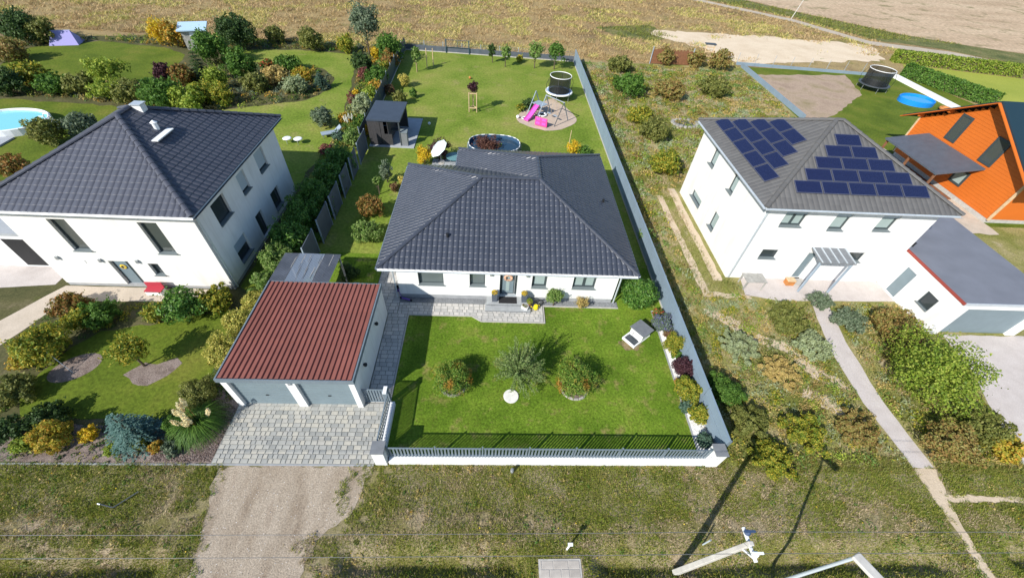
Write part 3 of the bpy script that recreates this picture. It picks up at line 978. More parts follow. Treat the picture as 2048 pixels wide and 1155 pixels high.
def pebbles(name, poly, n, r, mat, z, label, seed, parent=None):
    P = scatter_poly(poly, n, seed)
    rg = np.random.default_rng(seed)
    k = len(P)
    base = np.array([(1, 0, 0), (-.5, .87, 0), (-.5, -.87, 0), (0, 0, .9), (0, 0, -.5)])
    fc = np.array([(0, 1, 3), (1, 2, 3), (2, 0, 3)])
    s = rg.uniform(0.5, 1.3, (k, 1, 3)) * r
    a = rg.uniform(0, 6.28, k)
    c, q = np.cos(a), np.sin(a)
    B = base[None] * s
    V = np.stack([B[:, :, 0] * c[:, None] - B[:, :, 1] * q[:, None] + P[:, :1], B[:, :, 0] * q[:, None] + B[:, :, 1] * c[:, None] + P[:, 1:], B[:, :, 2] + z], 2)
    F = fc[None] + (np.arange(k) * 5)[:, None, None]
    return stuff(npobj(name, V.reshape(-1, 3), F.reshape(-1, 3), mat, parent), label, 'gravel')


pebbles('drive_stones', [(-10.5, 1), (-6.5, 1), (-6.2, 3.6), (-4.9, 5), (-4.8, 6.2), (-10.6, 6.2)], 5000, 0.018, 'gravel_stone', 0.010, 'loose stones on the gravel drive', 61)
pebbles('pale_stones', [(-10.5, 1), (-6.5, 1), (-6.2, 3.6), (-4.9, 5), (-4.8, 6.2), (-10.6, 6.2)], 260, 0.018, 'pebble', 0.012, 'bright white stones on the gravel drive', 62)
pebbles('bark_chips', [(-13.6, 6.55), (-11.15, 6.55), (-11.15, 8.9), (-12.2, 9.4), (-13.2, 8.3)], 7000, 0.035, 'bark_chip', 0.018, 'brown bark chips beside the driveway', 63)

# white gravel bed along the right wall
sheet('gravel_bed', [(9.43, 6.95), (10.07, 6.95), (10.07, 15.3), (9.43, 15.3)], 0.02, 'pebble')
pebbles('white_gravel', [(9.43, 6.95), (10.07, 6.95), (10.07, 15.3), (9.43, 15.3)], 9000, 0.028, 'pebble', 0.022, 'white decorative gravel in the planted bed', 64)
struct(MB().box(9.37, 9.425, 6.95, 15.3, -0.1, 0.05).build('bed_edging', 'plinth_grey'))
# grey pebble strip at the foot of the bungalow
sheet('pebble_strip', [(-5.6, 15.47), (7.45, 15.47), (7.45, 15.9), (-5.6, 15.9)], 0.024, 'pebble_grey')
pebbles('grey_pebbles', [(-5.5, 15.5), (7.4, 15.5), (7.4, 15.84), (-5.5, 15.84)], 5000, 0.025, 'pebble_grey', 0.026, 'grey pebbles along the bungalow wall', 65)
struct(MB().box(3.05, 7.45, 15.40, 15.465, -0.1, 0.045).build('strip_edging', 'concrete'))

# ---------------- paved driveway: every paver a piece


def paving(base, cells, mat, ztop=0.045, gap=0.006, limit=300):
    """cells = list of (x0,x1,y0,y1); the nearest get objects of their own"""
    cells = sorted(cells, key=lambda c: (c[2] + c[3]))
    cache = {}
    rest = MB()
    rg = random.Random(3)
    for i, (x0, x1, y0, y1) in enumerate(cells):
        w, h = round(x1 - x0 - 2 * gap, 3), round(y1 - y0 - 2 * gap, 3)
        cx, cy = (x0 + x1) / 2, (y0 + y1) / 2
        dz = rg.uniform(-0.003, 0.003)
        if i < limit:
            key = (w, h)
            if key not in cache:
                b = 0.012
                mb = MB()
                mb.hexa([(-w / 2, -h / 2, 0), (w / 2, -h / 2, 0), (w / 2, h / 2, 0), (-w / 2, h / 2, 0), (-w / 2 + b, -h / 2 + b, ztop), (w / 2 - b, -h / 2 + b, ztop), (w / 2 - b, h / 2 - b, ztop), (-w / 2 + b, h / 2 - b, ztop)])
                me_ = bpy.data.meshes.new('paver')
                me_.from_pydata(mb.v, [], mb.f)
                me_.materials.append(MATS[mat])
                me_.update()
                cache[key] = me_
            o = bpy.data.objects.new('paver', cache[key])
            o.location = (cx, cy, dz)
            o.rotation_euler = (rg.uniform(-.006, .006), rg.uniform(-.006, .006), rg.uniform(-.01, .01))
            link(o, base)
        else:
            rest.box(x0 + gap, x1 - gap, y0 + gap, y1 - gap, 0, ztop + dz)
    if rest.v:
        o = rest.build('paver_field', mat, base)
        o['kind'] = 'stuff'


def rows(x0, x1, y0, y1, rh, widths, seed):
    rg = random.Random(seed)
    out = []
    ny = max(1, int(round((y1 - y0) / rh)))
    h = (y1 - y0) / ny
    for j in range(ny):
        x = x0 - rg.uniform(0, widths[0])
        y = y0 + j * h
        while x < x1:
            w = rg.choice(widths)
            a, b = max(x, x0), min(x + w, x1)
            if x1 - b < 0.08:
                b = x1
                w = 9
            if b - a > 0.05:
                out.append((round(a, 3), round(b, 3), y, y + h))
            x += w
    return out


dw = struct(MB().box(-11.12, -4.56, 6.475, 9.24, -0.05, 0.034).build('driveway', 'paver_joint'))
paving(dw, rows(-11.1, -4.58, 6.48, 9.20, 0.195, [0.2, 0.26, 0.32], 5), 'paver', 0.052)
gp = struct(MB().box(-5.58, -4.5, 9.24, 14.6, -0.05, 0.030).box(-6.6, 3.04, 14.6, 15.46, -0.05, 0.030).box(-6.6, -5.1, 15.46, 18.4, -0.05, 0.030).prism([(-0.95, 14.6), (-0.45, 14.24), (3.04, 14.24), (3.04, 14.6)], -0.05, 0.030).build('paved_path', 'paver_joint'))
c1 = rows(-5.56, -4.52, 9.24, 14.6, 0.24, [0.3, 0.36], 6) + rows(-5.08, 3.02, 14.6, 15.45, 0.212, [0.3, 0.36, 0.24], 7) + rows(-0.42, 3.02, 14.26, 14.6, 0.17, [0.3, 0.36, 0.24], 8) + rows(-6.58, -5.1, 14.62, 18.38, 0.25, [0.36], 9)
paving(gp, c1, 'paver_light', 0.046, limit=290)
for tri in ([(-0.92, 14.59), (-0.66, 14.40), (-0.66, 14.59)], [(-0.65, 14.39), (-0.44, 14.25), (-0.44, 14.59), (-0.65, 14.59)]):
    MB().prism(tri, 0.0, 0.046).build('paver', 'paver_light', gp)
struct(MB().box(-4.5, -4.44, 9.02, 14.55, -0.1, 0.05).box(-4.5, -0.97, 14.53, 14.59, -0.1, 0.05).beam((-0.98, 14.56, -0.025), (-0.45, 14.20, -0.025), 0.06, 0.15).box(-0.45, 3.1, 14.17, 14.23, -0.1, 0.05).box(3.05, 3.1, 14.23, 15.4, -0.1, 0.05).build('path_edging', 'concrete'))
# concrete slab over the ditch
sl = struct(MB().box(2.03, 3.59, 0.9, 3.12, -0.4, 0.022).build('culvert_slab', 'concrete'))
paving(sl, rows(2.08, 3.54, 0.93, 3.07, 0.26, [0.3, 0.42, 0.55], 10), 'concrete_paver', 0.034)



def ground_cover(name, label, polys, n, rmax, hmax, pals, seed, leaf=0.12, holes=()):
    """low mixed plants filling a bed, too many and too small to count"""
    rg = np.random.default_rng(seed)
    C = np.concatenate([scatter_poly(p, n, seed + 7 * i) for i, p in enumerate(polys)])
    for h_ in holes:
        C = C[~inpoly(C, h_)]
    pk = (vnoise(C[:, 0], C[:, 1], 1.6, seed) * 1.6 * len(pals) + rg.random(len(C)) * 0.8).astype(int) % len(pals)
    for i, pal in enumerate(pals):
        c = C[pk == i]
        if not len(c):
            continue
        m_ = 26
        r = rg.uniform(0.35, 1.0, len(c)) * rmax
        d = rg.normal(size=(len(c), m_, 3))
        d /= np.linalg.norm(d, axis=2)[:, :, None]
        d[:, :, 2] = np.abs(d[:, :, 2])
        P = np.empty_like(d)
        P[:, :, 0] = c[:, :1] + d[:, :, 0] * r[:, None]
        P[:, :, 1] = c[:, 1:] + d[:, :, 1] * r[:, None]
        P[:, :, 2] = 0.02 + d[:, :, 2] * (r * hmax / rmax)[:, None]
        V, F = leaf_quads(P.reshape(-1, 3), d.reshape(-1, 3), leaf, rg, 0.5)
        stuff(npobj(name, V, F, 'leaf_' + pal), label + ', ' + {'olive': 'olive tones', 'green': 'fresh green tones', 'rustgreen': 'russet tones', 'straw': 'straw tones', 'dark': 'dark green tones', 'lime': 'lime tones', 'yellowgreen': 'yellow green tones', 'greygreen': 'grey green tones', 'orangeleaf': 'orange tones', 'sage': 'sage tones', 'brown': 'brown tones', 'apple': 'light green tones'}[pal], 'ground cover')


ground_cover('border_plants', 'low mixed plants of the left rear borders', [[(-52, 40.5), (-33, 39), (-27, 38.2), (-22, 40.8), (-19, 42), (-17.6, 45), (-18.2, 48.4), (-20, 50.8), (-27, 51), (-31, 52.5), (-33, 50), (-34, 46), (-37, 44), (-46, 44), (-52, 44.4)], [(-60, 52), (-53, 52.5), (-47.6, 56.3), (-39, 55.5), (-33, 55.8), (-24, 57.2), (-12.2, 57.0), (-12.2, 59.5), (-24, 60.6), (-44, 58.6), (-60, 54)], [(-16.2, 57), (-15.6, 50), (-14.6, 44), (-14.0, 38), (-13.8, 33), (-12.0, 33), (-11.9, 59)]], 1500, 0.42, 0.45, ['olive', 'rustgreen', 'dark', 'lime', 'greygreen', 'straw', 'green', 'orangeleaf'], 71, 0.17)
ground_cover('bed_plants', 'low plants of the left house front beds', [[(-30, 6.6), (-14, 6.6), (-14, 8.2), (-20, 8.2), (-22, 10), (-30, 10)], [(-23.2, 12.2), (-20.6, 10.5), (-20.4, 12.2), (-19.4, 13.2), (-14.6, 14.5), (-14.5, 15.0), (-22.4, 14.8)], [(-13.0, 9.6), (-11.3, 9.2), (-11.3, 16), (-12.8, 16)]], 420, 0.22, 0.22, ['olive', 'dark', 'yellowgreen', 'green'], 72, 0.085)
HH = [[(14.3, 17.9), (25.7, 17.9), (25.7, 28.7), (14.3, 28.7)], [(15.7, 16.3), (25.4, 16.3), (25.4, 18.4), (15.7, 18.4)], [(19.6, 16.7), (21.0, 16.7), (20.3, 13.4), (20.0, 9.7), (20.2, 6.4), (18.8, 6.4), (18.5, 9.6), (18.65, 12.8)], [(25.2, 13.8), (34, 13.8), (34, 23), (25.2, 23)], [(26.4, 14.05), (45, 14.05), (45, 6.46), (24.2, 6.46), (25.0, 9)], [(12.9, 16.6), (14.8, 16.6), (14.8, 28), (12.9, 28)]]
ground_cover('meadow_plants', 'wild plants of the right hand meadow garden', [[(10.4, 6.6), (26, 6.6), (26, 18), (10.4, 18)]], 2100, 0.34, 0.22, ['apple', 'straw', 'yellowgreen', 'sage', 'olive', 'straw', 'lime', 'rustgreen'], 73, 0.105, HH)
ground_cover('far_meadow_plants', 'wild plants behind the right hand house', [[(10.5, 18), (33, 18), (33, 58.4), (10.5, 58.4)]], 2700, 0.55, 0.30, ['apple', 'straw', 'yellowgreen', 'rustgreen', 'lime', 'sage'], 74, 0.18, HH)
ground_cover('boundary_plants', 'bushy mixed growth of the left boundary strip', [[(-13.6, 57.5), (-13.2, 50), (-13.2, 44), (-13.0, 38), (-12.9, 33.5), (-11.75, 33.5), (-12.1, 59)]], 330, 0.75, 1.15, ['green', 'olive', 'yellowgreen', 'lime', 'rustgreen', 'apple'], 75, 0.16)

rg = np.random.default_rng(99)
Q = P_all[rg.integers(0, len(P_all), 170)]
V, F = leaf_quads(np.stack([Q[:, 0], Q[:, 1], ground_h(Q[:, 0], Q[:, 1]) + 0.07], 1), np.tile((0, 0, 1.0), (len(Q), 1)), 0.05, rg, 0.9, 0.3)
stuff(npobj('verge_flowers', V, F, 'leaf_yellow'), 'small yellow wild flowers dotted over the verge', 'flowers')

for nm, mk, pal in (('verge_weeds', 300, 'green'), ('verge_weeds', 420, 'olive'), ('verge_straw', 320, 'straw')):
    Q = P_all[rg.integers(0, len(P_all), mk * 3)]
    vn = vnoise(Q[:, 0], Q[:, 1], 1.1, 81 if pal != 'straw' else 82)
    Q = Q[vn > 0.5][:mk]
    m_ = 16
    rr = rg.uniform(0.05, 0.17, len(Q))
    d3 = rg.normal(size=(len(Q), m_, 3))
    d3 /= np.linalg.norm(d3, axis=2)[:, :, None]
    d3[:, :, 2] = np.abs(d3[:, :, 2])
    base = np.stack([Q[:, 0], Q[:, 1], ground_h(Q[:, 0], Q[:, 1])], 1)[:, None, :]
    PP = base + d3 * rr[:, None, None] * np.array([1, 1, 0.8])
    V, F = leaf_quads(PP.reshape(-1, 3), d3.reshape(-1, 3), 0.085, rg, 0.4)
    stuff(npobj(nm, V, F, 'leaf_' + pal), {'green': 'dark green weed tufts dotted over the verge', 'olive': 'olive weed tufts dotted over the verge', 'straw': 'pale straw tufts dotted over the verge'}[pal], 'weeds')

P = scatter_poly([(10.2, 6.2), (34, 6.2), (34, 6.95), (10.2, 6.95)], 16000, 88)
P = P[~((P[:, 0] > 18.9) & (P[:, 0] < 20.1)) & ~(P[:, 0] > 24.4)]
P = P[vnoise(P[:, 0], P[:, 1], 0.6, 89) > 0.25]
stuff(blades('edge_grass', P, rg.uniform(0.06, 0.22, len(P)), rg.uniform(0.015, 0.035, len(P)), 'blade_olive', 0.9, None, 14), 'taller olive grass along the front edge of the meadow', 'grass')

# ================================================================== THE BUNGALOW
OB = (1.0, 15.85, 0.0)
bung = thing('bungalow', 'white bungalow with dark tiled hip roof in the middle of the picture', 'house', OB)


def loc(mp, off):
    return lambda u, d, z: tuple(np.array(mp(u, d, z)) - np.array(off))


FR = loc(face_front(15.85), OB)
RT = loc(face_right(7.10), OB)
LF = loc(face_left(-5.10), OB)
BK = loc(face_back(27.5), OB)
BK2 = loc(face_back(25.0), OB)
WL_ = loc(face_left(-1.85), OB)
fo = [(-3.95, -2.58, 1.12, 2.36), (-1.15, -0.30, 1.12, 2.36), (0.52, 1.50, 0.36, 2.42), (2.30, 3.14, 1.12, 2.36), (4.60, 5.90, 1.14, 2.36)]
w = MB()
wall_with_openings(w, FR, -5.10, 7.10, 0.32, 2.72, 0.36, fo)
w.build('wall', 'white_render', bung)
so = [(17.5, 18.6, 1.1, 2.3), (22.0, 23.2, 1.1, 2.3)]
w = MB()
wall_with_openings(w, LF, 16.21, 25.0, 0.32, 2.72, 0.36, so)
w.build('wall', 'white_render', bung)
w = MB()
wall_with_openings(w, RT, 16.21, 27.5, 0.32, 2.72, 0.36, [(19, 20.1, 1.1, 2.3), (24, 25.1, 1.1, 2.3)])
w.build('wall', 'white_render', bung)
w = MB()
wall_with_openings(w, BK, -1.85, 6.74, 0.32, 2.72, 0.36, [(0.5, 3.0, 0.33, 2.3)])
wall_with_openings(w, BK2, -4.74, -1.85, 0.32, 2.72, 0.36, [(-4.2, -2.4, 0.33, 2.3)])
wall_with_openings(w, WL_, 25.0, 27.14, 0.32, 2.72, 0.36, [])
w.build('wall', 'white_render', bung)
MB().boxm(FR, -5.08, 7.08, -0.4, -0.015, 0.0, 0.319).boxm(LF, 16.3, 24.9, -0.4, -0.015, 0, 0.319).boxm(RT, 16.3, 27.4, -0.4, -0.015, 0, 0.319).boxm(BK, -1.8, 6.6, -0.4, -0.015, 0, 0.319).build('plinth', 'plinth_grey', bung)
window(bung, FR, *fo[0], pane='glass_mid', blind=0.16)
window(bung, FR, *fo[1], pane='glass_mid', blind=0.16)
w3 = window(bung, FR, *fo[3], pane='curtain_pane', fw=0.13)
w4 = window(bung, FR, *fo[4], pane='curtain_pane', split=2, fw=0.12)
for mp, ops in ((LF, so), (RT, [(19, 20.1, 1.1, 2.3), (24, 25.1, 1.1, 2.3)])):
    for q in ops:
        window(bung, mp, *q)
window(bung, BK, 0.5, 3.0, 0.33, 2.3, split=2, sill=False)
window(bung, BK2, -4.2, -2.4, 0.33, 2.3, split=2, sill=False)
# entrance door
d = MB()
d.boxm(FR, 0.52, 0.60, -0.24, -0.16, 0.36, 2.42).boxm(FR, 1.42, 1.50, -0.24, -0.16, 0.36, 2.42).boxm(FR, 0.60, 1.42, -0.24, -0.16, 2.34, 2.42)
d.boxm(FR, 0.60, 1.42, -0.23, -0.18, 0.37, 2.34)
door = d.build('door', 'frame_dark', bung)
MB().boxm(FR, 0.66, 1.30, -0.18, -0.165, 0.45, 2.26).build('door_leaf', 'door_grey', door)
MB().boxm(FR, 0.88, 1.07, -0.165, -0.155, 0.62, 2.05).build('pane', 'curtain_pane', door)
h = MB()
h.tube(FR(1.36, -0.10, 0.5), FR(1.36, -0.10, 2.2), 0.022)
for z in (0.7, 2.0):
    h.tube(FR(1.36, -0.10, z), FR(1.36, -0.18, z), 0.015)
h.build('handle', 'steel', door)
MB().boxm(FR, 0.52, 1.50, -0.16, 0.02, 0.345, 0.365).build('threshold', 'zinc', door)
for x in (0.02, 2.0):
    lm = MB().boxm(FR, x - 0.06, x + 0.06, 0.001, 0.03, 1.98, 2.20).boxm(FR, x - 0.05, x + 0.05, 0.03, 0.14, 2.02, 2.16).build('wall_lamp', 'steel', bung)
MB().boxm(FR, -4.72, -4.46, 0.001, 0.02, 2.12, 2.30).build('number_plate', 'steel_blue', bung)

# roof: L-shaped hip roof
E0, ZR = 2.80, 5.18
pFL, pFR, pBR, pBW, pIC, pLB = (-5.82, 15.30, E0), (7.84, 15.30, E0), (7.84, 28.20, E0), (-2.54, 28.20, E0), (-2.54, 25.68, E0), (-5.82, 25.68, E0)
R1, R2, R3 = (-0.63, 20.49, ZR), (2.65, 20.49, ZR), (2.65, 23.01, ZR)
off = np.array(OB)
L_ = lambda p, dz=0.0: tuple(np.array(p) - off + np.array((0, 0, dz)))
rd = MB()
for q in ((pFL, pFR, R2, R1), (pFR, pBR, R3, R2), (pBR, pBW, R3), (pBW, pIC, R2, R3), (pIC, pLB, R1, R2), (pLB, pFL, R1)):
    rd.poly([L_(p, -0.015) for p in q])
roof = rd.build('roof', 'anthracite', bung)
sf = MB()
zz = E0 - 0.11
for x0, x1, y0, y1 in ((-5.80, 7.82, 15.32, 25.66), (-2.52, 7.82, 25.66, 28.18)):
    sf.box(x0 - off[0], x1 - off[0], y0 - off[1], y1 - off[1], zz, zz + 0.045)
sf.build('soffit', 'soffit_white', bung)
PROF = [(0.0, 0.0), (0.08, -0.004), (0.18, 0.020), (0.40, 0.038), (0.80, 0.042), (0.95, 0.012), (1.0, 0.0)]
TW, TE = 0.273, 0.337
own = 0
for fi, (A, B, C, D) in enumerate(((pFL, pFR, R2, R1), (pFR, pBR, R3, R2), (pBR, pBW, R3, R3), (pBW, pIC, R2, R3), (pIC, pLB, R1, R2), (pLB, pFL, R1, R1))):
    res, tf, (tv, tff) = tile_facet(A, B, C, D, TW, TE, PROF, 0.030)
    rest = []
    if fi == 0:
        res.sort(key=lambda t: t[1])
        me_ = npmesh('roof_tile', tv, tff)
        me_.materials.append(MATS['tile_anthracite'])
        me_.polygons.foreach_set('use_smooth', [True] * len(tff))
        for t in res:
            if not t[2] and own < 290:
                o = bpy.data.objects.new('roof_tile', me_)
                u, v, n = (Vector(q) for q in t[4:7])
                o.location = Vector(t[3]) - Vector(OB)
                o.rotation_euler = Matrix((u, v, n)).transposed().to_euler()
                link(o, roof)
                own += 1
            else:
                rest.append(t)
    else:
        rest = res
    join_tiles('tile_field', rest, tf, 'tile_anthracite', roof, OB, True)
for a, b in ((pFL, R1), (pFR, R2), (R1, R2), (R2, R3), (pBR, R3), (pBW, R3), (pLB, R1)):
    ridge_caps(roof, a, b, 'tile_anthracite', OB, r=0.12, lift=0.035)
MB().beam(L_(pIC, 0.045), L_(R2, 0.045), 0.30, 0.01).build('valley', 'anthracite', roof)
# gutters: open half round troughs


def gutter(parent, a, b, out, mat='zinc', r=0.07, off=(0, 0, 0), z=-0.06):
    a = Vector(a) - Vector(off)
    b = Vector(b) - Vector(off)
    o = Vector(out)
    mb = MB()
    K = 6
    for p in (a, b):
        for k in range(K + 1):
            an = math.pi * k / K
            q = p + o * (r - r * math.cos(an)) + Vector((0, 0, z - r * math.sin(an)))
            mb.v.append(tuple(q))
    for k in range(K):
        mb.f.append((k, k + 1, K + 2 + k, K + 1 + k))
    return mb.build('gutter', mat, parent)


gutter(bung, (-5.84, 15.30, E0), (7.86, 15.30, E0), (0, -1, 0), 'zinc', 0.075, OB)
gutter(bung, (7.84, 15.3, E0), (7.84, 28.2, E0), (1, 0, 0), 'zinc', 0.075, OB)
gutter(bung, (-5.82, 15.3, E0), (-5.82, 25.7, E0), (-1, 0, 0), 'zinc', 0.075, OB)
gutter(bung, (-2.54, 25.7, E0), (-2.54, 28.2, E0), (-1, 0, 0), 'zinc', 0.075, OB)
MB().box(-5.82 - off[0], 7.84 - off[0], 15.28 - off[1], 15.30 - off[1], E0 - 0.15, E0 - 0.02).build('fascia', 'white_paint', bung)
MB().tube(L_((-5.25, 15.78, 0.1)), L_((-5.25, 15.78, 2.6)), 0.045).tube(L_((-5.25, 15.78, 2.6)), L_((-5.75, 15.3, 2.74)), 0.045).build('downpipe', 'zinc', bung)
MB().tube(L_((7.2, 15.78, 0.1)), L_((7.2, 15.78, 2.6)), 0.045).tube(L_((7.2, 15.78, 2.6)), L_((7.75, 15.3, 2.74)), 0.045).build('downpipe', 'zinc', bung)
for px_, py_ in ((-2.35, 17.0), (6.85, 21.3)):
    zs = E0 + min(py_ - 15.3, 7.84 - px_) * 0.4586
    MB().lathe([(0.075, 0), (0.06, 0.18), (0.085, 0.2), (0.085, 0.25), (0.0, 0.27)], 10, (px_ - off[0], py_ - off[1])).build('vent_pipe', 'black_plastic', roof, loc=(0, 0, zs))

# entrance steps and what stands on them
st = thing('front_steps', 'grey stone entrance steps in front of the bungalow door', 'steps', (1.0, 15.3, 0))
MB().box(-1.27, 1.30, -0.40, 0.16, 0.047, 0.16).build('riser', 'step_riser', st)
MB().box(-1.27, 0.02, -0.42, 0.16, 0.16, 0.185).build('tread', 'step_stone', st, bev=0.006)
MB().box(0.025, 1.30, -0.42, 0.16, 0.16, 0.185).build('tread', 'step_stone', st, bev=0.006)
MB().box(-1.2, 1.2, -0.06, 0.54, 0.186, 0.315).build('riser', 'step_riser', st)
MB().box(-1.2, -0.002, -0.08, 0.54, 0.315, 0.34).build('tread', 'step_stone', st, bev=0.006)
MB().box(0.002, 1.2, -0.08, 0.54, 0.315, 0.34).build('tread', 'step_stone', st, bev=0.006)
mt = tag(MB().box(-0.5, 0.52, -0.26, 0.24, 0, 0.02).build('door_mat', 'rubber_mat', None, bev=0.008, loc=(1.0, 15.55, 0.341)), 'black rectangular door mat on the entrance landing', 'door mat')


def flower_planter(x, y, label):
    t = thing('flower_planter', label, 'planter', (x, y, 0.341), 0, 'tall planters beside the entrance')
    mb = MB()
    a, b, hh = 0.13, 0.165, 0.62
    mb.hexa([(-a, -a, 0), (a, -a, 0), (a, a, 0), (-a, a, 0), (-b, -b, hh), (b, -b, hh), (b, b, hh), (-b, b, hh)])
    mb.build('pot', 'panel_grey', t, bev=0.01)
    rg = np.random.default_rng(int(x * 100) + 5)
    n = 220
    d_ = rg.normal(size=(n, 3))
    d_ /= np.linalg.norm(d_, axis=1)[:, None]
    d_[:, 2] = np.abs(d_[:, 2])
    P = d_ * np.array([0.17, 0.17, 0.15]) + np.array([0, 0, hh - 0.01])
    V, F = leaf_quads(P, d_, 0.06, rg)
    npobj('flowers', V, F, 'leaf_yellow', t)
    return t


flower_planter(0.25, 15.52, 'tall dark planter with yellow flowers left of the entrance door')
flower_planter(1.92, 15.52, 'tall dark planter with yellow flowers right of the entrance door')
wr = MB()
rg_ = random.Random(4)
for k in range(46):
    an = 2 * math.pi * k / 46
    r_ = 0.20 + rg_.uniform(-0.03, 0.03)
    c_ = Vector((math.cos(an) * r_, rg_.uniform(-0.02, 0.0), math.sin(an) * r_))
    wr.tube(c_ - Vector((math.cos(an + 0.8), 0.3, math.sin(an + 0.8))) * 0.06, c_ + Vector((math.cos(an + 0.8), -0.3, math.sin(an + 0.8))) * 0.06, 0.035, 0.01, 5)
tag(wr.build('door_wreath', 'wreath', None, loc=(0.98, 15.95, 1.74)), 'orange and cream wreath hanging on the front door', 'wreath')

# ================================================================== THE GARAGE
OG = (-8.33, 9.0, 0)
gar = thing('garage', 'white double garage with red ribbed roof and two grey doors', 'garage', OG)
gx0, gx1, gy0, gy1 = -11.05 - OG[0], -5.60 - OG[0], 0.0, 5.55
GF = lambda u, d, z: (u - OG[0], -d, z)
GRt = lambda u, d, z: (gx1 + d, u, z)
w = MB()
wall_with_openings(w, GF, -11.05, -5.60, 0.0, 2.16, 0.25, [(-10.80, -8.43, 0.0, 2.06), (-8.05, -5.84, 0.0, 2.06)])
w.build('wall', 'white_render', gar)
MB().box(gx1 - 0.25, gx1, 0.25, gy1 - 0.25, 0, 2.16).build('wall', 'white_render', gar)
MB().box(gx0, gx0 + 0.25, 0.25, gy1 - 0.25, 0, 2.16).build('wall', 'white_render', gar)
MB().box(gx0, gx1, gy1 - 0.25, gy1, 0, 2.16).build('wall', 'white_render', gar)
for a, b in ((-10.80, -8.43), (-8.05, -5.84)):
    dd = MB().boxm(GF, a, b, -0.2, -0.16, 0.03, 2.06).build('garage_door', 'zinc', gar)
    for k in range(9):
        MB().boxm(GF, a + 0.01, b - 0.01, -0.158, -0.135, 0.05 + k * 0.222, 0.05 + k * 0.222 + 0.196).build('door_panel', 'door_grey', dd, bev=0.006)
    MB().boxm(GF, (a + b) / 2 - 0.06, (a + b) / 2 + 0.06, -0.134, -0.10, 0.82, 0.86).build('handle', 'black_plastic', dd)
MB().boxm(GF, -8.30, -8.18, 0.001, 0.05, 1.95, 2.13).build('wall_lamp', 'steel', gar)
for yy in (1.25, 3.6):
    MB().lathe([(0.0, 0.0), (0.08, 0.02), (0.09, 0.12), (0.07, 0.14), (0, 0.15)], 10, (gx1 + 0.10, yy)).build('wall_lamp', 'lamp_black', gar, loc=(0, 0, 1.55))
fz0, fz1 = 2.16, 2.40
fs = MB()
fs.box(gx0 - 0.06, gx1 + 0.06, -0.08, -0.03, fz0, fz1).box(gx0 - 0.06, gx0 - 0.0, -0.03, gy1 + 0.03, fz0 + 0.001, fz1).box(gx1 + 0.0, gx1 + 0.06, -0.03, gy1 + 0.03, fz0 + 0.001, fz1).box(gx0 - 0.06, gx1 + 0.06, gy1 + 0.03, gy1 + 0.08, fz0, fz1 - 0.06)
fs.build('fascia', 'fence_grey', gar)
# ribbed sheets
nrib = 24
xr0, xr1 = gx0 + 0.005, gx1 - 0.005
pitch = (xr1 - xr0) / nrib
per = 4
for s in range(nrib // per):
    mb = MB()
    pts = []
    for k in range(per):
        x = xr0 + (s * per + k) * pitch
        pts += [(x, 0.0), (x + pitch * 0.20, 0.0), (x + pitch * 0.32, 0.052), (x + pitch * 0.88, 0.052), (x + pitch, 0.0)]
    ybreaks = [-0.02, 1.85, 3.7, gy1 + 0.02]
    for j in range(3):
        y0, y1 = ybreaks[j], ybreaks[j + 1] + (0.06 if j < 2 else 0)
        i0 = len(mb.v)
        for yy, dz in ((y0, 0.012), (y1, 0.0)):
            zt = 2.36 - 0.05 * (yy / gy1)
            mb.v += [(x, yy, zt + h_ + dz) for x, h_ in pts]
        K = len(pts)
        for k in range(K - 1):
            mb.f.append((i0 + k, i0 + k + 1, i0 + K + k + 1, i0 + K + k))
    rs = mb.build('roof_sheet', 'sheet_red', gar)
    sc = MB()
    for j, yy in enumerate((0.06, 1.9, 3.75, 5.45)):
        for k in range(0, per):
            if random.random() < 0.75:
                x = xr0 + (s * per + k + 0.6) * pitch + random.uniform(-.02, .02)
                sc.lathe([(0.014, 0), (0.014, 0.012), (0, 0.018)], 6, (x, yy + random.uniform(-.03, .03)))
    sc.v = [(a, b, c + 2.36 - 0.05 * b / gy1 + 0.05) for a, b, c in sc.v]
    sc.build('screws', 'terracotta', rs)

# carport of corrugated sheets behind it
OC = (-9.75, 15.7, 0)
cp = thing('carport', 'low lean-to of dark and clear corrugated sheets behind the garage', 'carport', OC)
for x, y in ((-11.15, 16.85), (-8.35, 16.85), (-8.35, 14.75), (-11.15, 14.75)):
    MB().box(x - OC[0] - 0.04, x - OC[0] + 0.04, y - OC[1] - 0.04, y - OC[1] + 0.04, 0, 2.1).build('post', 'wood_grey', cp)
MB().box(-1.48, 1.48, 1.08, 1.15, 2.02, 2.12).box(-1.48, 1.48, -1.0, -0.93, 2.05, 2.15).build('beam', 'wood_grey', cp)
edges = [-1.5, -0.72, 0.02, 0.62, 1.5]
for s in range(4):
    a, b = edges[s], edges[s + 1] + (0.04 if s < 3 else 0)
    n = int((b - a) / 0.035)
    mb = MB()
    for y, z in ((-1.1, 2.20), (1.28, 2.12)):
        for k in range(n + 1):
            mb.v.append((a + (b - a) * k / n, y, z + 0.012 * (k % 2) + 0.006 * s % 0.012))
    for k in range(n):
        mb.f.append((k, k + 1, n + 2 + k, n + 1 + k))
    mb.build('roof_sheet', 'sheet_clear' if s in (1, 2) else 'corrugated_dark', cp)
rg_ = random.Random(8)
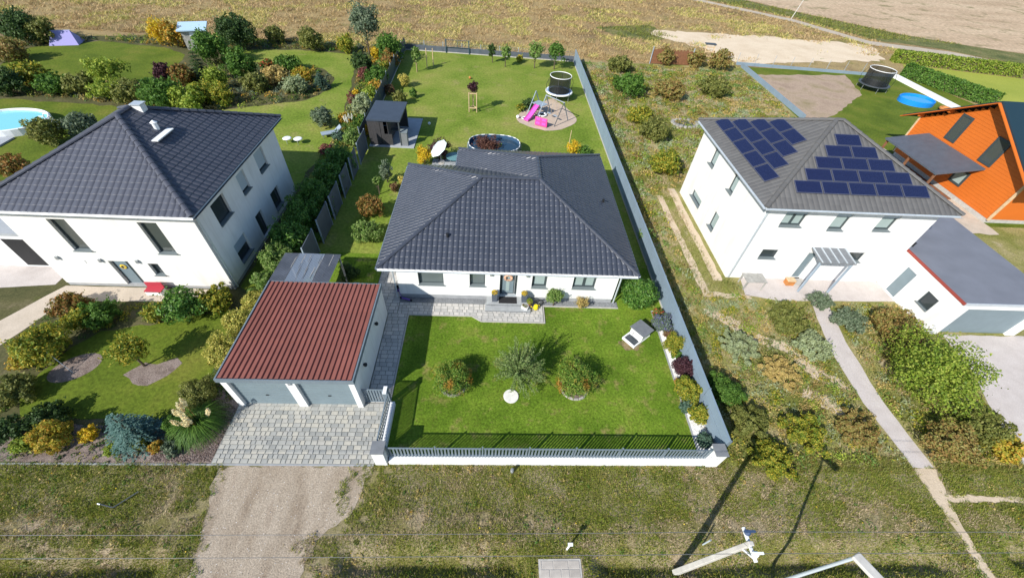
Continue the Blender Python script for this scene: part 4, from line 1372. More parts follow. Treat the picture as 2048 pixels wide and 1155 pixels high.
for k in range(30):
    x = rg_.choice([-0.75, -0.3, 0.0, 0.1, 0.2, 0.35, 0.5, 0.62, 1.1]) + rg_.uniform(-.08, .08)
    y = rg_.uniform(-1.0, 0.6)
    y2 = min(1.2, y + rg_.uniform(0.4, 1.3))
    zs = lambda q: 2.20 - 0.08 * (q + 1.1) / 2.38 + 0.02
    MB().beam((x, y, zs(y)), (x, y2, zs(y2)), rg_.uniform(0.008, 0.022), 0.004).build('dirt_streak', 'cap_grey' if k % 3 else 'concrete', cp)

# ================================================================== FENCES


def slat_fence(name, label, p0, p1, base_h, z0, z1, npan, nsl, wall_off, wall_th, slat_w=0.074, post_ends=True, cat='fence', wall=True):
    """low white wall with panels of upright slats; local x runs along the fence"""
    L = math.hypot(p1[0] - p0[0], p1[1] - p0[1])
    t = thing(name, label, cat, (p0[0], p0[1], 0), math.atan2(p1[1] - p0[1], p1[0] - p0[0]))
    if wall:
        MB().box(0, L, wall_off, wall_off + wall_th, -0.1, base_h).build('base_wall', 'white_render', t, bev=0.01)
    pl = L / npan
    sm = None
    for i in range(npan + 1):
        x = i * pl
        MB().box(x - 0.03, x + 0.03, 0.025, 0.085, base_h if wall else 0, z1 + 0.05).build('post', 'fence_grey', t)
    for i in range(npan):
        x0 = i * pl + 0.05
        x1 = (i + 1) * pl - 0.05
        MB().box(x0, x1, 0.022, 0.052, z0 + 0.03, z0 + 0.08).build('rail', 'fence_grey', t)
        MB().box(x0, x1, -0.005, 0.045, z1 - 0.04, z1).build('rail', 'fence_grey', t)
        ps = (x1 - x0) / nsl
        for k in range(nsl):
            xc = x0 + (k + 0.5) * ps
            if sm is None:
                sm = MB().box(-slat_w / 2, slat_w / 2, 0.004, 0.016, z0, z1 - 0.047).build('slat', 'fence_grey', t, loc=(xc, 0, 0))
            else:
                share(sm, 'slat', t, (xc, 0, 0))
    return t


slat_fence('front_fence', 'long grey slatted fence on a low white wall along the street', (-3.98, 6.68), (9.50, 6.68), 0.25, 0.29, 1.14, 7, 13, -0.20, 0.34)
slat_fence('side_fence', 'short grey slatted fence between paved driveway and front lawn', (-4.42, 9.18), (-4.42, 6.98), 0.30, 0.38, 1.14, 1, 15, -0.06, 0.28)
for x, lab in ((-4.28, 'white fence pillar with grey cap beside the paved driveway'), (9.74, 'white fence pillar with grey cap at the right front corner')):
    t = thing('fence_pillar', lab, 'pillar', (x, 6.68, 0))
    MB().box(-0.24, 0.24, -0.24, 0.24, 0, 1.19).build('shaft', 'white_render', t, bev=0.008)
    MB().box(-0.27, 0.27, -0.27, 0.27, 1.191, 1.25).build('cap', 'cap_grey', t, bev=0.008)
# garden gate beside the garage
gt = thing('garden_gate', 'grey slatted garden gate between garage and side fence', 'gate', (-5.56, 9.26, 0))
MB().box(0, 0.05, 0, 0.045, 0.08, 1.15).box(0.93, 0.98, 0, 0.045, 0.08, 1.15).box(0.05, 0.93, 0.0, 0.045, 1.10, 1.15).box(0.05, 0.93, 0.0, 0.045, 0.08, 0.13).build('gate_frame', 'fence_grey', gt)
sm = None
for k in range(7):
    xc = 0.11 + k * 0.127
    if sm is None:
        sm = MB().box(-0.04, 0.04, 0.012, 0.032, 0.13, 1.10).build('slat', 'fence_grey', gt, loc=(xc, 0, 0))
    else:
        share(sm, 'slat', gt, (xc, 0, 0))
MB().tube((0.07, -0.05, 0.68), (0.17, -0.05, 0.68), 0.012).tube((0.07, -0.05, 0.68), (0.07, 0.0, 0.68), 0.012).build('handle', 'steel', gt)
t = thing('gate_post', 'short pale gate post at the end of the side fence', 'post', (-4.48, 9.30, 0))
MB().box(-0.07, 0.07, -0.09, 0.09, 0, 1.2).build('shaft', 'fence_grey', t)
MB().box(-0.10, 0.06, -0.26, 0.10, 1.201, 1.26).build('letter_box', 'soffit_white', t)

# blue-grey boundary wall on the right: two rows of panels
bw = thing('boundary_wall', 'long blue grey panel wall along the right side of the garden', 'wall', (10.1, 6.95, 0))
lo = MB().box(0, 0.08, 0.02, 2.43, 0.12, 0.955).build('wall_panel', 'wall_bluegrey', bw)
MB().box(0.03, 0.05, 0.02, 51.3, 0.9, 1.1).build('joint_strip', 'black_plastic', bw)
up = MB().box(0.0, 0.08, 0.02, 2.43, 1.0, 1.5).build('wall_panel', 'wall_bluegrey', bw)
cb = MB().box(-0.02, 0.10, 0.0, 2.45, -0.1, 0.119).build('base_board', 'concrete', bw)
ps = MB().box(0.05, 0.13, -0.03, 0.03, 0, 1.49).build('post', 'fence_grey', bw)
for k in range(1, 21):
    y = k * 2.45
    share(lo, 'wall_panel', bw, (0, y, 0))
    share(up, 'wall_panel', bw, (0, y, 0))
    share(cb, 'base_board', bw, (0, y, 0))
    share(ps, 'post', bw, (0, y, 0))

# back fence and its small gate
bf = thing('back_fence', 'low dark panel fence along the far end of the garden', 'fence', (-11.9, 59.4, 0), math.atan2(58.45 - 59.4, 10.1 + 11.9))
Lb = math.hypot(22.0, 0.95)
nb = 9
for k in range(nb):
    a = Lb * k / nb
    MB().box(a + 0.02, a + Lb / nb - 0.02, 0, 0.04, 0.10, 0.66).build('panel', 'panel_grey', bf)
    MB().box(a, a + Lb / nb, -0.03, 0.06, -0.1, 0.098).build('base_board', 'concrete', bf)
    MB().box(a - 0.03, a + 0.03, 0.042, 0.10, 0, 1.2).build('post', 'steel_blue', bf)
    wm = MB()
    for q in range(14):
        x = a + Lb / nb * (q + 0.5) / 14
        wm.box(x - 0.003, x + 0.003, 0.062, 0.068, 0.67, 1.15)
    for z in (0.7, 0.9, 1.12):
        wm.box(a + 0.03, a + Lb / nb - 0.03, 0.0685, 0.0745, z, z + 0.008)
    wm.build('wire_mesh', 'steel_blue', bf)
t = thing('field_gate', 'blue grey double gate frame in the back fence', 'gate', (-6.62, 59.05, 0), -0.043)
for x in (0, 3.0):
    MB().box(x - 0.05, x + 0.05, -0.03, 0.07, 0, 1.62).build('post', 'gate_dark', t)
for x0 in (0.06, 1.52):
    lf = MB().box(x0, x0 + 0.04, 0, 0.04, 0.68, 1.55).box(x0 + 1.38, x0 + 1.42, 0, 0.04, 0.68, 1.55).box(x0 + 0.04, x0 + 1.38, 0, 0.04, 1.51, 1.55).box(x0 + 0.04, x0 + 1.38, 0, 0.04, 0.68, 0.72).build('gate_leaf', 'gate_dark', t)
    wm = MB()
    for q in range(9):
        wm.box(x0 + 0.1 + q * 0.145, x0 + 0.108 + q * 0.145, 0.015, 0.023, 0.72, 1.51)
    wm.build('wire_mesh', 'gate_dark', lf)

# grey privacy screens along the left boundary
for i, (a, b, lab) in enumerate(((17.75, 19.5, 'dark grey privacy screen nearest the carport'), (20.35, 22.3, 'dark grey privacy screen second from the carport'), (22.9, 24.7, 'dark grey privacy screen third from the carport'), (25.5, 27.15, 'dark grey privacy screen fourth from the carport'), (27.9, 29.5, 'dark grey privacy screen second from the garden house'), (30.25, 32.7, 'long dark grey privacy screen nearest the garden house'))):
    t = thing('privacy_screen', lab, 'screen', (-10.75, a, 0), 0, 'privacy screens on the left boundary')
    MB().box(-0.02, 0.02, 0.03, b - a - 0.03, 0.08, 1.80).build('panel', 'panel_grey', t)
    for y in (0, b - a):
        MB().box(-0.035, 0.035, y - 0.029, y + 0.029, 0, 1.84).build('post', 'steel_blue', t)
# foil covered mesh fence behind the garden house
lf = thing('mesh_fence', 'tall dark mesh fence with blue foil along the far left side', 'fence', (-11.3, 33.2, 0), math.atan2(59.4 - 33.2, -11.9 + 11.3))
Lm = math.hypot(26.2, 0.6)
for k in range(10):
    a = Lm * k / 10
    MB().box(a + 0.03, a + Lm / 10 - 0.03, -0.01, 0.01, 0.12, 1.55).build('foil_panel', 'mesh_foil', lf)
    MB().box(a, a + Lm / 10, -0.04, 0.04, -0.1, 0.118).build('base_board', 'concrete', lf)
    MB().tube((a, 0.05, 0), (a, 0.05, 1.75), 0.03).build('post', 'steel_blue', lf)

# ================================================================== GARDEN HOUSE
gh = thing('garden_house', 'dark flat roofed garden house with open side at the left fence', 'garden house', (-9.3, 33.5, 0))
MB().box(-1.36, 1.42, -0.06, 3.80, 2.16, 2.30).build('roof', 'shed_roof', gh)
for k in range(5):
    MB().box(-1.34 + k * 0.2, -1.34 + k * 0.2 + 0.196, 0.0, 0.05, 0.1, 2.15).build('wall_board', 'shed_wall', gh)
for k in range(3):
    MB().box(-0.33 + k * 0.3, -0.33 + k * 0.3 + 0.295, 0.03, 0.07, 0.1, 2.15 if k < 1 else 1.05).build('wall_board', 'shed_wall', gh)
MB().box(-1.34, -1.29, 0.06, 3.7, 0.1, 2.15).build('wall', 'shed_wall', gh)
MB().box(-1.28, 1.2, 3.66, 3.72, 0.1, 2.15).build('wall', 'shed_wall', gh)
MB().box(0.25, 0.30, 0.08, 3.6, 0.1, 2.15).build('wall', 'shed_wall', gh)
for x, y in ((1.25, 0.05), (1.25, 3.65)):
    MB().box(x - 0.05, x + 0.05, y - 0.05, y + 0.05, 0.07, 2.159).build('post', 'anthracite', gh)
MB().box(0.3, 1.2, 0.9, 1.4, 0.95, 1.0).build('counter', 'anthracite', gh)
struct(MB().box(-10.75, -6.95, 33.25, 39.1, -0.05, 0.065).build('patio_slab', 'terrace_slab'))
t = thing('garden_cabinet', 'grey garden cabinet standing before the garden house post', 'cabinet', (-7.75, 33.75, 0.066))
MB().box(-0.28, 0.28, -0.22, 0.22, 0, 1.15).build('body', 'cap_grey', t)
MB().hexa([(-0.31, -0.26, 1.151), (0.31, -0.26, 1.151), (0.31, 0.26, 1.151), (-0.31, 0.26, 1.151), (-0.31, -0.26, 1.17), (0.31, -0.26, 1.17), (0.31, 0.26, 1.28), (-0.31, 0.26, 1.28)]).build('lid', 'sill_grey', t)
for k in range(5):
    MB().box(0.282, 0.30, -0.15, 0.15, 0.2 + k * 0.16, 0.28 + k * 0.16).build('slat', 'wood_grey', t)

# ================================================================== LEFT HOUSE
OL = (-18.8, 16.1, 0)
lh = thing('town_house', 'two storey white house with dark pyramid roof on the left', 'house', OL)
lx0, lx1, ly0, ly1 = -23.25, -14.35, 16.1, 25.95
F1, F2 = loc(face_front(ly0), OL), loc(face_right(lx1), OL)
F3, F4 = loc(face_left(lx0), OL), loc(face_back(ly1), OL)
fops = [(-21.2, -20.35, 2.62, 4.6), (-17.08, -16.18, 2.6, 4.58)]
gops = [(-20.05, -19.05, 0.05, 1.95), (-18.12, -17.6, 1.0, 1.84)]
w = MB()
wall_with_openings(w, F1, lx0, lx1, 0.22, 2.3, 0.36, gops)
wall_with_openings(w, F1, lx0, lx1, 2.3, 5.3, 0.36, fops)
w.build('wall', 'cream_render', lh)
rup = [(17.55, 18.85, 3.32, 4.6), (20.4, 21.28, 3.38, 4.6), (22.75, 23.9, 3.38, 4.65)]
rlo = [(17.6, 18.9, 0.62, 1.9), (20.4, 21.25, 0.23, 1.85), (22.75, 23.9, 0.6, 1.9)]
w = MB()
wall_with_openings(w, F2, ly0 + 0.36, ly1, 0.22, 2.3, 0.36, rlo)
wall_with_openings(w, F2, ly0 + 0.36, ly1, 2.3, 5.3, 0.36, rup)
w.build('wall', 'white_render', lh)
w = MB()
wall_with_openings(w, F3, ly0 + 0.36, ly1, 0.22, 5.3, 0.36, [])
wall_with_openings(w, F4, lx0 + 0.36, lx1 - 0.36, 0.22, 5.3, 0.36, [])
w.build('wall', 'white_render', lh)
MB().boxm(F1, lx0 + 0.02, lx1 - 0.02, -0.4, -0.02, 0, 0.219).boxm(F2, ly0 + 0.42, ly1, -0.4, -0.02, 0, 0.219).build('plinth', 'plinth_grey', lh)
for q in fops:
    window(lh, F1, *q, split=1, fw=0.09, pane='glass_dim')
window(lh, F1, *gops[1], fw=0.06)
d = MB().boxm(F1, -20.05, -19.05, -0.22, -0.16, 0.05, 1.95).build('door', 'frame_dark', lh)
MB().boxm(F1, -19.95, -19.35, -0.158, -0.14, 0.12, 1.9).build('door_leaf', 'door_grey', d)
MB().lathe([(0.10, -0.02), (0.16, 0.0), (0.10, 0.02)], 12, (0, 0)).build('wreath', 'yellow_petal', d, loc=(-19.62 - OL[0], 0.10, 1.45)).rotation_euler = (math.pi / 2, 0, 0)
for i, q in enumerate(rup):
    window(lh, F2, *q, blind=0.0 if i == 0 else 0.85)
for i, q in enumerate(rlo):
    window(lh, F2, *q, blind=0.5 if i == 0 else 0.0, sill=i != 1)
for x, z in ((-22.4, 2.1), (-20.35, 2.0), (-18.5, 2.0)):
    MB().boxm(F1, x - 0.06, x + 0.06, 0.001, 0.1, z - 0.1, z + 0.1).build('wall_lamp', 'steel', lh)
MB().boxm(F1, -21.5, -21.2, 0.001, 0.02, 1.75, 1.95).build('number_plate', 'white_paint', lh)
EL, ZL = 5.38, 7.72
e = 0.48
a_, b_, c_, d_ = (lx0 - e, ly0 - e, EL), (lx1 + e, ly0 - e, EL), (lx1 + e, ly1 + e, EL), (lx0 - e, ly1 + e, EL)
cx = (lx0 + lx1) / 2
hw = (lx1 - lx0) / 2 + e
r1, r2 = (cx, ly0 - e + hw, ZL), (cx, ly1 + e - hw, ZL)
offL = np.array(OL)
LL = lambda p, dz=0: tuple(np.array(p) - offL + np.array((0, 0, dz)))
rd = MB()
for q in ((a_, b_, r1), (b_, c_, r2, r1), (c_, d_, r2), (d_, a_, r1, r2)):
    rd.poly([LL(p, -0.015) for p in q])
lroof = rd.build('roof', 'anthracite', lh)
MB().box(a_[0] - OL[0] + 0.02, b_[0] - OL[0] - 0.02, a_[1] - OL[1] + 0.02, c_[1] - OL[1] - 0.02, EL - 0.10, EL - 0.05).build('soffit', 'soffit_white', lh)
MB().box(a_[0] - OL[0], b_[0] - OL[0], a_[1] - OL[1] - 0.02, a_[1] - OL[1], EL - 0.16, EL - 0.01).box(b_[0] - OL[0], b_[0] - OL[0] + 0.02, a_[1] - OL[1], c_[1] - OL[1], EL - 0.16, EL - 0.01).build('fascia', 'white_paint', lh)
PFLAT = [(0.0, 0.0), (0.06, 0.0), (0.10, 0.014), (0.94, 0.014), (0.98, 0.0), (1.0, 0.0)]
for A, B, C, D in ((a_, b_, r1, r1), (b_, c_, r2, r1), (c_, d_, r2, r2), (d_, a_, r1, r2)):
    res, tf, _ = tile_facet(A, B, C, D, 0.30, 0.34, PFLAT, 0.022)
    join_tiles('tile_field', res, tf, 'tile_slate', lroof, OL)
for p, q in ((a_, r1), (b_, r1), (c_, r2), (d_, r2), (r1, r2)):
    ridge_caps(lroof, p, q, 'tile_slate', OL, r=0.14, lift=0.03)
gutter(lh, a_, b_, (0, -1, 0), 'soffit_white', 0.07, OL)
gutter(lh, b_, c_, (1, 0, 0), 'anthracite', 0.07, OL)
MB().tube(LL((lx1 + 0.08, ly0 + 0.15, 0.1)), LL((lx1 + 0.08, ly0 + 0.15, 5.2)), 0.05).build('downpipe', 'zinc', lh)
ch = MB().box(-0.22, 0.22, -0.2, 0.2, 0, 0.55).build('chimney', 'white_render', lroof, loc=LL((-18.45, 21.7, 7.3)))
MB().box(-0.27, 0.27, -0.25, 0.25, 0.551, 0.60).build('chimney_cap', 'zinc', lroof, loc=LL((-18.45, 21.7, 7.3)))
MB().lathe([(0.12, 0), (0.12, 0.35), (0.17, 0.38), (0, 0.5)], 12).build('vent_pipe', 'soffit_white', lroof, loc=LL((-17.35, 20.7, 7.0)))
sb = MB()
for k in range(4):
    sb.tube((0, -0.55 + k * 0.36, 0), (0, -0.55 + k * 0.36, 0.30), 0.02)
sb.box(-0.16, 0.16, -0.7, 0.7, 0.30, 0.35)
sb.build('roof_step', 'soffit_white', lroof, loc=LL((-16.9, 20.3, 6.62)))
MB().box(-0.3, 0.3, -0.45, 0.45, 0, 0.06).build('skylight', 'glass_mid', lroof, loc=LL((-17.6, 20.0, 6.98))).rotation_euler = (0, math.atan(ZL - EL) / 3.2, 0)

# small annex left of it
t = thing('annex', 'low grey roofed annex at the left picture edge beside the white house', 'annex', (-27.0, 17.5, 0))
MB().box(-2.6, 2.4, 0.0, 4.2, 0, 2.35).build('wall', 'white_render', t)
MB().box(-2.75, 2.55, -0.15, 4.35, 2.351, 2.5).build('roof', 'terrace_slab', t)
MB().box(0.6, 2.0, -0.02, -0.001, 0.1, 2.0).build('door', 'black_plastic', t)
MB().box(2.41, 2.43, 0.5, 1.5, 0.1, 2.0).build('window', 'glass_dark', t)

# ================================================================== RIGHT HOUSE
OR = (20.0, 18.35, 0)
rh = thing('solar_house', 'two storey white house with solar panels on a grey pyramid roof', 'house', OR)
rx0, rx1, ry0, ry1 = 15.05, 25.2, 18.35, 28.1
Q1, Q2, Q3, Q4 = loc(face_front(ry0), OR), loc(face_left(rx0), OR), loc(face_right(rx1), OR), loc(face_back(ry1), OR)
up = [(16.3, 17.6, 4.15, 5.22), (19.25, 20.2, 4.0, 5.18), (21.95, 23.0, 4.08, 5.2)]
lo_ = [(16.32, 17.4, 1.7, 2.4), (19.3, 19.95, 0.1, 2.25), (21.78, 22.9, 1.65, 2.4)]
w = MB()
wall_with_openings(w, Q1, rx0, rx1, 0.0, 3.0, 0.36, lo_)
wall_with_openings(w, Q1, rx0, rx1, 3.0, 5.6, 0.36, up)
w.build('wall', 'white_render', rh)
sup = [(21.8, 22.55, 3.85, 5.08), (25.05, 25.9, 3.85, 5.1)]
slo = [(21.85, 22.7, 0.9, 2.15), (24.6, 26.4, 0.9, 1.5)]
w = MB()
wall_with_openings(w, Q2, ry0 + 0.36, ry1, 0.0, 3.0, 0.36, slo)
wall_with_openings(w, Q2, ry0 + 0.36, ry1, 3.0, 5.6, 0.36, sup)
w.build('wall', 'cream_render', rh)
w = MB()
wall_with_openings(w, Q3, ry0 + 0.36, ry1, 0.0, 5.6, 0.36, [])
wall_with_openings(w, Q4, rx0 + 0.36, rx1 - 0.36, 0.0, 5.6, 0.36, [])
w.build('wall', 'white_render', rh)
for i, q in enumerate(up):
    window(rh, Q1, *q, pane='curtain_pane', split=2 if i == 0 else 1, fw=0.12, blind=0.25)
window(rh, Q1, *lo_[0])
window(rh, Q1, *lo_[2])
for q in sup:
    window(rh, Q2, *q, pane='curtain_pane', fw=0.1)
for q in slo:
    window(rh, Q2, *q, pane='curtain_pane', fw=0.1)
d = MB().boxm(Q1, 19.3, 19.95, -0.24, -0.16, 0.1, 2.25).build('door', 'door_grey', rh)
MB().tube(Q1(19.85, -0.12, 0.9), Q1(19.85, -0.12, 1.5), 0.015).build('handle', 'steel', d)
MB().boxm(Q1, 19.1, 20.1, -0.1, 0.6, 0.0, 0.10).build('doorstep', 'concrete', rh)
# entrance canopy
cn = MB().hexa([Q1(19.2, 0.0, 2.62), Q1(21.35, 0.0, 2.62), Q1(21.35, 1.25, 2.48), Q1(19.2, 1.25, 2.48), Q1(19.2, 0.0, 2.70), Q1(21.35, 0.0, 2.70), Q1(21.35, 1.25, 2.56), Q1(19.2, 1.25, 2.56)]).build('canopy', 'cap_grey', rh)
for k in range(5):
    x = 19.25 + k * 0.5
    MB().beam(Q1(x, 0.0, 2.73), Q1(x, 1.25, 2.59), 0.05, 0.05).build('canopy_rib', 'zinc', cn)
for x in (19.3, 21.25):
    MB().boxm(Q1, x - 0.05, x + 0.05, 1.05, 1.15, 0, 2.46).build('canopy_post', 'steel_blue', rh)
ER, ZRr = 5.68, 8.28
e = 0.48
a_, b_, c_, d_ = (rx0 - e, ry0 - e, ER), (rx1 + e, ry0 - e, ER), (rx1 + e, ry1 + e, ER), (rx0 - e, ry1 + e, ER)
hy = (ry1 - ry0) / 2 + e
r1, r2 = (rx0 - e + hy, (ry0 + ry1) / 2, ZRr), (rx1 + e - hy, (ry0 + ry1) / 2, ZRr)
offR = np.array(OR)
RR = lambda p, dz=0: tuple(np.array(p) - offR + np.array((0, 0, dz)))
rd = MB()
for q in ((a_, b_, r2, r1), (b_, c_, r2), (c_, d_, r1, r2), (d_, a_, r1)):
    rd.poly([RR(p, -0.015) for p in q])
rroof = rd.build('roof', 'cap_grey', rh)
MB().box(a_[0] - OR[0] + 0.02, b_[0] - OR[0] - 0.02, a_[1] - OR[1] + 0.02, c_[1] - OR[1] - 0.02, ER - 0.10, ER - 0.05).build('soffit', 'soffit_white', rh)
PSMOOTH = [(0.0, 0.0), (0.03, 0.0), (0.06, 0.006), (0.97, 0.006), (1.0, 0.0)]
for A, B, C, D in ((a_, b_, r2, r1), (b_, c_, r2, r2), (c_, d_, r1, r2), (d_, a_, r1, r1)):
    res, tf, _ = tile_facet(A, B, C, D, 0.30, 0.34, PSMOOTH, 0.016)
    join_tiles('tile_field', res, tf, 'tile_grey', rroof, OR)
for p, q in ((a_, r1), (b_, r2), (c_, r2), (d_, r1), (r1, r2)):
    ridge_caps(rroof, p, q, 'tile_grey', OR, r=0.14, lift=0.03)
gutter(rh, a_, b_, (0, -1, 0), 'zinc', 0.08, OR)
gutter(rh, d_, a_, (-1, 0, 0), 'zinc', 0.08, OR)
MB().tube(RR((rx0 + 0.1, ry0 - 0.08, 0.1)), RR((rx0 + 0.1, ry0 - 0.08, 5.5)), 0.05).build('downpipe', 'zinc', rh)
# solar panels
sl = (ZRr - ER) / hy


def solar(parent, origin, u, v, n, w_, h_):
    u, v, n = Vector(u), Vector(v), Vector(n)
    rot = Matrix((u, v, n)).transposed().to_euler()
    mb = MB().box(-w_ / 2, w_ / 2, -h_ / 2, h_ / 2, 0.0, 0.04)
    i0 = len(mb.f)
    mb.box(-w_ / 2 + 0.035, w_ / 2 - 0.035, -h_ / 2 + 0.035, h_ / 2 - 0.035, 0.0405, 0.045)
    o = mb.build('solar_panel', 'solar_frame', parent, loc=origin)
    o.data.materials.append(MATS['solar_cell'])
    for q in o.data.polygons[i0:]:
        q.material_index = 1
    o.rotation_euler = rot


ct = math.cos(math.atan(sl))
sn = math.sin(math.atan(sl))
# front slope: rows of 5, 4, 3, 2, 1 panels
for r, cnt in enumerate((5, 4, 3, 2, 1)):
    sy = 1.28 + r * 0.80
    for k in range(cnt):
        x = 20.2 + (k - (cnt - 1) / 2) * 1.54
        solar(rroof, RR((x, a_[1] + sy * ct, ER + sy * sn + 0.06 / ct)), (1, 0, 0), (0, ct, sn), (0, -sn, ct), 1.47, 0.77)
# left slope: 5, 4, 3, 2 panels counted from the eave
for r, ycs in enumerate(((26.75, 25.2, 23.65, 22.1, 20.55), (26.0, 24.45, 22.9, 21.35), (25.25, 23.7, 22.15), (24.5, 22.95))):
    sx = 1.05 + r * 0.82
    for y in ycs:
        solar(rroof, RR((a_[0] + sx * ct, y, ER + sx * sn + 0.06 / ct)), (0, -1, 0), (ct, 0, sn), (-sn, 0, ct), 1.46, 0.78)

# garage beside it
OT = (27.95, 14.1, 0)
rg2 = thing('flat_garage', 'white garage with flat grey roof at the right picture edge', 'garage', OT)
K1 = loc(face_left(25.30), OT)
w = MB()
wall_with_openings(w, K1, 14.1, 22.1, 0, 2.62, 0.09, [(14.95, 15.75, 1.0, 1.9), (16.88, 17.62, 0.1, 2.05)])
w.build('wall', 'white_render', rg2)
MB().box(-2.6, 3.0, 8.0, 8.3, 0, 2.62).build('wall', 'white_render', rg2)
MB().box(2.7, 3.0, 0.3, 8.0, 0, 2.62).build('wall', 'white_render', rg2)
K0 = loc(face_front(14.1), OT)
w = MB()
wall_with_openings(w, K0, 25.40, 30.95, 0, 2.62, 0.3, [(26.1, 30.4, 0, 2.2)])
w.build('wall', 'white_render', rg2)
MB().boxm(K0, 26.1, 30.4, -0.2, -0.15, 0.02, 2.2).build('garage_door', 'door_grey', rg2)
window(rg2, K1, 14.95, 15.75, 1.0, 1.9, fw=0.07, rec=0.02)
MB().boxm(K1, 16.88, 17.62, -0.08, -0.03, 0.1, 2.05).build('door', 'door_grey', rg2)
MB().box(-2.60, 3.1, -0.1, 8.35, 2.66, 2.76).build('roof', 'roof_flat', rg2)
MB().box(-2.68, -2.605, -0.12, 8.35, 2.63, 2.77).build('fascia', 'fascia_red', rg2)
MB().box(-2.604, 3.12, -0.14, -0.101, 2.60, 2.79).build('fascia', 'zinc', rg2)
MB().lathe([(0.07, 0), (0.07, 0.25), (0.1, 0.27), (0, 0.32)], 10, (-2.2, 4.6)).build('vent_pipe', 'black_plastic', rg2, loc=(0, 0, 2.76))

# ================================================================== ORANGE TIMBER HOUSE
OO = (44.0, 31.0, 0)
oh = thing('timber_house', 'bright orange timber house with dark roof at the right edge', 'house', OO)
X0 = 39.0 - OO[0]
yb, yf_, ph, pz, ez = 5.5, -5.5, 0.0, 7.0, 3.85
gable = MB()
hh = 0.245
z = 0.35
k = 0
while z < pz - 0.15:
    top = min(z + hh - 0.012, pz)
    half = min(5.5, (pz - top) / (pz - ez) * 5.5) if top > ez else 5.5
    b = MB().hexa([(X0, -half, z), (X0 + 0.14, -half, z), (X0 + 0.14, half, z), (X0, half, z), (X0 + 0.01, -half, top), (X0 + 0.13, -half, top), (X0 + 0.13, half, top), (X0 + 0.01, half, top)])
    b.build('wall_plank', 'wood_orange', oh)
    z += hh
    k += 1
w = MB()
w.box(X0 + 0.15, 9.0, -5.48, -5.3, 0.35, ez + 0.1)
w.build('wall', 'wood_orange', oh)
MB().box(X0 + 0.15, 9.0, 5.3, 5.48, 0.35, ez + 0.1).build('wall', 'wood_orange', oh)
MB().box(X0 + 0.02, 9.0, -5.45, 5.45, 0.0, 0.349).build('plinth', 'concrete', oh)
MB().box(X0 - 0.06, X0 + 0.1, -5.62, -5.49, 0.3, ez).build('corner_board', 'wood_light', oh)
MB().box(X0 - 0.06, X0 + 0.1, 5.49, 5.62, 0.3, ez).build('corner_board', 'wood_light', oh)
s_ = (pz - ez) / 5.5
for sg in (1, -1):
    y1 = sg * 6.8
    zt = lambda y: pz + 0.12 - abs(y) * s_
    MB().hexa([(X0 - 0.55, 0.0, zt(0)), (9.5, 0.0, zt(0)), (9.5, y1, zt(y1)), (X0 - 0.55, y1, zt(y1)), (X0 - 0.55, 0.0, zt(0) + 0.14), (9.5, 0.0, zt(0) + 0.14), (9.5, y1, zt(y1) + 0.14), (X0 - 0.55, y1, zt(y1) + 0.14)]).build('roof', 'roof_teal', oh)
    MB().beam((X0 - 0.59, 0.0, zt(0) - 0.02), (X0 - 0.59, y1, zt(y1) - 0.02), 0.06, 0.34, (1, 0, 0)).build('barge_board', 'wood_orange', oh)
    for yy in (sg * 3.2, sg * 5.4):
        MB().beam((X0 - 0.5, yy, zt(yy) - 0.12), (X0 + 0.0, yy, zt(yy) - 0.12), 0.16, 0.2).build('purlin', 'wood_orange', oh)
MB().beam((X0 - 0.5, 0, pz - 0.05), (X0, 0, pz - 0.05), 0.16, 0.2).build('purlin', 'wood_orange', oh)
OF = lambda u, d, z: (X0 - d, u, z)
for a, b, c, dd in ((1.2, 2.3, 3.3, 5.4), (-2.6, -1.4, 3.2, 5.2), (-1.9, -0.7, 1.0, 2.2)):
    f = MB()
    fw = 0.16
    f.boxm(OF, a, a + fw, 0.005, 0.06, c, dd).boxm(OF, b - fw, b, 0.005, 0.06, c, dd).boxm(OF, a + fw, b - fw, 0.005, 0.06, c, c + fw).boxm(OF, a + fw, b - fw, 0.005, 0.06, dd - fw, dd)
    wi = f.build('window', 'frame_dark', oh)
    MB().boxm(OF, a + fw, b - fw, 0.005, 0.03, c + fw, dd - fw).build('pane', 'glass_dim' if c > 2 else 'curtain_pane', wi)
# dark porch roof beside it
t = thing('porch', 'dark pent roofed porch on posts beside the orange house', 'porch', (37.2, 31.5, 0))
MB().hexa([(-1.9, -3.0, 2.3), (1.75, -3.0, 2.9), (1.75, 3.2, 2.9), (-1.9, 3.2, 2.3), (-1.9, -3.0, 2.42), (1.75, -3.0, 3.02), (1.75, 3.2, 3.02), (-1.9, 3.2, 2.42)]).build('roof', 'panel_grey', t)
for x, y in ((-1.7, -2.8), (-1.7, 0.1), (-1.7, 3.0)):
    MB().box(x - 0.07, x + 0.07, y - 0.07, y + 0.07, 0, 2.32).build('post', 'wood_brown', t)
MB().box(-1.6, 1.6, -2.8, 3.0, 0.0, 0.1).build('deck', 'wood_brown', t)
for i, (x, y, mt_) in enumerate(((35.2, 33.6, 'orange_brown'), (34.7, 35.2, 'concrete'))):
    t = thing('patio_chest', ('brown' if i == 0 else 'pale') + ' patio chest in front of the dark porch', 'chest', (x, y, 0.02), 0.3)
    MB().box(-0.6, 0.6, -0.4, 0.4, 0, 0.6).build('body', mt_, t, bev=0.02)
    MB().box(-0.64, 0.64, -0.44, 0.44, 0.601, 0.68).build('lid', mt_, t, bev=0.02)

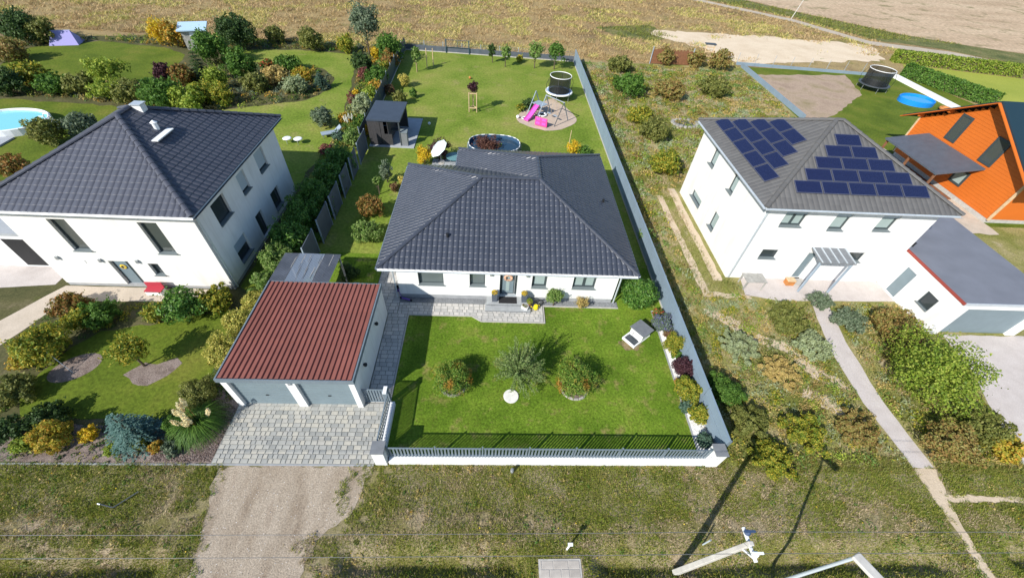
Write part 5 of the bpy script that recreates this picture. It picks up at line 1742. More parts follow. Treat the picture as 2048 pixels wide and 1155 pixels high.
# plot walls and hedges on the far right
t = thing('plot_wall', 'low blue grey wall between the two right hand plots', 'wall', (33.7, 43.6, 0))
for k in range(7):
    MB().box(-0.06, 0.06, k * 2.4, k * 2.4 + 2.37, -0.1, 0.55).build('wall_panel', 'wall_bluegrey', t)
t = thing('plinth_wall', 'low pale wall with wire posts at the far edge of the right plots', 'wall', (33.4, 61.3, 0), -0.07)
for k in range(9):
    MB().box(k * 2.5, k * 2.5 + 2.47, -0.06, 0.06, -0.1, 0.35).build('wall_panel', 'wall_bluegrey', t)
    if k < 8:
        MB().tube((k * 2.5, 0.09, 0), (k * 2.5, 0.09, 1.5), 0.025).build('post', 'steel_blue', t)


def box_hedge(name, label, x0, y0, x1, y1, th, h, pal, n, seed):
    L = math.hypot(x1 - x0, y1 - y0)
    t = thing(name, label, 'hedge', (x0, y0, 0), math.atan2(y1 - y0, x1 - x0))
    rg = np.random.default_rng(seed)
    MB().box(0.15, L - 0.15, -th / 2 + 0.15, th / 2 - 0.15, 0, h - 0.15).build('branches', 'bark', t)
    u = rg.random((n, 3))
    f = rg.integers(0, 4, n)
    P = np.stack([u[:, 0] * L, (u[:, 1] - 0.5) * th, u[:, 2] * h], 1)
    Nn = np.zeros((n, 3))
    for k_, (ax, val, nv) in enumerate(((1, -th / 2, (0, -1, 0.3)), (1, th / 2, (0, 1, 0.3)), (2, h, (0, 0, 1)), (0, 0, (-1, 0, 0.3)))):
        m_ = f == k_
        P[m_, ax] = val
        Nn[m_] = nv
    P += rg.normal(size=P.shape) * 0.07
    V, F = leaf_quads(P, Nn, 0.26, rg, 0.6)
    npobj('foliage', V, F, 'leaf_' + pal, t)


box_hedge('box_hedge', 'clipped green hedge behind the blue paddling pool', 57.6, 60.9, 62.0, 50.6, 1.1, 1.5, 'green', 9000, 5)
box_hedge('box_hedge', 'clipped green hedge along the far dirt track', 60.6, 67.4, 78.0, 63.6, 1.2, 1.5, 'brightgreen', 9000, 6)
t = thing('white_wall', 'long low white garden wall beside the blue paddling pool', 'wall', (55.4, 60.2, 0), -1.53)
for k in range(5):
    MB().box(k * 2.4, k * 2.4 + 2.38, -0.15, 0.15, -0.1, 0.5).build('wall_panel', 'white_render', t)

# ================================================================== GARDEN THINGS
# hutch on the front lawn
hu = thing('garden_hutch', 'small white garden hutch with grey roof and dark open deck', 'hutch', (7.74, 12.60, 0), math.atan2(0.87, 1.12))
# local x: along the long side, y: across
MB().box(0, 1.40, 0, 0.82, 0.0, 0.07).build('base', 'white_paint', hu)
MB().box(0.07, 0.55, 0.07, 0.75, 0.071, 0.085).build('deck', 'anthracite', hu)
MB().box(0.0, 0.56, 0.0, 0.06, 0.071, 0.16).box(0.0, 0.56, 0.76, 0.82, 0.071, 0.16).box(0.0, 0.06, 0.061, 0.759, 0.071, 0.16).build('rim', 'white_paint', hu)
w = MB()
w.box(0.58, 1.38, 0.02, 0.05, 0.071, 0.55).box(0.58, 1.38, 0.77, 0.80, 0.071, 0.55).box(1.35, 1.38, 0.051, 0.769, 0.071, 0.50)
w.build('wall', 'white_paint', hu)
hp = [(0.05, 0.071), (0.20, 0.071), (0.22, 0.30), (0.32, 0.40), (0.43, 0.36), (0.55, 0.40), (0.62, 0.28), (0.64, 0.071), (0.77, 0.071), (0.77, 0.60), (0.05, 0.60)]
mb = MB()
n_ = len(hp)
mb.v = [(0.58, y, z) for y, z in hp] + [(0.61, y, z) for y, z in hp]
mb.f = [tuple(range(n_)), tuple(range(2 * n_ - 1, n_ - 1, -1))] + [(i, i + n_, (i + 1) % n_ + n_, (i + 1) % n_) for i in range(n_)]
mb.build('front_wall', 'white_paint', hu)
MB().hexa([(0.50, -0.06, 0.62), (1.46, -0.06, 0.53), (1.46, 0.88, 0.53), (0.50, 0.88, 0.62), (0.50, -0.06, 0.65), (1.46, -0.06, 0.56), (1.46, 0.88, 0.56), (0.50, 0.88, 0.65)]).build('roof', 'cap_grey', hu)
sheet('worn_patch', [(7.62 + (0.60 + 0.10 * math.sin(3 * a)) * math.cos(a), 12.86 + (0.40 + 0.08 * math.sin(5 * a)) * math.sin(a)) for a in np.linspace(0, 6.28, 24)[:-1]], 0.005, 'lawn_worn', (0.08, 0.05), 3)
# stone rings, lid
for i, (x, y, r) in enumerate(((-1.64, 10.25, 0.60), (4.24, 10.22, 0.66))):
    t = thing('edging_ring', 'ring of edging stones under the round shrub ' + ('left of the feathery tree' if i == 0 else 'right of the feathery tree'), 'stone ring', (x, y, 0))
    sm = None
    for k in range(16):
        an = 2 * math.pi * k / 16
        q = (r * math.cos(an), r * math.sin(an), 0)
        if sm is None:
            sm = MB().hexa([(-0.05, -0.12, 0), (0.05, -0.12, 0), (0.05, 0.12, 0), (-0.05, 0.12, 0), (-0.04, -0.11, 0.09), (0.04, -0.11, 0.09), (0.04, 0.11, 0.09), (-0.04, 0.11, 0.09)]).build('edging_stone', 'stone_edge', t, loc=q)
            sm.rotation_euler = (0, 0, an)
        else:
            share(sm, 'edging_stone', t, q, (0, 0, an), (1, 1, random.uniform(0.8, 1.2)))
    struct(sheet('shrub_bed', [(x + (r - 0.05) * math.cos(a), y + (r - 0.05) * math.sin(a)) for a in np.linspace(0, 6.28, 24)[:-1]], 0.02, 'mulch'))
t = tag(MB().lathe([(0.0, -0.05), (0.36, -0.05), (0.36, 0.045), (0.34, 0.055), (0.0, 0.055)], 28, (0, 0)).build('cistern_lid', 'lid_stone', None, loc=(1.13, 9.68, 0)), 'round pale stone lid in the middle of the front lawn', 'lid')
# things by the entrance
t = thing('watering_can', 'bright yellow watering can right of the entrance steps', 'watering can', (2.62, 15.22, 0.05), 0.4)
MB().lathe([(0.0, 0), (0.14, 0.0), (0.15, 0.10), (0.11, 0.26), (0.09, 0.27), (0.0, 0.24)], 14).build('body', 'yellow_plastic', t, True)
MB().tube((-0.12, 0, 0.08), (-0.32, 0, 0.30), 0.022, 0.03).build('spout', 'yellow_plastic', t)
MB().path([(0.10, 0, 0.25), (0.22, 0, 0.22), (0.24, 0, 0.12), (0.14, 0, 0.04)], 0.014).build('handle', 'yellow_plastic', t)
t = thing('flower_trough', 'white trough with red flowers on the right end of the steps', 'planter', (1.98, 15.10, 0.186), -0.45)
MB().hexa([(-0.17, -0.10, 0), (0.17, -0.10, 0), (0.17, 0.10, 0), (-0.17, 0.10, 0), (-0.20, -0.12, 0.16), (0.20, -0.12, 0.16), (0.20, 0.12, 0.16), (-0.20, 0.12, 0.16)]).build('trough', 'white_paint', t)
rg = np.random.default_rng(3)
P = np.stack([rg.uniform(-.18, .18, 120), rg.uniform(-.1, .1, 120), rg.uniform(0.15, 0.22, 120)], 1)
V, F = leaf_quads(P, np.tile((0, 0, 1.0), (120, 1)), 0.06, rg)
npobj('flowers', V, F, 'leaf_redflower', t)
t = thing('topiary_pot', 'light green ball plant in a pot behind the white trough', 'potted plant', (2.25, 15.36, 0.186))
MB().lathe([(0.0, 0), (0.10, 0.0), (0.13, 0.18), (0.11, 0.18), (0.0, 0.16)], 12).build('pot', 'terracotta', t)
d3 = rg.normal(size=(420, 3))
d3 /= np.linalg.norm(d3, axis=1)[:, None]
V, F = leaf_quads(d3 * 0.17 + np.array((0, 0, 0.32)), d3, 0.06, rg)
npobj('foliage', V, F, 'leaf_brightgreen', t)
t = thing('garden_hose', 'coiled dark garden hose on a stand near the yellow can', 'hose', (2.86, 15.5, 0.04))
mb = MB()
for k in range(4):
    rr = 0.20 - k * 0.012
    pts = [(rr * math.cos(a), 0.03 * k - 0.05, 0.28 + rr * math.sin(a)) for a in np.linspace(0, 6.28, 20)]
    mb.path(pts, 0.012, 5)
mb.build('coil', 'black_plastic', t)
MB().tube((-0.12, 0, 0), (0, 0, 0.3), 0.012).tube((0.12, 0, 0), (0, 0, 0.3), 0.012).build('stand', 'steel', t)
# scooter and bucket at the left corner of the house
t = thing('kick_scooter', 'purple kick scooter leaning at the left corner of the bungalow', 'scooter', (-4.75, 15.62, 0.05), -0.3)
MB().box(-0.25, 0.25, -0.05, 0.05, 0.08, 0.11).build('deck', 'purple_plastic', t)
MB().tube((-0.28, 0, 0.08), (-0.38, 0.02, 0.72), 0.018).tube((-0.38, -0.18, 0.72), (-0.38, 0.2, 0.72), 0.015).build('handlebar', 'purple_plastic', t)
for x in (-0.33, 0.3):
    MB().tube((x, -0.02, 0.075), (x, 0.02, 0.075), 0.07, n=12).build('wheel', 'black_plastic', t)
t = tag(MB().lathe([(0.0, 0), (0.13, 0.0), (0.16, 0.28), (0.15, 0.28), (0.12, 0.03), (0, 0.02)], 14).build('plant_bucket', 'black_plastic', None, loc=(-5.35, 16.35, 0.05)), 'black bucket standing at the left wall of the bungalow', 'bucket')
t = thing('work_bench', 'white and yellow tool crate on the paving behind the garage', 'crate', (-7.3, 15.9, 0.0))
MB().box(-0.35, 0.35, -0.22, 0.22, 0, 0.75).build('table', 'wood_grey', t)
MB().box(-0.3, 0.0, -0.15, 0.15, 0.751, 0.90).build('box', 'white_paint', t)
MB().box(0.04, 0.3, -0.15, 0.15, 0.751, 0.88).build('case', 'yellow_plastic', t)

# parasol and terrace table
t = thing('parasol', 'tilted white parasol standing behind the bungalow terrace', 'parasol', (-4.35, 30.9, 0))
MB().tube((0, 0, 0), (0, 0, 1.55), 0.025).build('pole', 'steel', t)
MB().lathe([(0.0, 0), (0.25, 0.0), (0.25, 0.06), (0.0, 0.08)], 12).build('foot', 'concrete', t)
cb_ = MB()
K = 8
cb_.v = [(0, 0, 0.42)] + [(0.85 * math.cos(2 * math.pi * k / K), 0.85 * math.sin(2 * math.pi * k / K), 0) for k in range(K)] + [(0, 0, 0.40)]
cb_.f = [(0, 1 + k, 1 + (k + 1) % K) for k in range(K)] + [(K + 1, 1 + (k + 1) % K, 1 + k) for k in range(K)]
c_ = cb_.build('canopy', 'pale_fabric', t, loc=(-0.15, 0.0, 1.35))
c_.rotation_euler = (0.25, -0.62, 0)
t = thing('garden_table', 'round teal garden table under the parasol', 'table', (-3.25, 30.9, 0))
MB().lathe([(0.0, 0.70), (0.68, 0.70), (0.68, 0.73), (0.0, 0.74)], 24).build('table_top', 'teal_table', t)
for a in (0.5, 2.1, 3.7, 5.3):
    MB().tube((0.45 * math.cos(a), 0.45 * math.sin(a), 0), (0.35 * math.cos(a), 0.35 * math.sin(a), 0.7), 0.02).build('leg', 'steel', t)
struct(MB().box(-5.1, -2.0, 25.1, 31.6, -0.05, 0.035).build('rear_terrace', 'terrace_slab'))

# oval pool
po = thing('oval_pool', 'dark blue oval garden pool with white rim clips behind the bungalow', 'pool', (0.0, 33.0, 0))
RX, RY = 2.22, 1.55
mb = MB()
n_ = 40
ov = lambda s, z: [(RX * s * math.copysign(abs(math.cos(a)) ** 0.8, math.cos(a)), RY * s * math.copysign(abs(math.sin(a)) ** 0.8, math.sin(a)), z) for a in np.linspace(0, 2 * math.pi, n_ + 1)[:-1]]
rings = [ov(1.02, 0.0), ov(1.0, 0.98), ov(0.965, 0.98), ov(0.95, 0.05)]
for r in rings:
    mb.v += r
for q in range(3):
    for k in range(n_):
        j = (k + 1) % n_
        mb.f.append((q * n_ + k, q * n_ + j, (q + 1) * n_ + j, (q + 1) * n_ + k))
mb.f.append(tuple(3 * n_ + k for k in range(n_)))
mb.build('pool_wall', 'pool_liner', po)
MB().poly(ov(0.962, 0.70)).build('water', 'water_dark', po)
rim = ov(0.985, 1.0)
for k in range(n_):
    a, b = Vector(rim[k]), Vector(rim[(k + 1) % n_])
    white = (k % 2 == 0)
    MB().tube(a, b, 0.035 if white else 0.028, n=6).build('rim_segment', 'white_paint' if white else 'steel_blue', po)
for k in range(0, n_, 4):
    p = Vector(ov(1.06, 0)[k])
    MB().tube(p, (p.x * 0.96, p.y * 0.96, 0.95), 0.03, n=6).build('support_leg', 'steel_blue', po)
MB().box(1.0, 1.18, -1.75, -1.6, 0.3, 0.75).build('filter_pump', 'soffit_white', po)

# play sand, swing, slide
sheet('play_area', [(2.1, 40.4), (2.4, 39.4), (3.3, 38.6), (4.8, 37.9), (5.6, 38.0), (6.4, 38.3), (7.5, 39.3), (8.2, 40.4), (8.2, 41.5), (7.5, 43.5), (6.6, 45.2), (6.3, 45.9), (5.6, 45.4), (4.6, 44.0), (3.6, 43.1), (2.6, 41.8)], 0.02, 'play_sand', (0.5, 0.1), 3)
sw = thing('swing_set', 'grey metal swing set with play platform on the sand', 'swing set', (5.6, 40.6, 0), math.radians(135))
# local x along the beam (towards the platform), y across
zt = 2.05
for x in (-1.35, 0.9, 2.25):
    MB().tube((x, -1.1, 0), (x, 0, zt), 0.045, n=6).build('leg', 'steel_blue', sw)
    MB().tube((x, 1.1, 0), (x, 0, zt), 0.045, n=6).build('leg', 'steel_blue' if x > 0 else 'anthracite', sw)
MB().tube((-1.45, 0, zt), (0.95, 0, zt), 0.05, n=8).build('beam', 'steel', sw)
MB().box(0.95, 2.2, -0.5, 0.5, 1.0, 1.05).build('platform', 'steel_blue', sw)
for k in range(5):
    MB().box(1.1 + k * 0.0, 1.95, 0.52 + k * 0.10, 0.58 + k * 0.10, 0.82 - k * 0.18, 0.85 - k * 0.18).build('ladder_rung', 'wood_brown', sw)
for x0 in (-0.85, -0.05):
    for dx in (0, 0.42):
        MB().tube((x0 + dx, 0, zt), (x0 + dx, 0.15, 0.62), 0.012, n=5).build('rope', 'paleyellow_rope' if False else 'wood_light', sw)
    MB().box(x0 - 0.02, x0 + 0.44, 0.05, 0.25, 0.58, 0.62).build('swing_seat', 'steel_blue', sw)
t = thing('slide', 'magenta plastic slide running down from the swing platform', 'slide', (4.22, 41.25, 0), math.radians(-128))
mb = MB()
prof = [(0.0, 1.06), (0.35, 0.92), (0.8, 0.62), (1.15, 0.42), (1.55, 0.22), (1.95, 0.14)]
for x, z in prof:
    mb.v += [(x, -0.27, z + 0.14), (x, -0.22, z), (x, 0.22, z), (x, 0.27, z + 0.14), (x, 0.27, z - 0.03), (x, -0.27, z - 0.03)]
for i in range(len(prof) - 1):
    for k in range(6):
        j = (k + 1) % 6
        mb.f.append((i * 6 + k, i * 6 + j, (i + 1) * 6 + j, (i + 1) * 6 + k))
mb.f.append((0, 1, 2, 3, 4, 5))
mb.f.append(tuple(range(len(prof) * 6 - 6, len(prof) * 6)))
mb.build('chute', 'magenta_plastic', t)
MB().box(1.6, 1.7, -0.2, 0.2, 0.0, 0.12).build('foot', 'magenta_plastic', t)
t = thing('toy_kitchen', 'pink plastic toy bench standing at the front edge of the sand', 'toy', (4.45, 38.75, 0.02), -0.45)
MB().box(-0.62, 0.62, -0.05, 0.05, 0.05, 0.85).build('back_panel', 'pink_plastic', t, bev=0.03)
MB().box(-0.60, 0.60, 0.06, 0.40, 0.30, 0.38).build('shelf', 'pink_plastic', t)
for x in (-0.3, 0.3):
    for z in (0.22, 0.58):
        MB().box(x - 0.2, x + 0.2, -0.075, -0.052, z, z + 0.2).build('panel', 'magenta_plastic', t)
    MB().box(x - 0.05, x + 0.05, 0.06, 0.38, 0.0, 0.299).build('leg', 'red_plastic', t)
t = thing('ring_sandpit', 'black round sandpit with white rim lying in the play sand', 'sandpit', (4.75, 41.3, 0.02))
tor = lambda R, r, z: [(R - r, z), (R - r * 0.6, z + r * 0.8), (R, z + r), (R + r * 0.6, z + r * 0.8), (R + r, z), (R, z - r * 0.3), (R - r, z)]
MB().lathe(tor(0.42, 0.10, 0.08), 20).build('rim', 'white_paint', t, True)
MB().lathe([(0.0, 0.06), (0.33, 0.07)], 20).build('hollow', 'black_plastic', t)
tag(MB().lathe(tor(0.28, 0.05, 0.04), 18).build('sand_ring', 'white_paint', None, True, loc=(2.95, 40.4, 0.02)), 'white plastic ring at the foot of the slide', 'ring')


def ball(x, y, r, z, label, mat):
    prof = [(r * math.sin(a), z + r - r * math.cos(a)) for a in np.linspace(0.01, math.pi - 0.01, 9)]
    return tag(MB().lathe(prof, 14).build('ball', mat, None, True, loc=(x, y, 0)), label, 'ball')


ball(2.25, 40.35, 0.16, 0.02, 'white ball at the left edge of the play sand', 'white_paint')
ball(-3.04, 50.3, 0.15, 0, 'pale orange ball far back on the lawn', 'orange_brown')
ball(-6.2, 38.0, 0.13, 0, 'small white ball in the shadow of the garden house', 'white_paint')

# trampoline


def trampoline(x, y, label, R=1.42, zm=0.78, zt=2.35, pad='white_paint', pad2='pad_blue', s=1.0):
    t = thing('trampoline', label, 'trampoline', (x, y, 0))
    MB().lathe([(0.0, zm), (R - 0.25, zm)], 32).build('jump_mat', 'trampoline_mat', t)
    MB().lathe([(R - 0.27, zm + 0.02), (R - 0.10, zm + 0.05)], 32).build('inner_pad', pad2, t)
    MB().lathe([(R - 0.098, zm + 0.05), (R + 0.04, zm + 0.03), (R + 0.05, zm - 0.05)], 32).build('outer_pad', pad, t)
    MB().lathe([(R - 0.26, zm + 0.03), (R - 0.33, zm + 0.8), (R - 0.28, zt)], 32).build('safety_net', 'net_black', t)
    ring = [((R - 0.28) * math.cos(a), (R - 0.28) * math.sin(a), zt) for a in np.linspace(0, 2 * math.pi, 33)]
    MB().path(ring, 0.035, 6).build('top_ring', 'white_paint', t)
    for k in range(6):
        a = 2 * math.pi * (k + 0.25) / 6
        c, q = math.cos(a), math.sin(a)
        MB().path([((R + 0.02) * c, (R + 0.02) * q, zm - 0.02), ((R + 0.12) * c, (R + 0.12) * q, zm + 0.8), ((R - 0.25) * c, (R - 0.25) * q, zt)], 0.022, 6).build('pole', 'black_plastic', t)
        MB().tube(((R - 0.05) * c, (R - 0.05) * q, 0), ((R - 0.05) * c, (R - 0.05) * q, zm - 0.04), 0.022, n=6).build('leg', 'steel', t)
    return t


trampoline(6.85, 46.0, 'round trampoline with black safety net beside the swing set')
trampoline(48.7, 54.6, 'dark trampoline with net on the right neighbour lawn', 1.75, 0.7, 2.4, 'anthracite', 'anthracite')
t = thing('paddling_pool', 'bright blue round paddling pool beside the white garden wall', 'pool', (51.9, 50.7, 0))
MB().lathe([(2.05, 0), (2.05, 0.5), (1.95, 0.55), (1.88, 0.5), (1.85, 0.05)], 28, (0, 0), 1.0, 0.8).build('pool_wall', 'pool_blue', t)
MB().lathe([(0, 0.38), (1.9, 0.38)], 28, (0, 0), 1.0, 0.8).build('water', 'water_blue', t)
t = thing('float_toy', 'orange inflatable toy beside the blue paddling pool', 'toy', (54.1, 48.6, 0))
MB().lathe(tor(0.5, 0.2, 0.18), 16).build('tube_ring', 'orange_brown', t, True)
t = thing('neighbour_pool', 'turquoise oval pool in the left neighbour rear garden', 'pool', (-40.3, 33.9, 0), 0.12)
MB().lathe([(3.0, 0), (3.0, 0.55), (2.9, 0.6), (2.8, 0.55), (2.8, 0.1)], 36, (0, 0), 1.0, 0.75).build('pool_wall', 'soffit_white', t)
MB().lathe([(0, 0.42), (2.84, 0.42)], 36, (0, 0), 1.0, 0.75).build('water', 'water_turq', t)
t = thing('pool_ladder', 'white pool ladder at the right end of the turquoise pool', 'ladder', (-37.0, 34.0, 0), 0.1)
for y in (-0.25, 0.25):
    MB().path([(0.35, y, 0), (0.1, y, 1.05), (-0.25, y, 1.05), (-0.4, y, 0.5)], 0.03).build('rail', 'white_paint', t)
for k in range(3):
    MB().box(0.12 + k * 0.07, 0.22 + k * 0.07, -0.24, 0.24, 0.75 - k * 0.25, 0.79 - k * 0.25).build('step', 'white_paint', t)
struct(MB().box(-41.5, -38.4, 30.4, 31.9, -0.05, 0.12).build('pool_deck', 'terrace_slab'))
# left neighbour's shed, tent, chairs
t = thing('tool_shed', 'small pale blue roofed shed at the far end of the left garden', 'shed', (-35.9, 55.9, 0), 0.35)
MB().box(-1.2, 1.2, -0.9, 0.9, 0, 2.0).build('wall', 'wood_grey', t)
MB().hexa([(-1.5, -1.2, 1.95), (1.5, -1.2, 1.95), (1.5, 1.2, 2.25), (-1.5, 1.2, 2.25), (-1.5, -1.2, 2.07), (1.5, -1.2, 2.07), (1.5, 1.2, 2.37), (-1.5, 1.2, 2.37)]).build('roof', 'shed_blue', t)
MB().box(-0.4, 0.4, -0.93, -0.901, 0.05, 1.8).build('door', 'soffit_white', t)
t = thing('play_tent', 'small violet play tent at the far left lawn edge', 'tent', (-50.3, 54.6, 0), 0.3)
mb = MB()
mb.v = [(-1.4, -1, 0), (1.4, -1, 0), (1.4, 1, 0), (-1.4, 1, 0), (-0.9, 0, 1.3), (0.9, 0, 1.3)]
mb.f = [(0, 1, 5, 4), (1, 2, 5), (2, 3, 4, 5), (3, 0, 4)]
mb.build('tent_cloth', 'purple_fabric', t)
MB().tube((-1.0, 0, 1.31), (1.0, 0, 1.31), 0.03).build('ridge_pole', 'steel', t)
for i, (x, y) in enumerate(((-16.6, 33.2), (-17.5, 33.2))):
    t = thing('garden_stool', ('right' if i == 0 else 'left') + ' one of two pale round stools on the left lawn', 'stool', (x, y, 0), 0, 'pale stools on the left lawn')
    MB().lathe([(0, 0.40), (0.34, 0.40), (0.36, 0.44), (0.3, 0.48), (0, 0.49)], 16).build('seat', 'soffit_white', t)
    for a in (0.5, 2.6, 4.7):
        MB().tube((0.25 * math.cos(a), 0.25 * math.sin(a), 0), (0.2 * math.cos(a), 0.2 * math.sin(a), 0.4), 0.02).build('leg', 'steel', t)
t = thing('sun_lounger', 'grey blue sun lounger beside the cream plumes on the left lawn', 'lounger', (-14.3, 34.9, 0), 0.5)
MB().box(-0.9, 0.3, -0.32, 0.32, 0.30, 0.36).build('seat', 'steel_blue', t)
MB().beam((0.3, 0, 0.33), (0.85, 0, 0.75), 0.64, 0.05).build('backrest', 'steel_blue', t)
for x in (-0.8, 0.2):
    for y in (-0.28, 0.28):
        MB().box(x - 0.025, x + 0.025, y - 0.025, y + 0.025, 0, 0.3).build('leg', 'steel', t)
t = thing('garden_bench', 'red and white garden bench at the left house front wall', 'bench', (-18.3, 15.62, 0.015))
t.scale = (0.8, 0.75, 0.8)
MB().box(-0.55, 0.55, -0.25, 0.2, 0.40, 0.46).build('seat', 'red_plastic', t)
MB().box(-0.55, 0.55, 0.2, 0.26, 0.46, 0.9).build('backrest', 'red_plastic', t)
MB().box(-0.5, 0.5, -0.27, -0.255, 0.1, 0.38).build('front_panel', 'white_paint', t)
for x in (-0.5, 0.5):
    MB().box(x - 0.03, x + 0.03, -0.22, 0.22, 0, 0.399).build('leg', 'white_paint', t)
t = thing('bed_swing', 'thin grey frame standing by the oval mulch bed', 'frame', (-19.9, 11.0, 0))
MB().tube((-0.9, 0.4, 0), (-0.1, 0.0, 1.0), 0.012).tube((0.6, -0.4, 0), (-0.1, 0.0, 1.0), 0.012).tube((-0.1, 0, 1.0), (-1.1, 1.1, 1.0), 0.012).build('tubes', 'steel', t)
t = thing('patio_table', 'grey slatted table left of the right house door', 'table', (16.3, 17.6, 0.012))
for k in range(6):
    MB().box(-0.65, 0.65, -0.4 + k * 0.135, -0.4 + k * 0.135 + 0.115, 0.70, 0.74).build('slat', 'wood_grey', t)
for x in (-0.58, 0.58):
    for y in (-0.34, 0.34):
        MB().box(x - 0.03, x + 0.03, y - 0.03, y + 0.03, 0, 0.699).build('leg', 'wood_grey', t)
t = thing('parcel_box', 'orange box beside the right house entrance', 'box', (19.0, 17.9, 0.012))
MB().box(-0.25, 0.25, -0.18, 0.18, 0, 0.36).build('body', 'orange_brown', t, bev=0.01)
MB().box(-0.27, 0.27, -0.2, 0.2, 0.361, 0.41).build('lid', 'wood_light', t, bev=0.01)
# pond on the right meadow
t = thing('garden_pond', 'small dark pond ringed with pale stones beyond the right wall', 'pond', (19.6, 41.1, 0))
MB().lathe([(0, 0.05), (1.15, 0.05)], 20, (0, 0), 1.0, 0.7).build('water', 'water_dark', t)
for k in range(18):
    a = 2 * math.pi * k / 18
    r_ = random.uniform(0.16, 0.28)
    MB().lathe([(0, 0.25 * r_ + 0.1), (r_ * 0.7, 0.7 * r_), (r_, 0.0)], 7, (1.28 * math.cos(a), 0.92 * math.sin(a))).build('stone', 'stone_edge', t)
# hunting seat at the back and small posts
t = thing('raised_seat', 'small wooden ladder seat with dark top at the far right hedge', 'ladder', (28.7, 60.7, 0), -0.1)
for x in (-0.55, 0.55):
    MB().beam((x, -0.3, 0), (x, 0.35, 2.3), 0.10, 0.10).build('rail', 'wood_light', t)
for k in range(4):
    MB().box(-0.5, 0.5, -0.18 + k * 0.14, -0.06 + k * 0.14, 0.45 + k * 0.5, 0.55 + k * 0.5).build('rung', 'wood_light', t)
MB().box(-0.7, 0.7, 0.15, 0.85, 2.3, 2.4).build('top_board', 'anthracite', t)
t = thing('reed_screen', 'brown reed screen with grey posts at the far right hedge', 'screen', (20.6, 59.6, 0), 0.02)
for k in range(36):
    MB().box(0.08 + k * 0.15, 0.08 + k * 0.15 + 0.145, -0.02, 0.02, 0.05, 1.75 + random.uniform(-0.15, 0.08)).build('reed_strip', 'wood_brown', t)
for x in (0, 5.55):
    MB().tube((x, -0.05, 0), (x, -0.05, 2.1), 0.06).build('post', 'steel_blue', t)

# ================================================================== STREET SIDE
pl = thing('utility_pole', 'tapered concrete utility pole carrying the overhead wires', 'utility pole', (7.15, 2.72, 0))
top = Vector((0.25, -0.15, 4.95))
MB().hexa([(-0.10, -0.09, -0.3), (0.10, -0.09, -0.3), (0.10, 0.09, -0.3), (-0.10, 0.09, -0.3)] + [tuple(top + Vector(q)) for q in ((-0.07, -0.06, 0), (0.07, -0.06, 0), (0.07, 0.06, 0), (-0.07, 0.06, 0))]).build('shaft', 'concrete_pole', pl, bev=0.015)
MB().beam(top + Vector((0, -0.42, -0.12)), top + Vector((0, 0.42, -0.12)), 0.07, 0.08).build('cross_arm', 'soffit_white', pl)
MB().beam(top + Vector((0.0, -0.36, -0.10)), top + Vector((-0.02, 0.0, -0.55)), 0.05, 0.05).build('brace', 'soffit_white', pl)
for dy, m_ in ((-0.26, 'soffit_white'), (0.26, 'insulator_blue')):
    MB().lathe([(0.0, 0), (0.06, 0.0), (0.085, 0.06), (0.05, 0.10), (0.07, 0.14), (0.0, 0.19)], 10).build('insulator', m_, pl, loc=tuple(top + Vector((0, dy, -0.07))))
    MB().box(-0.16, 0.16, -0.03, 0.03, 0, 0.05).build('clamp', m_, pl, loc=tuple(top + Vector((0, dy, 0.10))))
for dy, lab in ((-0.26, 'thin overhead wire nearest the street'), (0.26, 'thin overhead wire nearest the fence')):
    base = Vector((7.15, 2.72, 0)) + top + Vector((0, dy, 0.10))
    mb = MB()
    for sg in (-1, 1):
        pts = []
        for k in range(13):
            s_ = k / 12 * 40
            sag = 0.0011 * s_ * (40 - s_)
            pts.append(base + Vector((sg * s_, 0.004 * s_, -sag)))
        mb.path(pts, 0.008, 5)
    tag(mb.build('overhead_wire', 'wire_black'), lab, 'wire', 'overhead wires')
lp = thing('street_lamp', 'bent pale metal street lamp cut by the bottom picture edge', 'street lamp', (10.5, 2.30, 0))
MB().tube((0, 0, -0.1), (0.05, 0.0, 4.55), 0.06, 0.045, 10).build('pole', 'lamp_metal', lp)
MB().beam((0.02, 0.06, 4.58), (0.30, -0.60, 4.66), 0.30, 0.12).build('lamp_head', 'concrete_pole', lp, bev=0.03)
t = thing('marker_post', 'short white marker post beside the concrete slab', 'post', (3.12, 3.42, 0))
MB().tube((0, 0, -0.1), (0.02, 0.01, 0.72), 0.035).build('shaft', 'white_paint', t)
MB().box(-0.07, 0.10, -0.05, 0.05, 0.721, 0.80).build('cap', 'soffit_white', t)
t = thing('marker_post', 'short grey metal stake left of the utility pole', 'post', (8.37, 3.55, 0))
MB().tube((0, 0, -0.1), (0.02, 0, 0.70), 0.028).build('shaft', 'lamp_metal', t)
MB().tube((0.02, 0, 0.70), (0.021, 0, 0.72), 0.034).build('cap', 'steel', t)
t = thing('fence_bollard', 'little grey bollard in the grass before the front fence', 'bollard', (1.12, 6.2, 0))
MB().lathe([(0.07, -0.1), (0.07, 0.28), (0.05, 0.33), (0.0, 0.34)], 12).build('shaft', 'cap_grey', t)
MB().lathe([(0.075, 0.2), (0.075, 0.24)], 12).build('band', 'soffit_white', t)
t = thing('metal_rod', 'bent dark metal rod lying in the verge grass left of the drive', 'rod', (-13.8, 4.85, 0.06))
MB().path([(-0.5, 0.08, 0.05), (-0.02, -0.02, 0.02), (0.62, 0.52, 0.10)], 0.022, 6).build('bar', 'anthracite', t)
MB().tube((-0.52, 0.08, 0.05), (-0.62, 0.10, 0.06), 0.03).build('tip', 'steel', t)
t = thing('field_post', 'thin leaning pole beside the far dirt track', 'pole', (56.6, 91.1, 0))
MB().tube((0, 0, 0), (1.2, 0.3, 4.6), 0.07, 0.05, 6).build('shaft', 'concrete_pole', t)
MB().tube((1.2, 0.3, 4.6), (1.22, 0.31, 4.75), 0.09).build('cap', 'concrete', t)

# ================================================================== PLANTS


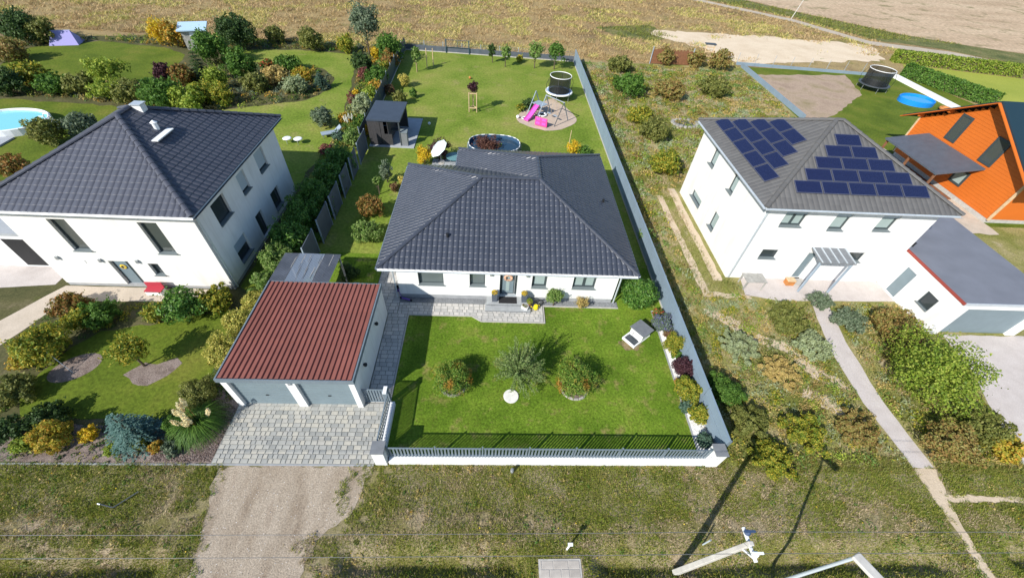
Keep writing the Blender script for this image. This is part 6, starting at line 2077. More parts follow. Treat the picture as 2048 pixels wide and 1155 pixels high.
def branch_mesh(mb, rg, base, top, r0, n_limb, spread):
    base, top = Vector(base), Vector(top)
    mb.path([base, base.lerp(top, 0.5) + Vector((rg.uniform(-.04, .04), rg.uniform(-.04, .04), 0)), top], r0, 7, r0 * 0.45)
    for k in range(n_limb):
        s = base.lerp(top, rg.uniform(0.35, 0.95))
        a = rg.uniform(0, 6.28)
        d = Vector((math.cos(a), math.sin(a), rg.uniform(0.5, 1.2))) * spread
        mb.path([s, s + d * 0.5 + Vector((0, 0, 0.05 * spread)), s + d], r0 * 0.45, 5, r0 * 0.15)


def crown_points(rg, n, r, zc, hz, lobes, shell=0.55, shape='globe'):
    """points on many small lobes spread through an uneven crown; returns points and outward directions"""
    if shape == 'cone':
        t = rg.random(lobes) ** 0.6
        a = rg.random(lobes) * 6.283
        rr = r * t * rg.uniform(0.55, 0.95, lobes)
        C = np.stack([rr * np.cos(a), rr * np.sin(a), zc + hz * (1 - 2 * t)], 1)
        lr = r * (0.12 + 0.22 * t)
    else:
        kk = np.arange(lobes) + 0.5
        th = np.arccos(1 - 1.75 * kk / lobes)
        ph = kk * 2.39996 + rg.random() * 6
        d = np.stack([np.sin(th) * np.cos(ph), np.sin(th) * np.sin(ph), np.cos(th)], 1) + rg.normal(size=(lobes, 3)) * 0.16
        d /= np.linalg.norm(d, axis=1)[:, None]
        q = shell + (0.86 - shell) * rg.random(lobes) ** 0.5
        wob = 1 + 0.18 * np.sin(3 * np.arctan2(d[:, 1], d[:, 0]) + rg.random() * 6) * rg.random() + 0.15 * rg.normal(size=lobes)
        C = d * (q * wob)[:, None] * np.array([r, r, hz]) + np.array([0, 0, zc])
        lr = min(r, hz * 1.3) * rg.uniform(0.20, 0.36, lobes)
    k = rg.integers(0, lobes, n)
    d = rg.normal(size=(n, 3))
    d[:, 2] += 0.25
    d /= np.linalg.norm(d, axis=1)[:, None]
    P = C[k] + d * (lr[k] * rg.uniform(0.65, 1.1, n))[:, None]
    core = rg.random(n) < (0.14 if shape == 'globe' else 0.0)
    P[core] = d[core] * rg.uniform(0.2, 0.75, (core.sum(), 1)) * np.array([r, r, hz]) * 0.9 + np.array([0, 0, zc])
    P[:, 2] = np.maximum(P[:, 2], 0.02)
    out = P - np.array([0, 0, zc])
    out /= np.linalg.norm(out, axis=1)[:, None] + 1e-6
    return P, d * 0.6 + out * 0.5


def spruce_needles(rg, r, h, leaf):
    """tiers of drooping boughs, each set with narrow sprays"""
    Vs = []
    tiers = 9
    for ti in range(tiers):
        t = ti / (tiers - 1)
        nb_ = int(15 - 9 * t)
        for k in range(nb_):
            a = 2 * math.pi * (k + rg.random() * 0.7) / nb_ + ti
            L = r * (1 - t) ** 0.85 * rg.uniform(0.85, 1.1) + 0.08
            z0 = 0.10 * h + 0.86 * h * t
            m_ = int(26 * (1 - t) + 10)
            s = np.linspace(0.08, 1, m_)
            side = rg.choice([-1, 1], m_)
            ln = (0.30 * L * (1.1 - s) + 0.06)
            fwd = np.array([math.cos(a), math.sin(a), 0])
            lat = np.array([-math.sin(a), math.cos(a), 0])
            base = fwd[None] * (s * L)[:, None] + np.array([0, 0, z0]) - np.array([0, 0, 1]) * (0.22 * L * s ** 2)[:, None]
            tip = base + (fwd[None] * 0.75 + lat[None] * (side * 0.75)[:, None]) * ln[:, None] + rg.normal(size=(m_, 3)) * 0.02
            wv = np.cross(tip - base, np.array([0, 0, 1.0]))
            wv = wv / (np.linalg.norm(wv, axis=1)[:, None] + 1e-6) * leaf * 0.30
            mid = (base + tip) / 2 + np.array([0, 0, 0.02])
            Vs.append(np.stack([base, mid + wv, tip, mid - wv], 1).reshape(-1, 3))
    V = np.concatenate(Vs)
    return V, np.arange(len(V)).reshape(-1, 4)


CATS = {'tree': 'tree', 'conifer': 'conifer', 'spruce': 'conifer', 'plant': 'plant'}


def plant(name, x, y, r, h, pal, shape, label, idx):
    cat = 'tree' if 'tree' in name else 'conifer' if ('conifer' in name or 'spruce' in name) else 'plant' if 'plant' in name else 'shrub'
    t = thing(name, label, cat, (x, y, 0), random.uniform(0, 6.28))
    rg = np.random.default_rng(100 + idx)
    rp = random.Random(idx)
    if name == 'globe_shrub':
        h *= 0.86
        r *= 0.96
        y -= 0.12
        t.location.y = y
    dist = math.sqrt(x * x + y * y + 300)
    leaf = min(0.26, max(0.075, dist * 0.0042))
    if pal == 'laurel' and y < 20:
        leaf *= 1.25
    tall = shape in ('tree', 'standard')
    z0 = h * (0.34 if shape == 'tree' else 0.62 if shape == 'standard' else 0.0)
    if shape == 'column':
        z0 = 0.25 * h
    hz = (h - z0) / 2
    zc = z0 + hz
    if name == 'globe_shrub':
        zc *= 0.86
    area = 4 * math.pi * (((r * r) ** 1.6 + 2 * (r * hz) ** 1.6) / 3) ** (1 / 1.6)
    dens = {'tree': 1.7, 'spread': 1.5, 'upright': 2.0}.get(shape, 2.4)
    near = dist < 26
    if name == 'globe_shrub':
        dens *= 1.5
    if near:
        dens *= 1.7
        leaf *= 0.85
    n = int(min(11000, max(250, dens * area / (0.28 * leaf * leaf))))
    lobes = int(min(80, (34 if near else 18) + r * 16)) + (34 if name == 'globe_shrub' else 0)
    if shape == 'column':
        n = int(n * 1.2)
    P, Nn = crown_points(rg, n, r, zc, hz, lobes, 0.25 if tall or shape in ('spread', 'upright') else 0.66 if name == 'globe_shrub' else 0.62 if near else 0.5, shape)
    if shape == 'spread':
        # loose upright sprays
        up = P[:, 2] / max(h, 0.01)
        P[:, :2] *= (0.45 + 0.75 * up)[:, None]
    if shape == 'upright':
        P[:, 2] *= rg.uniform(0.85, 1.15, n)
    if shape != 'cone' and name != 'globe_shrub':
        SP = []
        for k in range(int(10 + 10 * r)):
            dd = rg.normal(size=3)
            dd[2] = abs(dd[2]) + 0.2
            dd /= np.linalg.norm(dd)
            ss = np.linspace(0.75, rg.uniform(1.05, 1.3), 9)[:, None]
            SP.append(dd * ss * np.array([r, r, hz]) + np.array([0, 0, zc]) + rg.normal(size=(9, 3)) * leaf * 0.25)
        SP = np.concatenate(SP)
        P = np.concatenate([P, SP])
        Nn = np.concatenate([Nn, rg.normal(size=SP.shape)])
        n = len(P)
    V, F = leaf_quads(P, Nn, leaf, rg, 0.42 if shape in ('spread', 'upright') else 0.55)
    if shape == 'cone':
        V, F = spruce_needles(rg, r, h, leaf)
    crown = npobj('crown' if cat in ('tree', 'conifer') else 'foliage', V, F, 'leaf_' + pal, t)
    mb = MB()
    if tall:
        branch_mesh(mb, rp, (0, 0, -0.05), (rp.uniform(-.05, .05), 0, z0 + hz * 0.8), 0.025 + 0.018 * h, 6, r * 0.6)
    elif cat == 'conifer' or shape == 'column':
        branch_mesh(mb, rp, (0, 0, -0.05), (0, 0, h * 0.85), 0.03 + 0.012 * h, 5, r * 0.35)
    else:
        for k in range(5):
            a = rp.uniform(0, 6.28)
            q = rp.uniform(0.25, 0.6)
            mb.path([(0.04 * math.cos(a), 0.04 * math.sin(a), -0.03), (q * 0.5 * r * math.cos(a), q * 0.5 * r * math.sin(a), h * 0.35), (q * r * math.cos(a), q * r * math.sin(a), h * 0.75)], 0.02 + 0.008 * r, 5, 0.006)
    mb.build('trunk' if tall or cat == 'conifer' or cat == 'tree' else 'stem', 'bark', t)
    return t


PLANTS = [
    ('globe_shrub', -1.69, 10.42, 0.89, 1.52, 'globe', 'globe', 'round green and orange shrub left of the feathery tree on the front lawn'),
    ('globe_shrub', 4.19, 10.45, 0.95, 1.61, 'globe', 'globe', 'round green and orange shrub right of the feathery tree, ringed by a stone edge'),
    ('laurel_bush', 8.53, 15.8, 0.91, 1.82, 'laurel', 'globe', 'glossy dark green laurel bush at the right front corner of the bungalow'),
    ('young_tree', 3.66, 15.52, 0.49, 1.27, 'apple', 'tree', 'small green tree against the bungalow wall right of the front steps'),
    ('ornamental_shrub', 5.24, 15.39, 0.38, 0.75, 'straw', 'spread', 'small straw yellow shrub between green tree and house corner'),
    ('flowering_plant', 9.6, 14.85, 0.32, 0.51, 'redflower', 'globe', 'small red flowering plant at the far end of the white gravel bed'),
    ('lavender_shrub', 9.57, 14.01, 0.54, 0.86, 'lavender', 'globe', 'blue purple lavender shrub at the far end of the white gravel bed'),
    ('low_shrub', 9.82, 13.5, 0.25, 0.41, 'brown', 'globe', 'small brown red shrub behind the tall yellow green one in the gravel bed'),
    ('yellow_shrub', 9.68, 12.53, 0.51, 1.13, 'yellowgreen', 'upright', 'tall yellow green shrub beside the hutch in the white gravel bed'),
    ('low_shrub', 9.85, 12.14, 0.24, 0.44, 'green', 'globe', 'small green shrub between yellow green and purple shrubs of the gravel bed'),
    ('purple_shrub', 9.87, 11.12, 0.52, 1.03, 'purple', 'globe', 'dark purple barberry shrub halfway along the white gravel bed'),
    ('flowering_plant', 9.51, 10.51, 0.21, 0.29, 'orange', 'globe', 'small salmon orange plant below the purple shrub in the gravel bed'),
    ('yellow_shrub', 9.64, 9.85, 0.62, 1.05, 'yellowgreen', 'globe', 'broad yellow green shrub in front of the purple one in the gravel bed'),
    ('blue_shrub', 9.45, 9.13, 0.32, 0.57, 'bluegreen', 'globe', 'small blue green shrub at the lawn edge of the gravel bed'),
    ('yellow_shrub', 9.81, 8.64, 0.43, 0.94, 'yellowgreen', 'globe', 'narrow yellow green shrub nearest the front fence in the gravel bed'),
    ('blue_shrub', 9.71, 7.48, 0.34, 0.62, 'bluegreen', 'globe', 'blue green shrub in the fence shadow at the front corner of the bed'),
    ('conifer', -8.14, 27.79, 0.49, 1.65, 'greygreen', 'upright', 'grey green upright conifer on the strip left of the bungalow'),
    ('standard_tree', -8.41, 26.12, 0.29, 1.38, 'apple', 'standard', 'thin stemmed little standard tree left of the bungalow'),
    ('orange_shrub', -8.36, 23.49, 0.81, 1.46, 'rust', 'globe', 'rust orange shrub on the shaded strip left of the bungalow'),
    ('green_shrub', -7.96, 20.89, 0.86, 1.28, 'apple', 'globe', 'spreading light green shrub on the strip left of the bungalow'),
    ('low_shrub', -7.39, 26.56, 0.33, 0.66, 'brown', 'globe', 'small brown withered shrub by the left eave of the bungalow'),
    ('flowering_plant', -6.98, 27.45, 0.3, 0.72, 'paleyellow', 'globe', 'small cream flowering plant at the left eave of the bungalow'),
    ('dark_shrub', -8.32, 17.28, 0.49, 0.88, 'dark', 'globe', 'dark round shrub in the shade behind the carport'),
    ('purple_shrub', -4.55, 31.53, 0.98, 1.67, 'purple', 'spread', 'dark purple shrub behind the white parasol'),
    ('yellow_shrub', -5.69, 30.77, 0.64, 1.48, 'yellow', 'upright', 'bright yellow orange shrub left of the white parasol'),
    ('purple_shrub', -0.58, 32.75, 1.15, 1.61, 'darkred', 'spread', 'dark red shrub standing in front of the oval pool'),
    ('green_shrub', 0.41, 33.12, 0.43, 0.78, 'apple', 'globe', 'small green shrub beside the dark red one at the pool'),
    ('yellow_shrub', 6.91, 33.51, 0.62, 1.12, 'yellow', 'upright', 'yellow shrub behind the right corner of the bungalow roof'),
    ('green_shrub', 7.83, 33.25, 0.58, 0.92, 'green', 'globe', 'low green shrub right of the yellow one behind the roof'),
    ('dark_shrub', 3.45, 42.77, 0.73, 1.02, 'dark', 'globe', 'dark green shrub at the edge of the play sand'),
    ('low_shrub', 2.51, 42.09, 0.41, 0.66, 'yellowgreen', 'globe', 'small yellow green plant left of the play sand'),
    ('yellow_shrub', -9.91, 46.85, 0.7, 1.25, 'paleyellow', 'spread', 'pale yellow shrub near the left fence beyond the garden house'),
    ('green_shrub', -8.61, 44.08, 0.36, 0.86, 'green', 'globe', 'tiny green shrub on the lawn right of the pale yellow one'),
    ('dark_shrub', -9.72, 42.38, 0.7, 1.25, 'olive', 'globe', 'olive shrub just behind the garden house roof'),
    ('low_shrub', -11.11, 44.59, 0.52, 0.93, 'brown', 'globe', 'dry brown shrub at the left fence behind the garden house'),
    ('columnar_tree', -0.56, 56.34, 0.44, 2.1, 'dark', 'column', 'slim dark green columnar tree by the back fence'),
    ('young_tree', 1.06, 55.09, 0.61, 2.33, 'apple', 'tree', 'thin sapling right of the columnar tree by the back fence'),
    ('low_shrub', 2.9, 57.2, 0.39, 0.69, 'yellowgreen', 'globe', 'tiny yellow green bush between the saplings by the back fence'),
    ('young_tree', 4.74, 55.18, 0.93, 2.78, 'apple', 'tree', 'bushy green sapling left of the rightmost tree by the back fence'),
    ('young_tree', 7.21, 55.15, 1.05, 2.95, 'green', 'tree', 'rightmost leafy tree by the back fence behind the trampoline'),
    ('young_tree', -9.32, 51.76, 0.51, 2.47, 'apple', 'tree', 'thin sapling in the far left corner of the back lawn'),
    ('yellow_shrub', -11.31, 35.09, 0.3, 0.97, 'yellow', 'upright', 'small yellow shrub at the left front corner of the garden house'),
    ('low_shrub', -11.34, 32.61, 0.33, 0.86, 'olive', 'upright', 'olive plant growing in the first gap of the grey screens, nearest the garden house'),
    ('low_shrub', -11.12, 29.2, 0.27, 0.76, 'brown', 'upright', 'brown plant in the second gap of the grey screens'),
    ('low_shrub', -11.02, 25.98, 0.29, 0.8, 'olive', 'upright', 'olive plant in the third gap of the grey screens'),
    ('low_shrub', -11.02, 23.17, 0.33, 0.93, 'green', 'upright', 'green plant in the fourth gap of the grey screens'),
    ('low_shrub', -11.03, 20.4, 0.31, 0.81, 'green', 'upright', 'green plant in the gap of the grey screens nearest the carport'),
    ('willow_tree', -15.76, 56.11, 1.82, 5.46, 'greygreen', 'tree', 'tall grey green willow at the far end of the left boundary'),
    ('large_bush', -12.87, 54.44, 1.65, 2.96, 'green', 'globe', 'large green bush at the far left corner of the back garden'),
    ('yellow_shrub', -14.69, 54.86, 0.48, 1.34, 'yellow', 'upright', 'narrow golden shrub beside the far large green bush'),
    ('dark_conifer', -15.13, 50.19, 1.16, 2.09, 'dark', 'globe', 'dark conifer at the neighbour lawn edge near the willow'),
    ('brown_shrub', -12.34, 52.06, 0.98, 1.76, 'rust', 'globe', 'golden brown shrub against the far mesh fence'),
    ('yellow_shrub', -12.74, 50.13, 0.67, 1.34, 'yellowgreen', 'globe', 'yellow green shrub below the golden brown one on the boundary'),
    ('green_shrub', -12.75, 46.7, 1.16, 1.97, 'green', 'globe', 'bright green shrub halfway along the mesh fence'),
    ('red_shrub', -14.46, 47.89, 0.65, 1.29, 'redbrown', 'upright', 'reddish purple shrub left of the bright green one on the boundary'),
    ('orange_shrub', -12.38, 44.19, 0.86, 1.38, 'orangeleaf', 'globe', 'orange brown shrub on the boundary behind the garden house'),
    ('lime_shrub', -12.36, 41.76, 0.88, 1.75, 'lime', 'globe', 'lime green shrub just above the pale sage bush'),
    ('sage_bush', -12.44, 38.77, 1.01, 2.22, 'sage', 'globe', 'pale sage green bush beside the garden house roof'),
    ('red_shrub', -14.11, 41.15, 0.53, 1.27, 'redbrown', 'upright', 'dark red shrub left of the sage bush'),
    ('yellow_shrub', -14.31, 43.47, 0.35, 0.63, 'yellow', 'globe', 'small yellow shrub above the dark red one'),
    ('brown_shrub', -13.77, 37.35, 0.54, 0.97, 'orangeleaf', 'globe', 'orange brown low shrub left of the cream plumes'),
    ('green_shrub', -12.09, 36.45, 0.67, 1.2, 'green', 'globe', 'green shrub left of the garden house wall'),
    ('blue_shrub', -13.42, 33.89, 0.51, 0.91, 'bluegreen', 'globe', 'blue green shrub at the neighbour lawn edge by the cream plumes'),
    ('green_shrub', -11.88, 32.91, 0.78, 1.57, 'apple', 'globe', 'fresh green bush left of the first grey screen'),
    ('orange_shrub', -13.81, 31.58, 0.56, 0.79, 'redbrown', 'globe', 'low reddish shrub on the neighbour side of the screens'),
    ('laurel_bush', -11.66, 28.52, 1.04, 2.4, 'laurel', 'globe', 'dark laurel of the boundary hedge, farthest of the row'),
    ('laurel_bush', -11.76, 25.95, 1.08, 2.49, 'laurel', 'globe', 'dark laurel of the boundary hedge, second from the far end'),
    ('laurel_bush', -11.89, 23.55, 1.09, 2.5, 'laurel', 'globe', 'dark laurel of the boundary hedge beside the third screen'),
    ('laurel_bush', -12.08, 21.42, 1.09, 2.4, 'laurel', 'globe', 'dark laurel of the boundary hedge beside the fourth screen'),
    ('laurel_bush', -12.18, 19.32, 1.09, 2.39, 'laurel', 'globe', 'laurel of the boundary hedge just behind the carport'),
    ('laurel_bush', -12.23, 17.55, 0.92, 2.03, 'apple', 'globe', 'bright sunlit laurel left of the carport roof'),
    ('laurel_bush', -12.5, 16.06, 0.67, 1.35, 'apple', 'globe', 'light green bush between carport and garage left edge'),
    ('euonymus_shrub', -12.45, 14.65, 0.65, 1.16, 'variegated', 'globe', 'yellow variegated shrub at the far left edge of the garage roof'),
    ('euonymus_shrub', -12.62, 13.22, 0.74, 1.33, 'variegated', 'globe', 'yellow variegated shrub halfway along the garage left side'),
    ('euonymus_shrub', -12.68, 11.51, 0.76, 1.37, 'variegated', 'globe', 'largest yellow variegated shrub by the garage front left corner'),
    ('dark_shrub', -12.7, 9.25, 0.7, 1.12, 'olive', 'globe', 'dark olive shrub left of the garage doors behind the plumes'),
    ('green_shrub', -13.18, 8.03, 0.43, 0.68, 'green', 'globe', 'green shrub left of the cream plumed grass'),
    ('low_shrub', -12.83, 7.07, 0.39, 0.39, 'greygreen', 'globe', 'low grey green ground shrub on the bark mulch by the driveway'),
    ('orange_shrub', -13.49, 7.07, 0.26, 0.36, 'orangeleaf', 'globe', 'small orange red shrub on the mulch below the blue spruce'),
    ('blue_spruce', -14.43, 7.47, 0.96, 2.1, 'blue', 'cone', 'blue spruce in the street bed of the left house'),
    ('yellow_shrub', -14.13, 7.21, 0.29, 0.47, 'yellowgreen', 'globe', 'small yellow green shrub right of the blue spruce'),
    ('yellow_shrub', -15.11, 6.96, 0.29, 0.41, 'lime', 'globe', 'lime green shrub at the foot of the blue spruce'),
    ('orange_shrub', -17.45, 7.32, 0.63, 1.07, 'fall', 'globe', 'orange and yellow shrub in the left house street bed'),
    ('globe_shrub', -18.67, 7.2, 0.34, 0.62, 'lime', 'globe', 'small lime green ball shrub left of the orange and yellow one'),
    ('yellow_shrub', -16.37, 7.52, 0.31, 0.56, 'yellow', 'globe', 'small yellow shrub left of the blue spruce'),
    ('dark_shrub', -19.42, 7.54, 0.57, 0.92, 'dark', 'globe', 'dark green shrub cut by the left picture edge'),
    ('dark_shrub', -18.43, 8.16, 0.79, 0.79, 'dark', 'globe', 'low dark bush behind the orange and yellow shrub'),
    ('olive_shrub', -20.47, 9.36, 0.82, 0.98, 'olive', 'globe', 'low olive shrub at the left picture edge on the neighbour lawn'),
    ('golden_tree', -16.31, 11.0, 0.81, 1.95, 'yellowgreen', 'tree', 'golden green young tree on its crescent of bark mulch'),
    ('golden_tree', -20.62, 11.43, 1.03, 1.85, 'yellowgreen', 'globe', 'golden green tree left of the oval mulch bed'),
    ('orange_shrub', -21.53, 10.98, 0.48, 0.67, 'fall', 'globe', 'orange shrub under the golden green tree at the left'),
    ('orange_shrub', -21.66, 14.24, 0.81, 0.97, 'rust', 'globe', 'rust orange shrub below the left house front wall'),
    ('yellow_shrub', -20.53, 13.24, 0.59, 1.07, 'yellowgreen', 'globe', 'yellow green shrub in the bed along the left house path'),
    ('dark_shrub', -19.82, 13.77, 0.85, 1.02, 'green', 'globe', 'green shrub in the bed before the left house door'),
    ('green_shrub', -15.88, 14.13, 0.99, 1.68, 'laurel', 'globe', 'large green bush below the left house right corner'),
    ('yellow_shrub', -17.22, 13.92, 0.55, 0.87, 'yellowgreen', 'globe', 'yellow bush left of the large green bush by the left house'),
    ('yellow_shrub', -14.64, 14.79, 0.9, 1.08, 'yellowgreen', 'globe', 'yellow green bush at the right corner of the left house'),
    ('golden_shrub', -33.87, 26.55, 1.0, 1.39, 'rust', 'globe', 'rust orange autumn shrub behind the left house roof edge'),
    ('brown_shrub', -34.84, 31.21, 1.1, 1.98, 'olive', 'globe', 'olive bush below the turquoise pool'),
    ('green_shrub', -33.49, 32.84, 1.15, 1.84, 'greygreen', 'globe', 'grey green bush between turquoise pool and left house ridge'),
    ('orange_shrub', -51.85, 54.24, 1.24, 2.48, 'olive', 'globe', 'olive bush in the far left corner of the rear garden'),
    ('dark_shrub', -54.05, 54.13, 2.13, 2.98, 'dark', 'globe', 'dark bush at the top left picture edge'),
    ('dark_shrub', -51.1, 48.26, 1.47, 2.06, 'rustgreen', 'globe', 'russet bush at the left edge of the far neighbour lawn'),
    ('yellow_tree', -39.96, 55.78, 0.96, 2.69, 'yellow', 'upright', 'bright yellow shrub left of the small pale shed'),
    ('yellow_tree', -38.09, 55.15, 1.13, 2.7, 'orangeleaf', 'globe', 'orange yellow shrub touching the small pale shed'),
    ('dark_conifer', -31.12, 55.86, 2.01, 3.61, 'dark', 'globe', 'dark conifer right of the small pale shed'),
    ('green_tree', -31.66, 50.81, 1.6, 3.19, 'green', 'globe', 'green tree in front of the small pale shed'),
    ('dark_conifer', -30.2, 45.26, 1.26, 3.29, 'dark', 'cone', 'dark pointed conifer in the middle of the rear garden'),
    ('green_tree', -26.58, 46.36, 1.35, 2.98, 'green', 'globe', 'green tree in the middle shrub border of the rear garden'),
    ('yellow_tree', -27.91, 43.46, 0.96, 2.11, 'lime', 'globe', 'lime green shrub in the middle border'),
    ('yellow_shrub', -37.34, 42.57, 1.46, 2.63, 'lime', 'tree', 'light green tree on the far left lawn'),
    ('purple_shrub', -33.45, 44.52, 0.97, 1.74, 'purple', 'globe', 'dark purple bush left of the pointed conifer'),
    ('brown_shrub', -31.49, 44.29, 1.06, 1.91, 'rust', 'globe', 'russet bush right of the purple bush in the middle border'),
    ('dark_shrub', -30.38, 38.65, 1.74, 2.43, 'green', 'globe', 'green broad bush behind the left house chimney'),
    ('yellow_shrub', -27.99, 38.44, 1.4, 1.96, 'lime', 'globe', 'lime yellow bush behind the left house roof ridge'),
    ('yellow_shrub', -27.47, 40.45, 1.14, 1.82, 'yellowgreen', 'globe', 'yellow green bush right of the lime yellow one'),
    ('red_shrub', -30.65, 40.14, 0.45, 0.82, 'redflower', 'globe', 'small red flowering bush behind the left house ridge'),
    ('yellow_shrub', -25.71, 40.09, 0.91, 1.82, 'yellowgreen', 'upright', 'tall yellow green shrub at the right end of the middle border'),
    ('green_shrub', -24.29, 43.8, 1.32, 1.58, 'olive', 'globe', 'olive perennial clump in the curved flower bed'),
    ('brown_shrub', -23.23, 46.15, 1.28, 1.53, 'straw', 'globe', 'straw coloured clump in the curved flower bed'),
    ('brown_shrub', -20.39, 43.84, 1.24, 1.48, 'sage', 'globe', 'silvery clump at the front of the curved flower bed'),
    ('orange_shrub', -20.72, 46.96, 1.04, 1.25, 'fall', 'globe', 'orange yellow clump in the curved flower bed'),
    ('blue_spruce', -18.33, 45.3, 0.92, 1.65, 'bluegreen', 'cone', 'small dark spruce at the right end of the curved flower bed'),
    ('red_shrub', -25.48, 49.73, 0.81, 0.97, 'redflower', 'globe', 'crimson flowering clump at the back of the curved flower bed'),
    ('green_shrub', -23.28, 49.82, 1.36, 1.36, 'green', 'globe', 'low green clump at the back of the curved flower bed'),
    ('dark_shrub', -22.94, 56.9, 1.32, 2.37, 'olive', 'globe', 'olive bush at the far end of the neighbour lawn'),
    ('dark_shrub', -18.83, 57.04, 1.03, 1.86, 'yellowgreen', 'globe', 'yellow green bush left of the willow foot'),
    ('green_shrub', -28.09, 59.18, 1.23, 1.72, 'olive', 'globe', 'olive bush at the far edge right of the dark conifer'),
    ('green_shrub', -44.44, 42.3, 1.35, 1.89, 'yellowgreen', 'globe', 'yellow green bush in the border between the left lawns'),
    ('dark_shrub', -44.64, 40.09, 1.29, 2.06, 'dark', 'globe', 'dark bush at the left picture edge above the pool'),
    ('green_shrub', -41.12, 40.67, 1.32, 1.59, 'green', 'globe', 'green bush above the turquoise pool'),
    ('orange_shrub', -39.08, 40.94, 1.34, 1.61, 'olive', 'globe', 'olive bush in the border right of the pool'),
    ('green_shrub', -36.37, 40.17, 1.11, 1.55, 'lime', 'globe', 'lime bush below the light green tree'),
    ('dark_shrub', -33.69, 39.55, 1.32, 1.85, 'olive', 'globe', 'dull olive bush left of the chimney in the border'),
    ('green_shrub', -15.5, 36.66, 0.88, 1.58, 'greygreen', 'globe', 'grey green bush on the neighbour lawn left of the boundary plants'),
    ('large_bush', 22.02, 10.42, 2.08, 3.12, 'brightgreen', 'globe', 'big bright green bush in front of the right garage'),
    ('brown_shrub', 22.86, 14.01, 1.34, 1.61, 'rustgreen', 'globe', 'rust brown shrub left of the big bright green bush'),
    ('dark_shrub', 22.9, 12.71, 0.87, 1.38, 'brown', 'globe', 'dark brown shrub at the left foot of the big bright green bush'),
    ('green_shrub', 17.06, 14.64, 1.19, 0.96, 'olive', 'globe', 'olive shrub before the right house terrace'),
    ('yellow_shrub', 14.29, 30.9, 1.28, 2.05, 'yellowgreen', 'globe', 'yellow green shrub left of the right house back corner'),
    ('green_shrub', 19.94, 16.19, 0.63, 0.76, 'greygreen', 'globe', 'pale green shrub right of the garden path start'),
    ('yellow_shrub', 12.45, 6.71, 0.9, 0.72, 'yellowgreen', 'globe', 'low yellow green shrub at the front right fence end'),
    ('dark_shrub', 14.47, 7.96, 1.08, 0.75, 'yellowgreen', 'globe', 'low yellow green growth in the right front meadow'),
    ('orange_shrub', 17.17, 8.01, 0.98, 0.68, 'rustgreen', 'globe', 'rust shrub left of the right garden path end'),
    ('orange_shrub', 21.01, 7.32, 1.08, 1.3, 'rustgreen', 'globe', 'rust orange shrub right of the right garden gate'),
    ('green_shrub', 23.13, 8.15, 1.0, 1.4, 'olive', 'globe', 'olive green shrub at the right front corner'),
    ('orange_shrub', 23.65, 7.28, 0.86, 1.03, 'fall', 'globe', 'orange shrub at the right picture edge near the street'),
    ('sage_bush', 17.49, 12.71, 0.99, 0.99, 'sage', 'globe', 'sage green perennial mound left of the right garden path'),
    ('sage_bush', 20.8, 14.59, 0.91, 0.91, 'greygreen', 'globe', 'grey green mound between path and rust brown shrub'),
    ('green_shrub', 13.52, 12.73, 1.12, 0.67, 'sage', 'globe', 'low sage green mound behind the grey boundary wall'),
    ('dark_shrub', 11.54, 9.93, 0.88, 0.88, 'green', 'globe', 'green mound behind the front part of the grey boundary wall'),
    ('yellow_shrub', 12.17, 8.42, 0.96, 0.77, 'olive', 'globe', 'olive mound behind the right fence pillar'),
    ('brown_shrub', 15.06, 11.24, 1.08, 0.54, 'straw', 'globe', 'straw coloured mound in the middle of the right meadow'),
    ('green_shrub', 15.19, 37.33, 1.45, 1.75, 'olive', 'globe', 'olive bush beyond the boundary wall beside the pool'),
    ('green_shrub', 15.13, 48.22, 1.73, 2.07, 'green', 'globe', 'green weedy bush in the far right meadow'),
    ('brown_shrub', 19.71, 47.84, 1.74, 1.74, 'rustgreen', 'globe', 'russet bush in the far right meadow'),
    ('yellow_shrub', 14.6, 40.83, 1.29, 1.54, 'yellowgreen', 'globe', 'yellow green bush right of the trampoline beyond the wall'),
    ('green_shrub', 25.51, 49.34, 1.8, 1.8, 'olive', 'globe', 'olive bush near the far right plot divider'),
    ('green_shrub', 15.55, 55.64, 1.6, 1.6, 'olive', 'globe', 'olive bush behind the far end of the boundary wall'),
    ('green_shrub', 10.46, 21.71, 0.52, 1.05, 'apple', 'upright', 'small light green bush leaning over the wall beside the bungalow'),
    ('brown_shrub', 22.49, 59.83, 1.37, 1.92, 'rustgreen', 'globe', 'russet bush at the left end of the reed screen'),
    ('brown_shrub', 26.63, 59.43, 1.17, 1.87, 'rustgreen', 'globe', 'russet bush between reed screen and wooden ladder seat'),
    ('brown_shrub', 29.57, 58.63, 1.37, 2.18, 'rustgreen', 'globe', 'russet bush right of the wooden ladder seat'),
]
for i_, row in enumerate(PLANTS):
    plant(*row, i_)

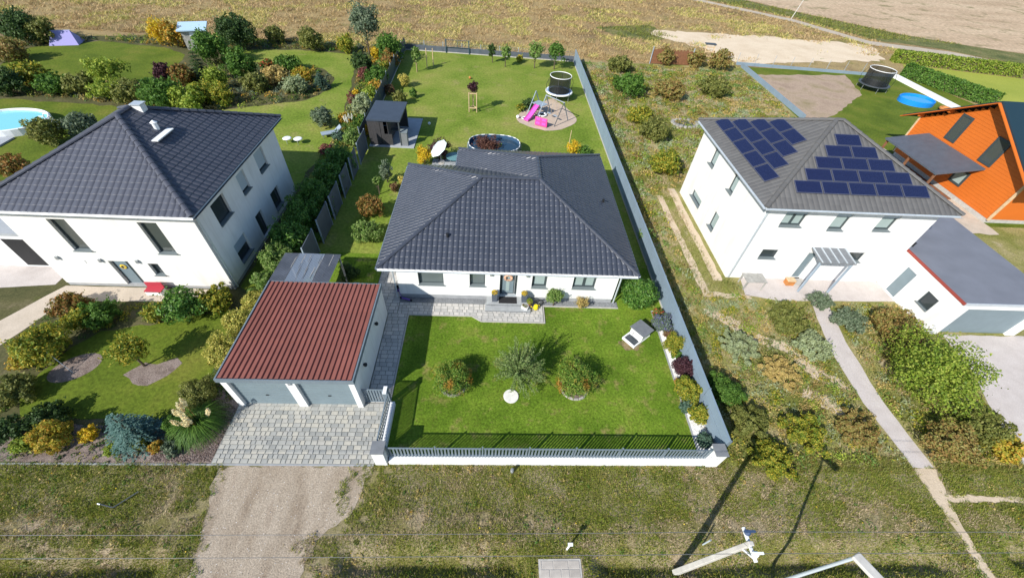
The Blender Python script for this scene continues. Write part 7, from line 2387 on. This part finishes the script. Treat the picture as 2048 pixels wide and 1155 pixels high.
# feathery tree in the middle of the front lawn: long shoots set with narrow leaves
ft = thing('feathery_tree', 'silvery green feathery tree in the middle of the front lawn', 'tree', (1.45, 10.60, 0))
rg = np.random.default_rng(77)
rp = random.Random(77)
LP, LN, tw = [], [], MB()
branch_mesh(tw, rp, (0, 0, -0.05), (0.02, 0.0, 0.75), 0.055, 0, 0.3)
for k in range(125):
    a = rp.uniform(0, 6.28)
    el = rp.uniform(0.0, 1.35)
    ln = rp.uniform(0.95, 1.45) * (1.0 if el < 0.7 else 1.15)
    d = np.array([math.cos(a) * math.cos(el), math.sin(a) * math.cos(el), math.sin(el)])
    p0 = np.array([0, 0, rp.uniform(0.45, 0.9)])
    m_ = 26
    s = np.linspace(0.18, 1, m_)
    pts = p0 + d[None] * (s * ln)[:, None]
    pts[:, 2] += 0.30 * s - 0.35 * s * s * (1.1 - math.sin(el))
    tw.path([tuple(p0), tuple(pts[9]), tuple(pts[18]), tuple(pts[-1])], 0.012, 4, 0.003)
    for rep in range(4):
        LP.append(pts + rg.normal(size=pts.shape) * 0.035)
        LN.append(rg.normal(size=pts.shape) * 0.8 + np.array([0, 0, 0.8]))
LP = np.concatenate(LP)
LN = np.concatenate(LN)
V, F = leaf_quads(LP, LN, 0.085, rg, 0.38)
npobj('crown', V, F, 'leaf_feather', ft)
tw.build('trunk', 'bark', ft)


def plume_grass(name, label, x, y, r, nb, plumes, mat, seed):
    t = thing(name, label, 'grass clump', (x, y, 0))
    rg = np.random.default_rng(seed)
    rp = random.Random(seed)
    V, F = [], []
    for k in range(nb):
        a = rp.uniform(0, 6.28)
        L = rp.uniform(0.7, 1.25) * r
        wv = 0.0085
        hgt = rp.uniform(0.35, 0.95) * r
        sx, sy = -math.sin(a) * wv, math.cos(a) * wv
        b = len(V)
        for q, sc in ((0, 1), (0.4, 1), (0.75, .7), (1.0, .1)):
            px, py = math.cos(a) * L * q, math.sin(a) * L * q
            pz = hgt * 4 * q * (1 - q) * 0.8 + 0.15 * q * hgt
            V += [(px - sx * sc, py - sy * sc, pz), (px + sx * sc, py + sy * sc, pz)]
        for q in range(3):
            F.append((b + q * 2, b + q * 2 + 1, b + q * 2 + 3, b + q * 2 + 2))
    npobj('blades', np.array(V), np.array(F), 'leaf_green', t)
    for k, (dx, dy, hz) in enumerate(plumes):
        st_ = MB().tube((dx * 0.3, dy * 0.3, 0), (dx, dy, hz - 0.15), 0.008, 0.006, 5).build('stalk', 'leaf_straw', t)
        n = 160
        s = rg.random(n)
        wdt = 0.075 * np.sin(np.pi * np.clip(s * 0.9 + 0.08, 0, 1))
        ang = rg.random(n) * 6.28
        P = np.stack([dx + dx * 0.25 * (s - 0.3) + wdt * np.cos(ang), dy + dy * 0.25 * (s - 0.3) + wdt * np.sin(ang), hz - 0.22 + 0.5 * s], 1)
        Vp, Fp = leaf_quads(P, np.tile((0.2, 0.2, 1.0), (n, 1)), 0.09, rg, 0.4)
        npobj('plume', Vp, Fp, mat, t)
    return t


plume_grass('pampas_grass', 'pampas grass clump with cream plumes left of the driveway', -12.25, 8.05, 1.1, 950, [(-0.25, 0.12, 1.35), (-0.35, -0.05, 1.25), (-0.12, -0.10, 1.3), (0.02, -0.22, 1.22), (0.12, -0.32, 1.15), (-0.45, 0.05, 1.1), (-0.2, 0.32, 1.45), (-0.32, 0.22, 1.3), (0.22, -0.35, 1.2), (0.05, -0.4, 1.05), (0.75, 0.05, 1.2), (-0.4, -0.3, 0.95)], 'plume', 91)
plume_grass('pampas_grass', 'pampas grass with pale cream plumes beside the garden house', -12.95, 35.7, 1.0, 260, [(-0.1, 0, 1.3), (0.1, 0.1, 1.4), (0.0, -0.2, 1.2), (0.35, 0.1, 1.35), (-0.3, 0.1, 1.15)], 'plume_pale', 92)

# staked purple tree in the rear lawn
pt = thing('staked_tree', 'small dark purple tree held by pale wooden stakes on the rear lawn', 'tree', (-2.25, 41.5, 0))
rg = np.random.default_rng(5)
P, Nn = crown_points(rg, 1300, 0.52, 2.35, 0.52, 30, 0.35)
P[:, 0] += 0.12 * (P[:, 2] > 2.5)
V, F = leaf_quads(P, Nn, 0.15, rg)
npobj('crown', V, F, 'leaf_purple', pt)
tw = MB()
branch_mesh(tw, random.Random(3), (0, 0, -0.05), (0, 0, 2.4), 0.035, 5, 0.3)
tw.build('trunk', 'bark', pt)
sk = thing('tree_stakes', 'three pale wooden stakes with cross bars around the purple tree', 'stakes', (-2.25, 41.45, 0))
c3 = [(-0.38, -0.18), (0.38, -0.18), (0.0, 0.42)]
for x, y in c3:
    MB().tube((x, y, -0.1), (x, y, 1.9), 0.045, n=7).build('stake', 'wood_light', sk)
for z in (1.82, 0.42):
    for i in range(3):
        a, b = c3[i], c3[(i + 1) % 3]
        MB().beam((a[0], a[1], z), (b[0], b[1], z), 0.03, 0.09).build('cross_bar', 'wood_light', sk)
for i, (x, y, hh, lab) in enumerate(((-8.35, 53.2, 2.1, 'tall left wooden stake of the pair near the back fence'), (-7.7, 54.0, 1.9, 'right wooden stake of the pair near the back fence'), (-9.3, 51.4, 1.1, 'short wooden stake of the sapling in the far left corner'), (6.7, 34.6, 1.7, 'thin bamboo stake beside the yellow shrub behind the roof'))):
    r_ = 0.055 if i < 2 else 0.03
    o = MB().tube((0, 0, -0.1), (0.03, 0, hh), r_, r_ * 0.9, 7).build('wooden_stake', 'wood_light', None, loc=(x, y, 0))
    tag(o, lab, 'stake')
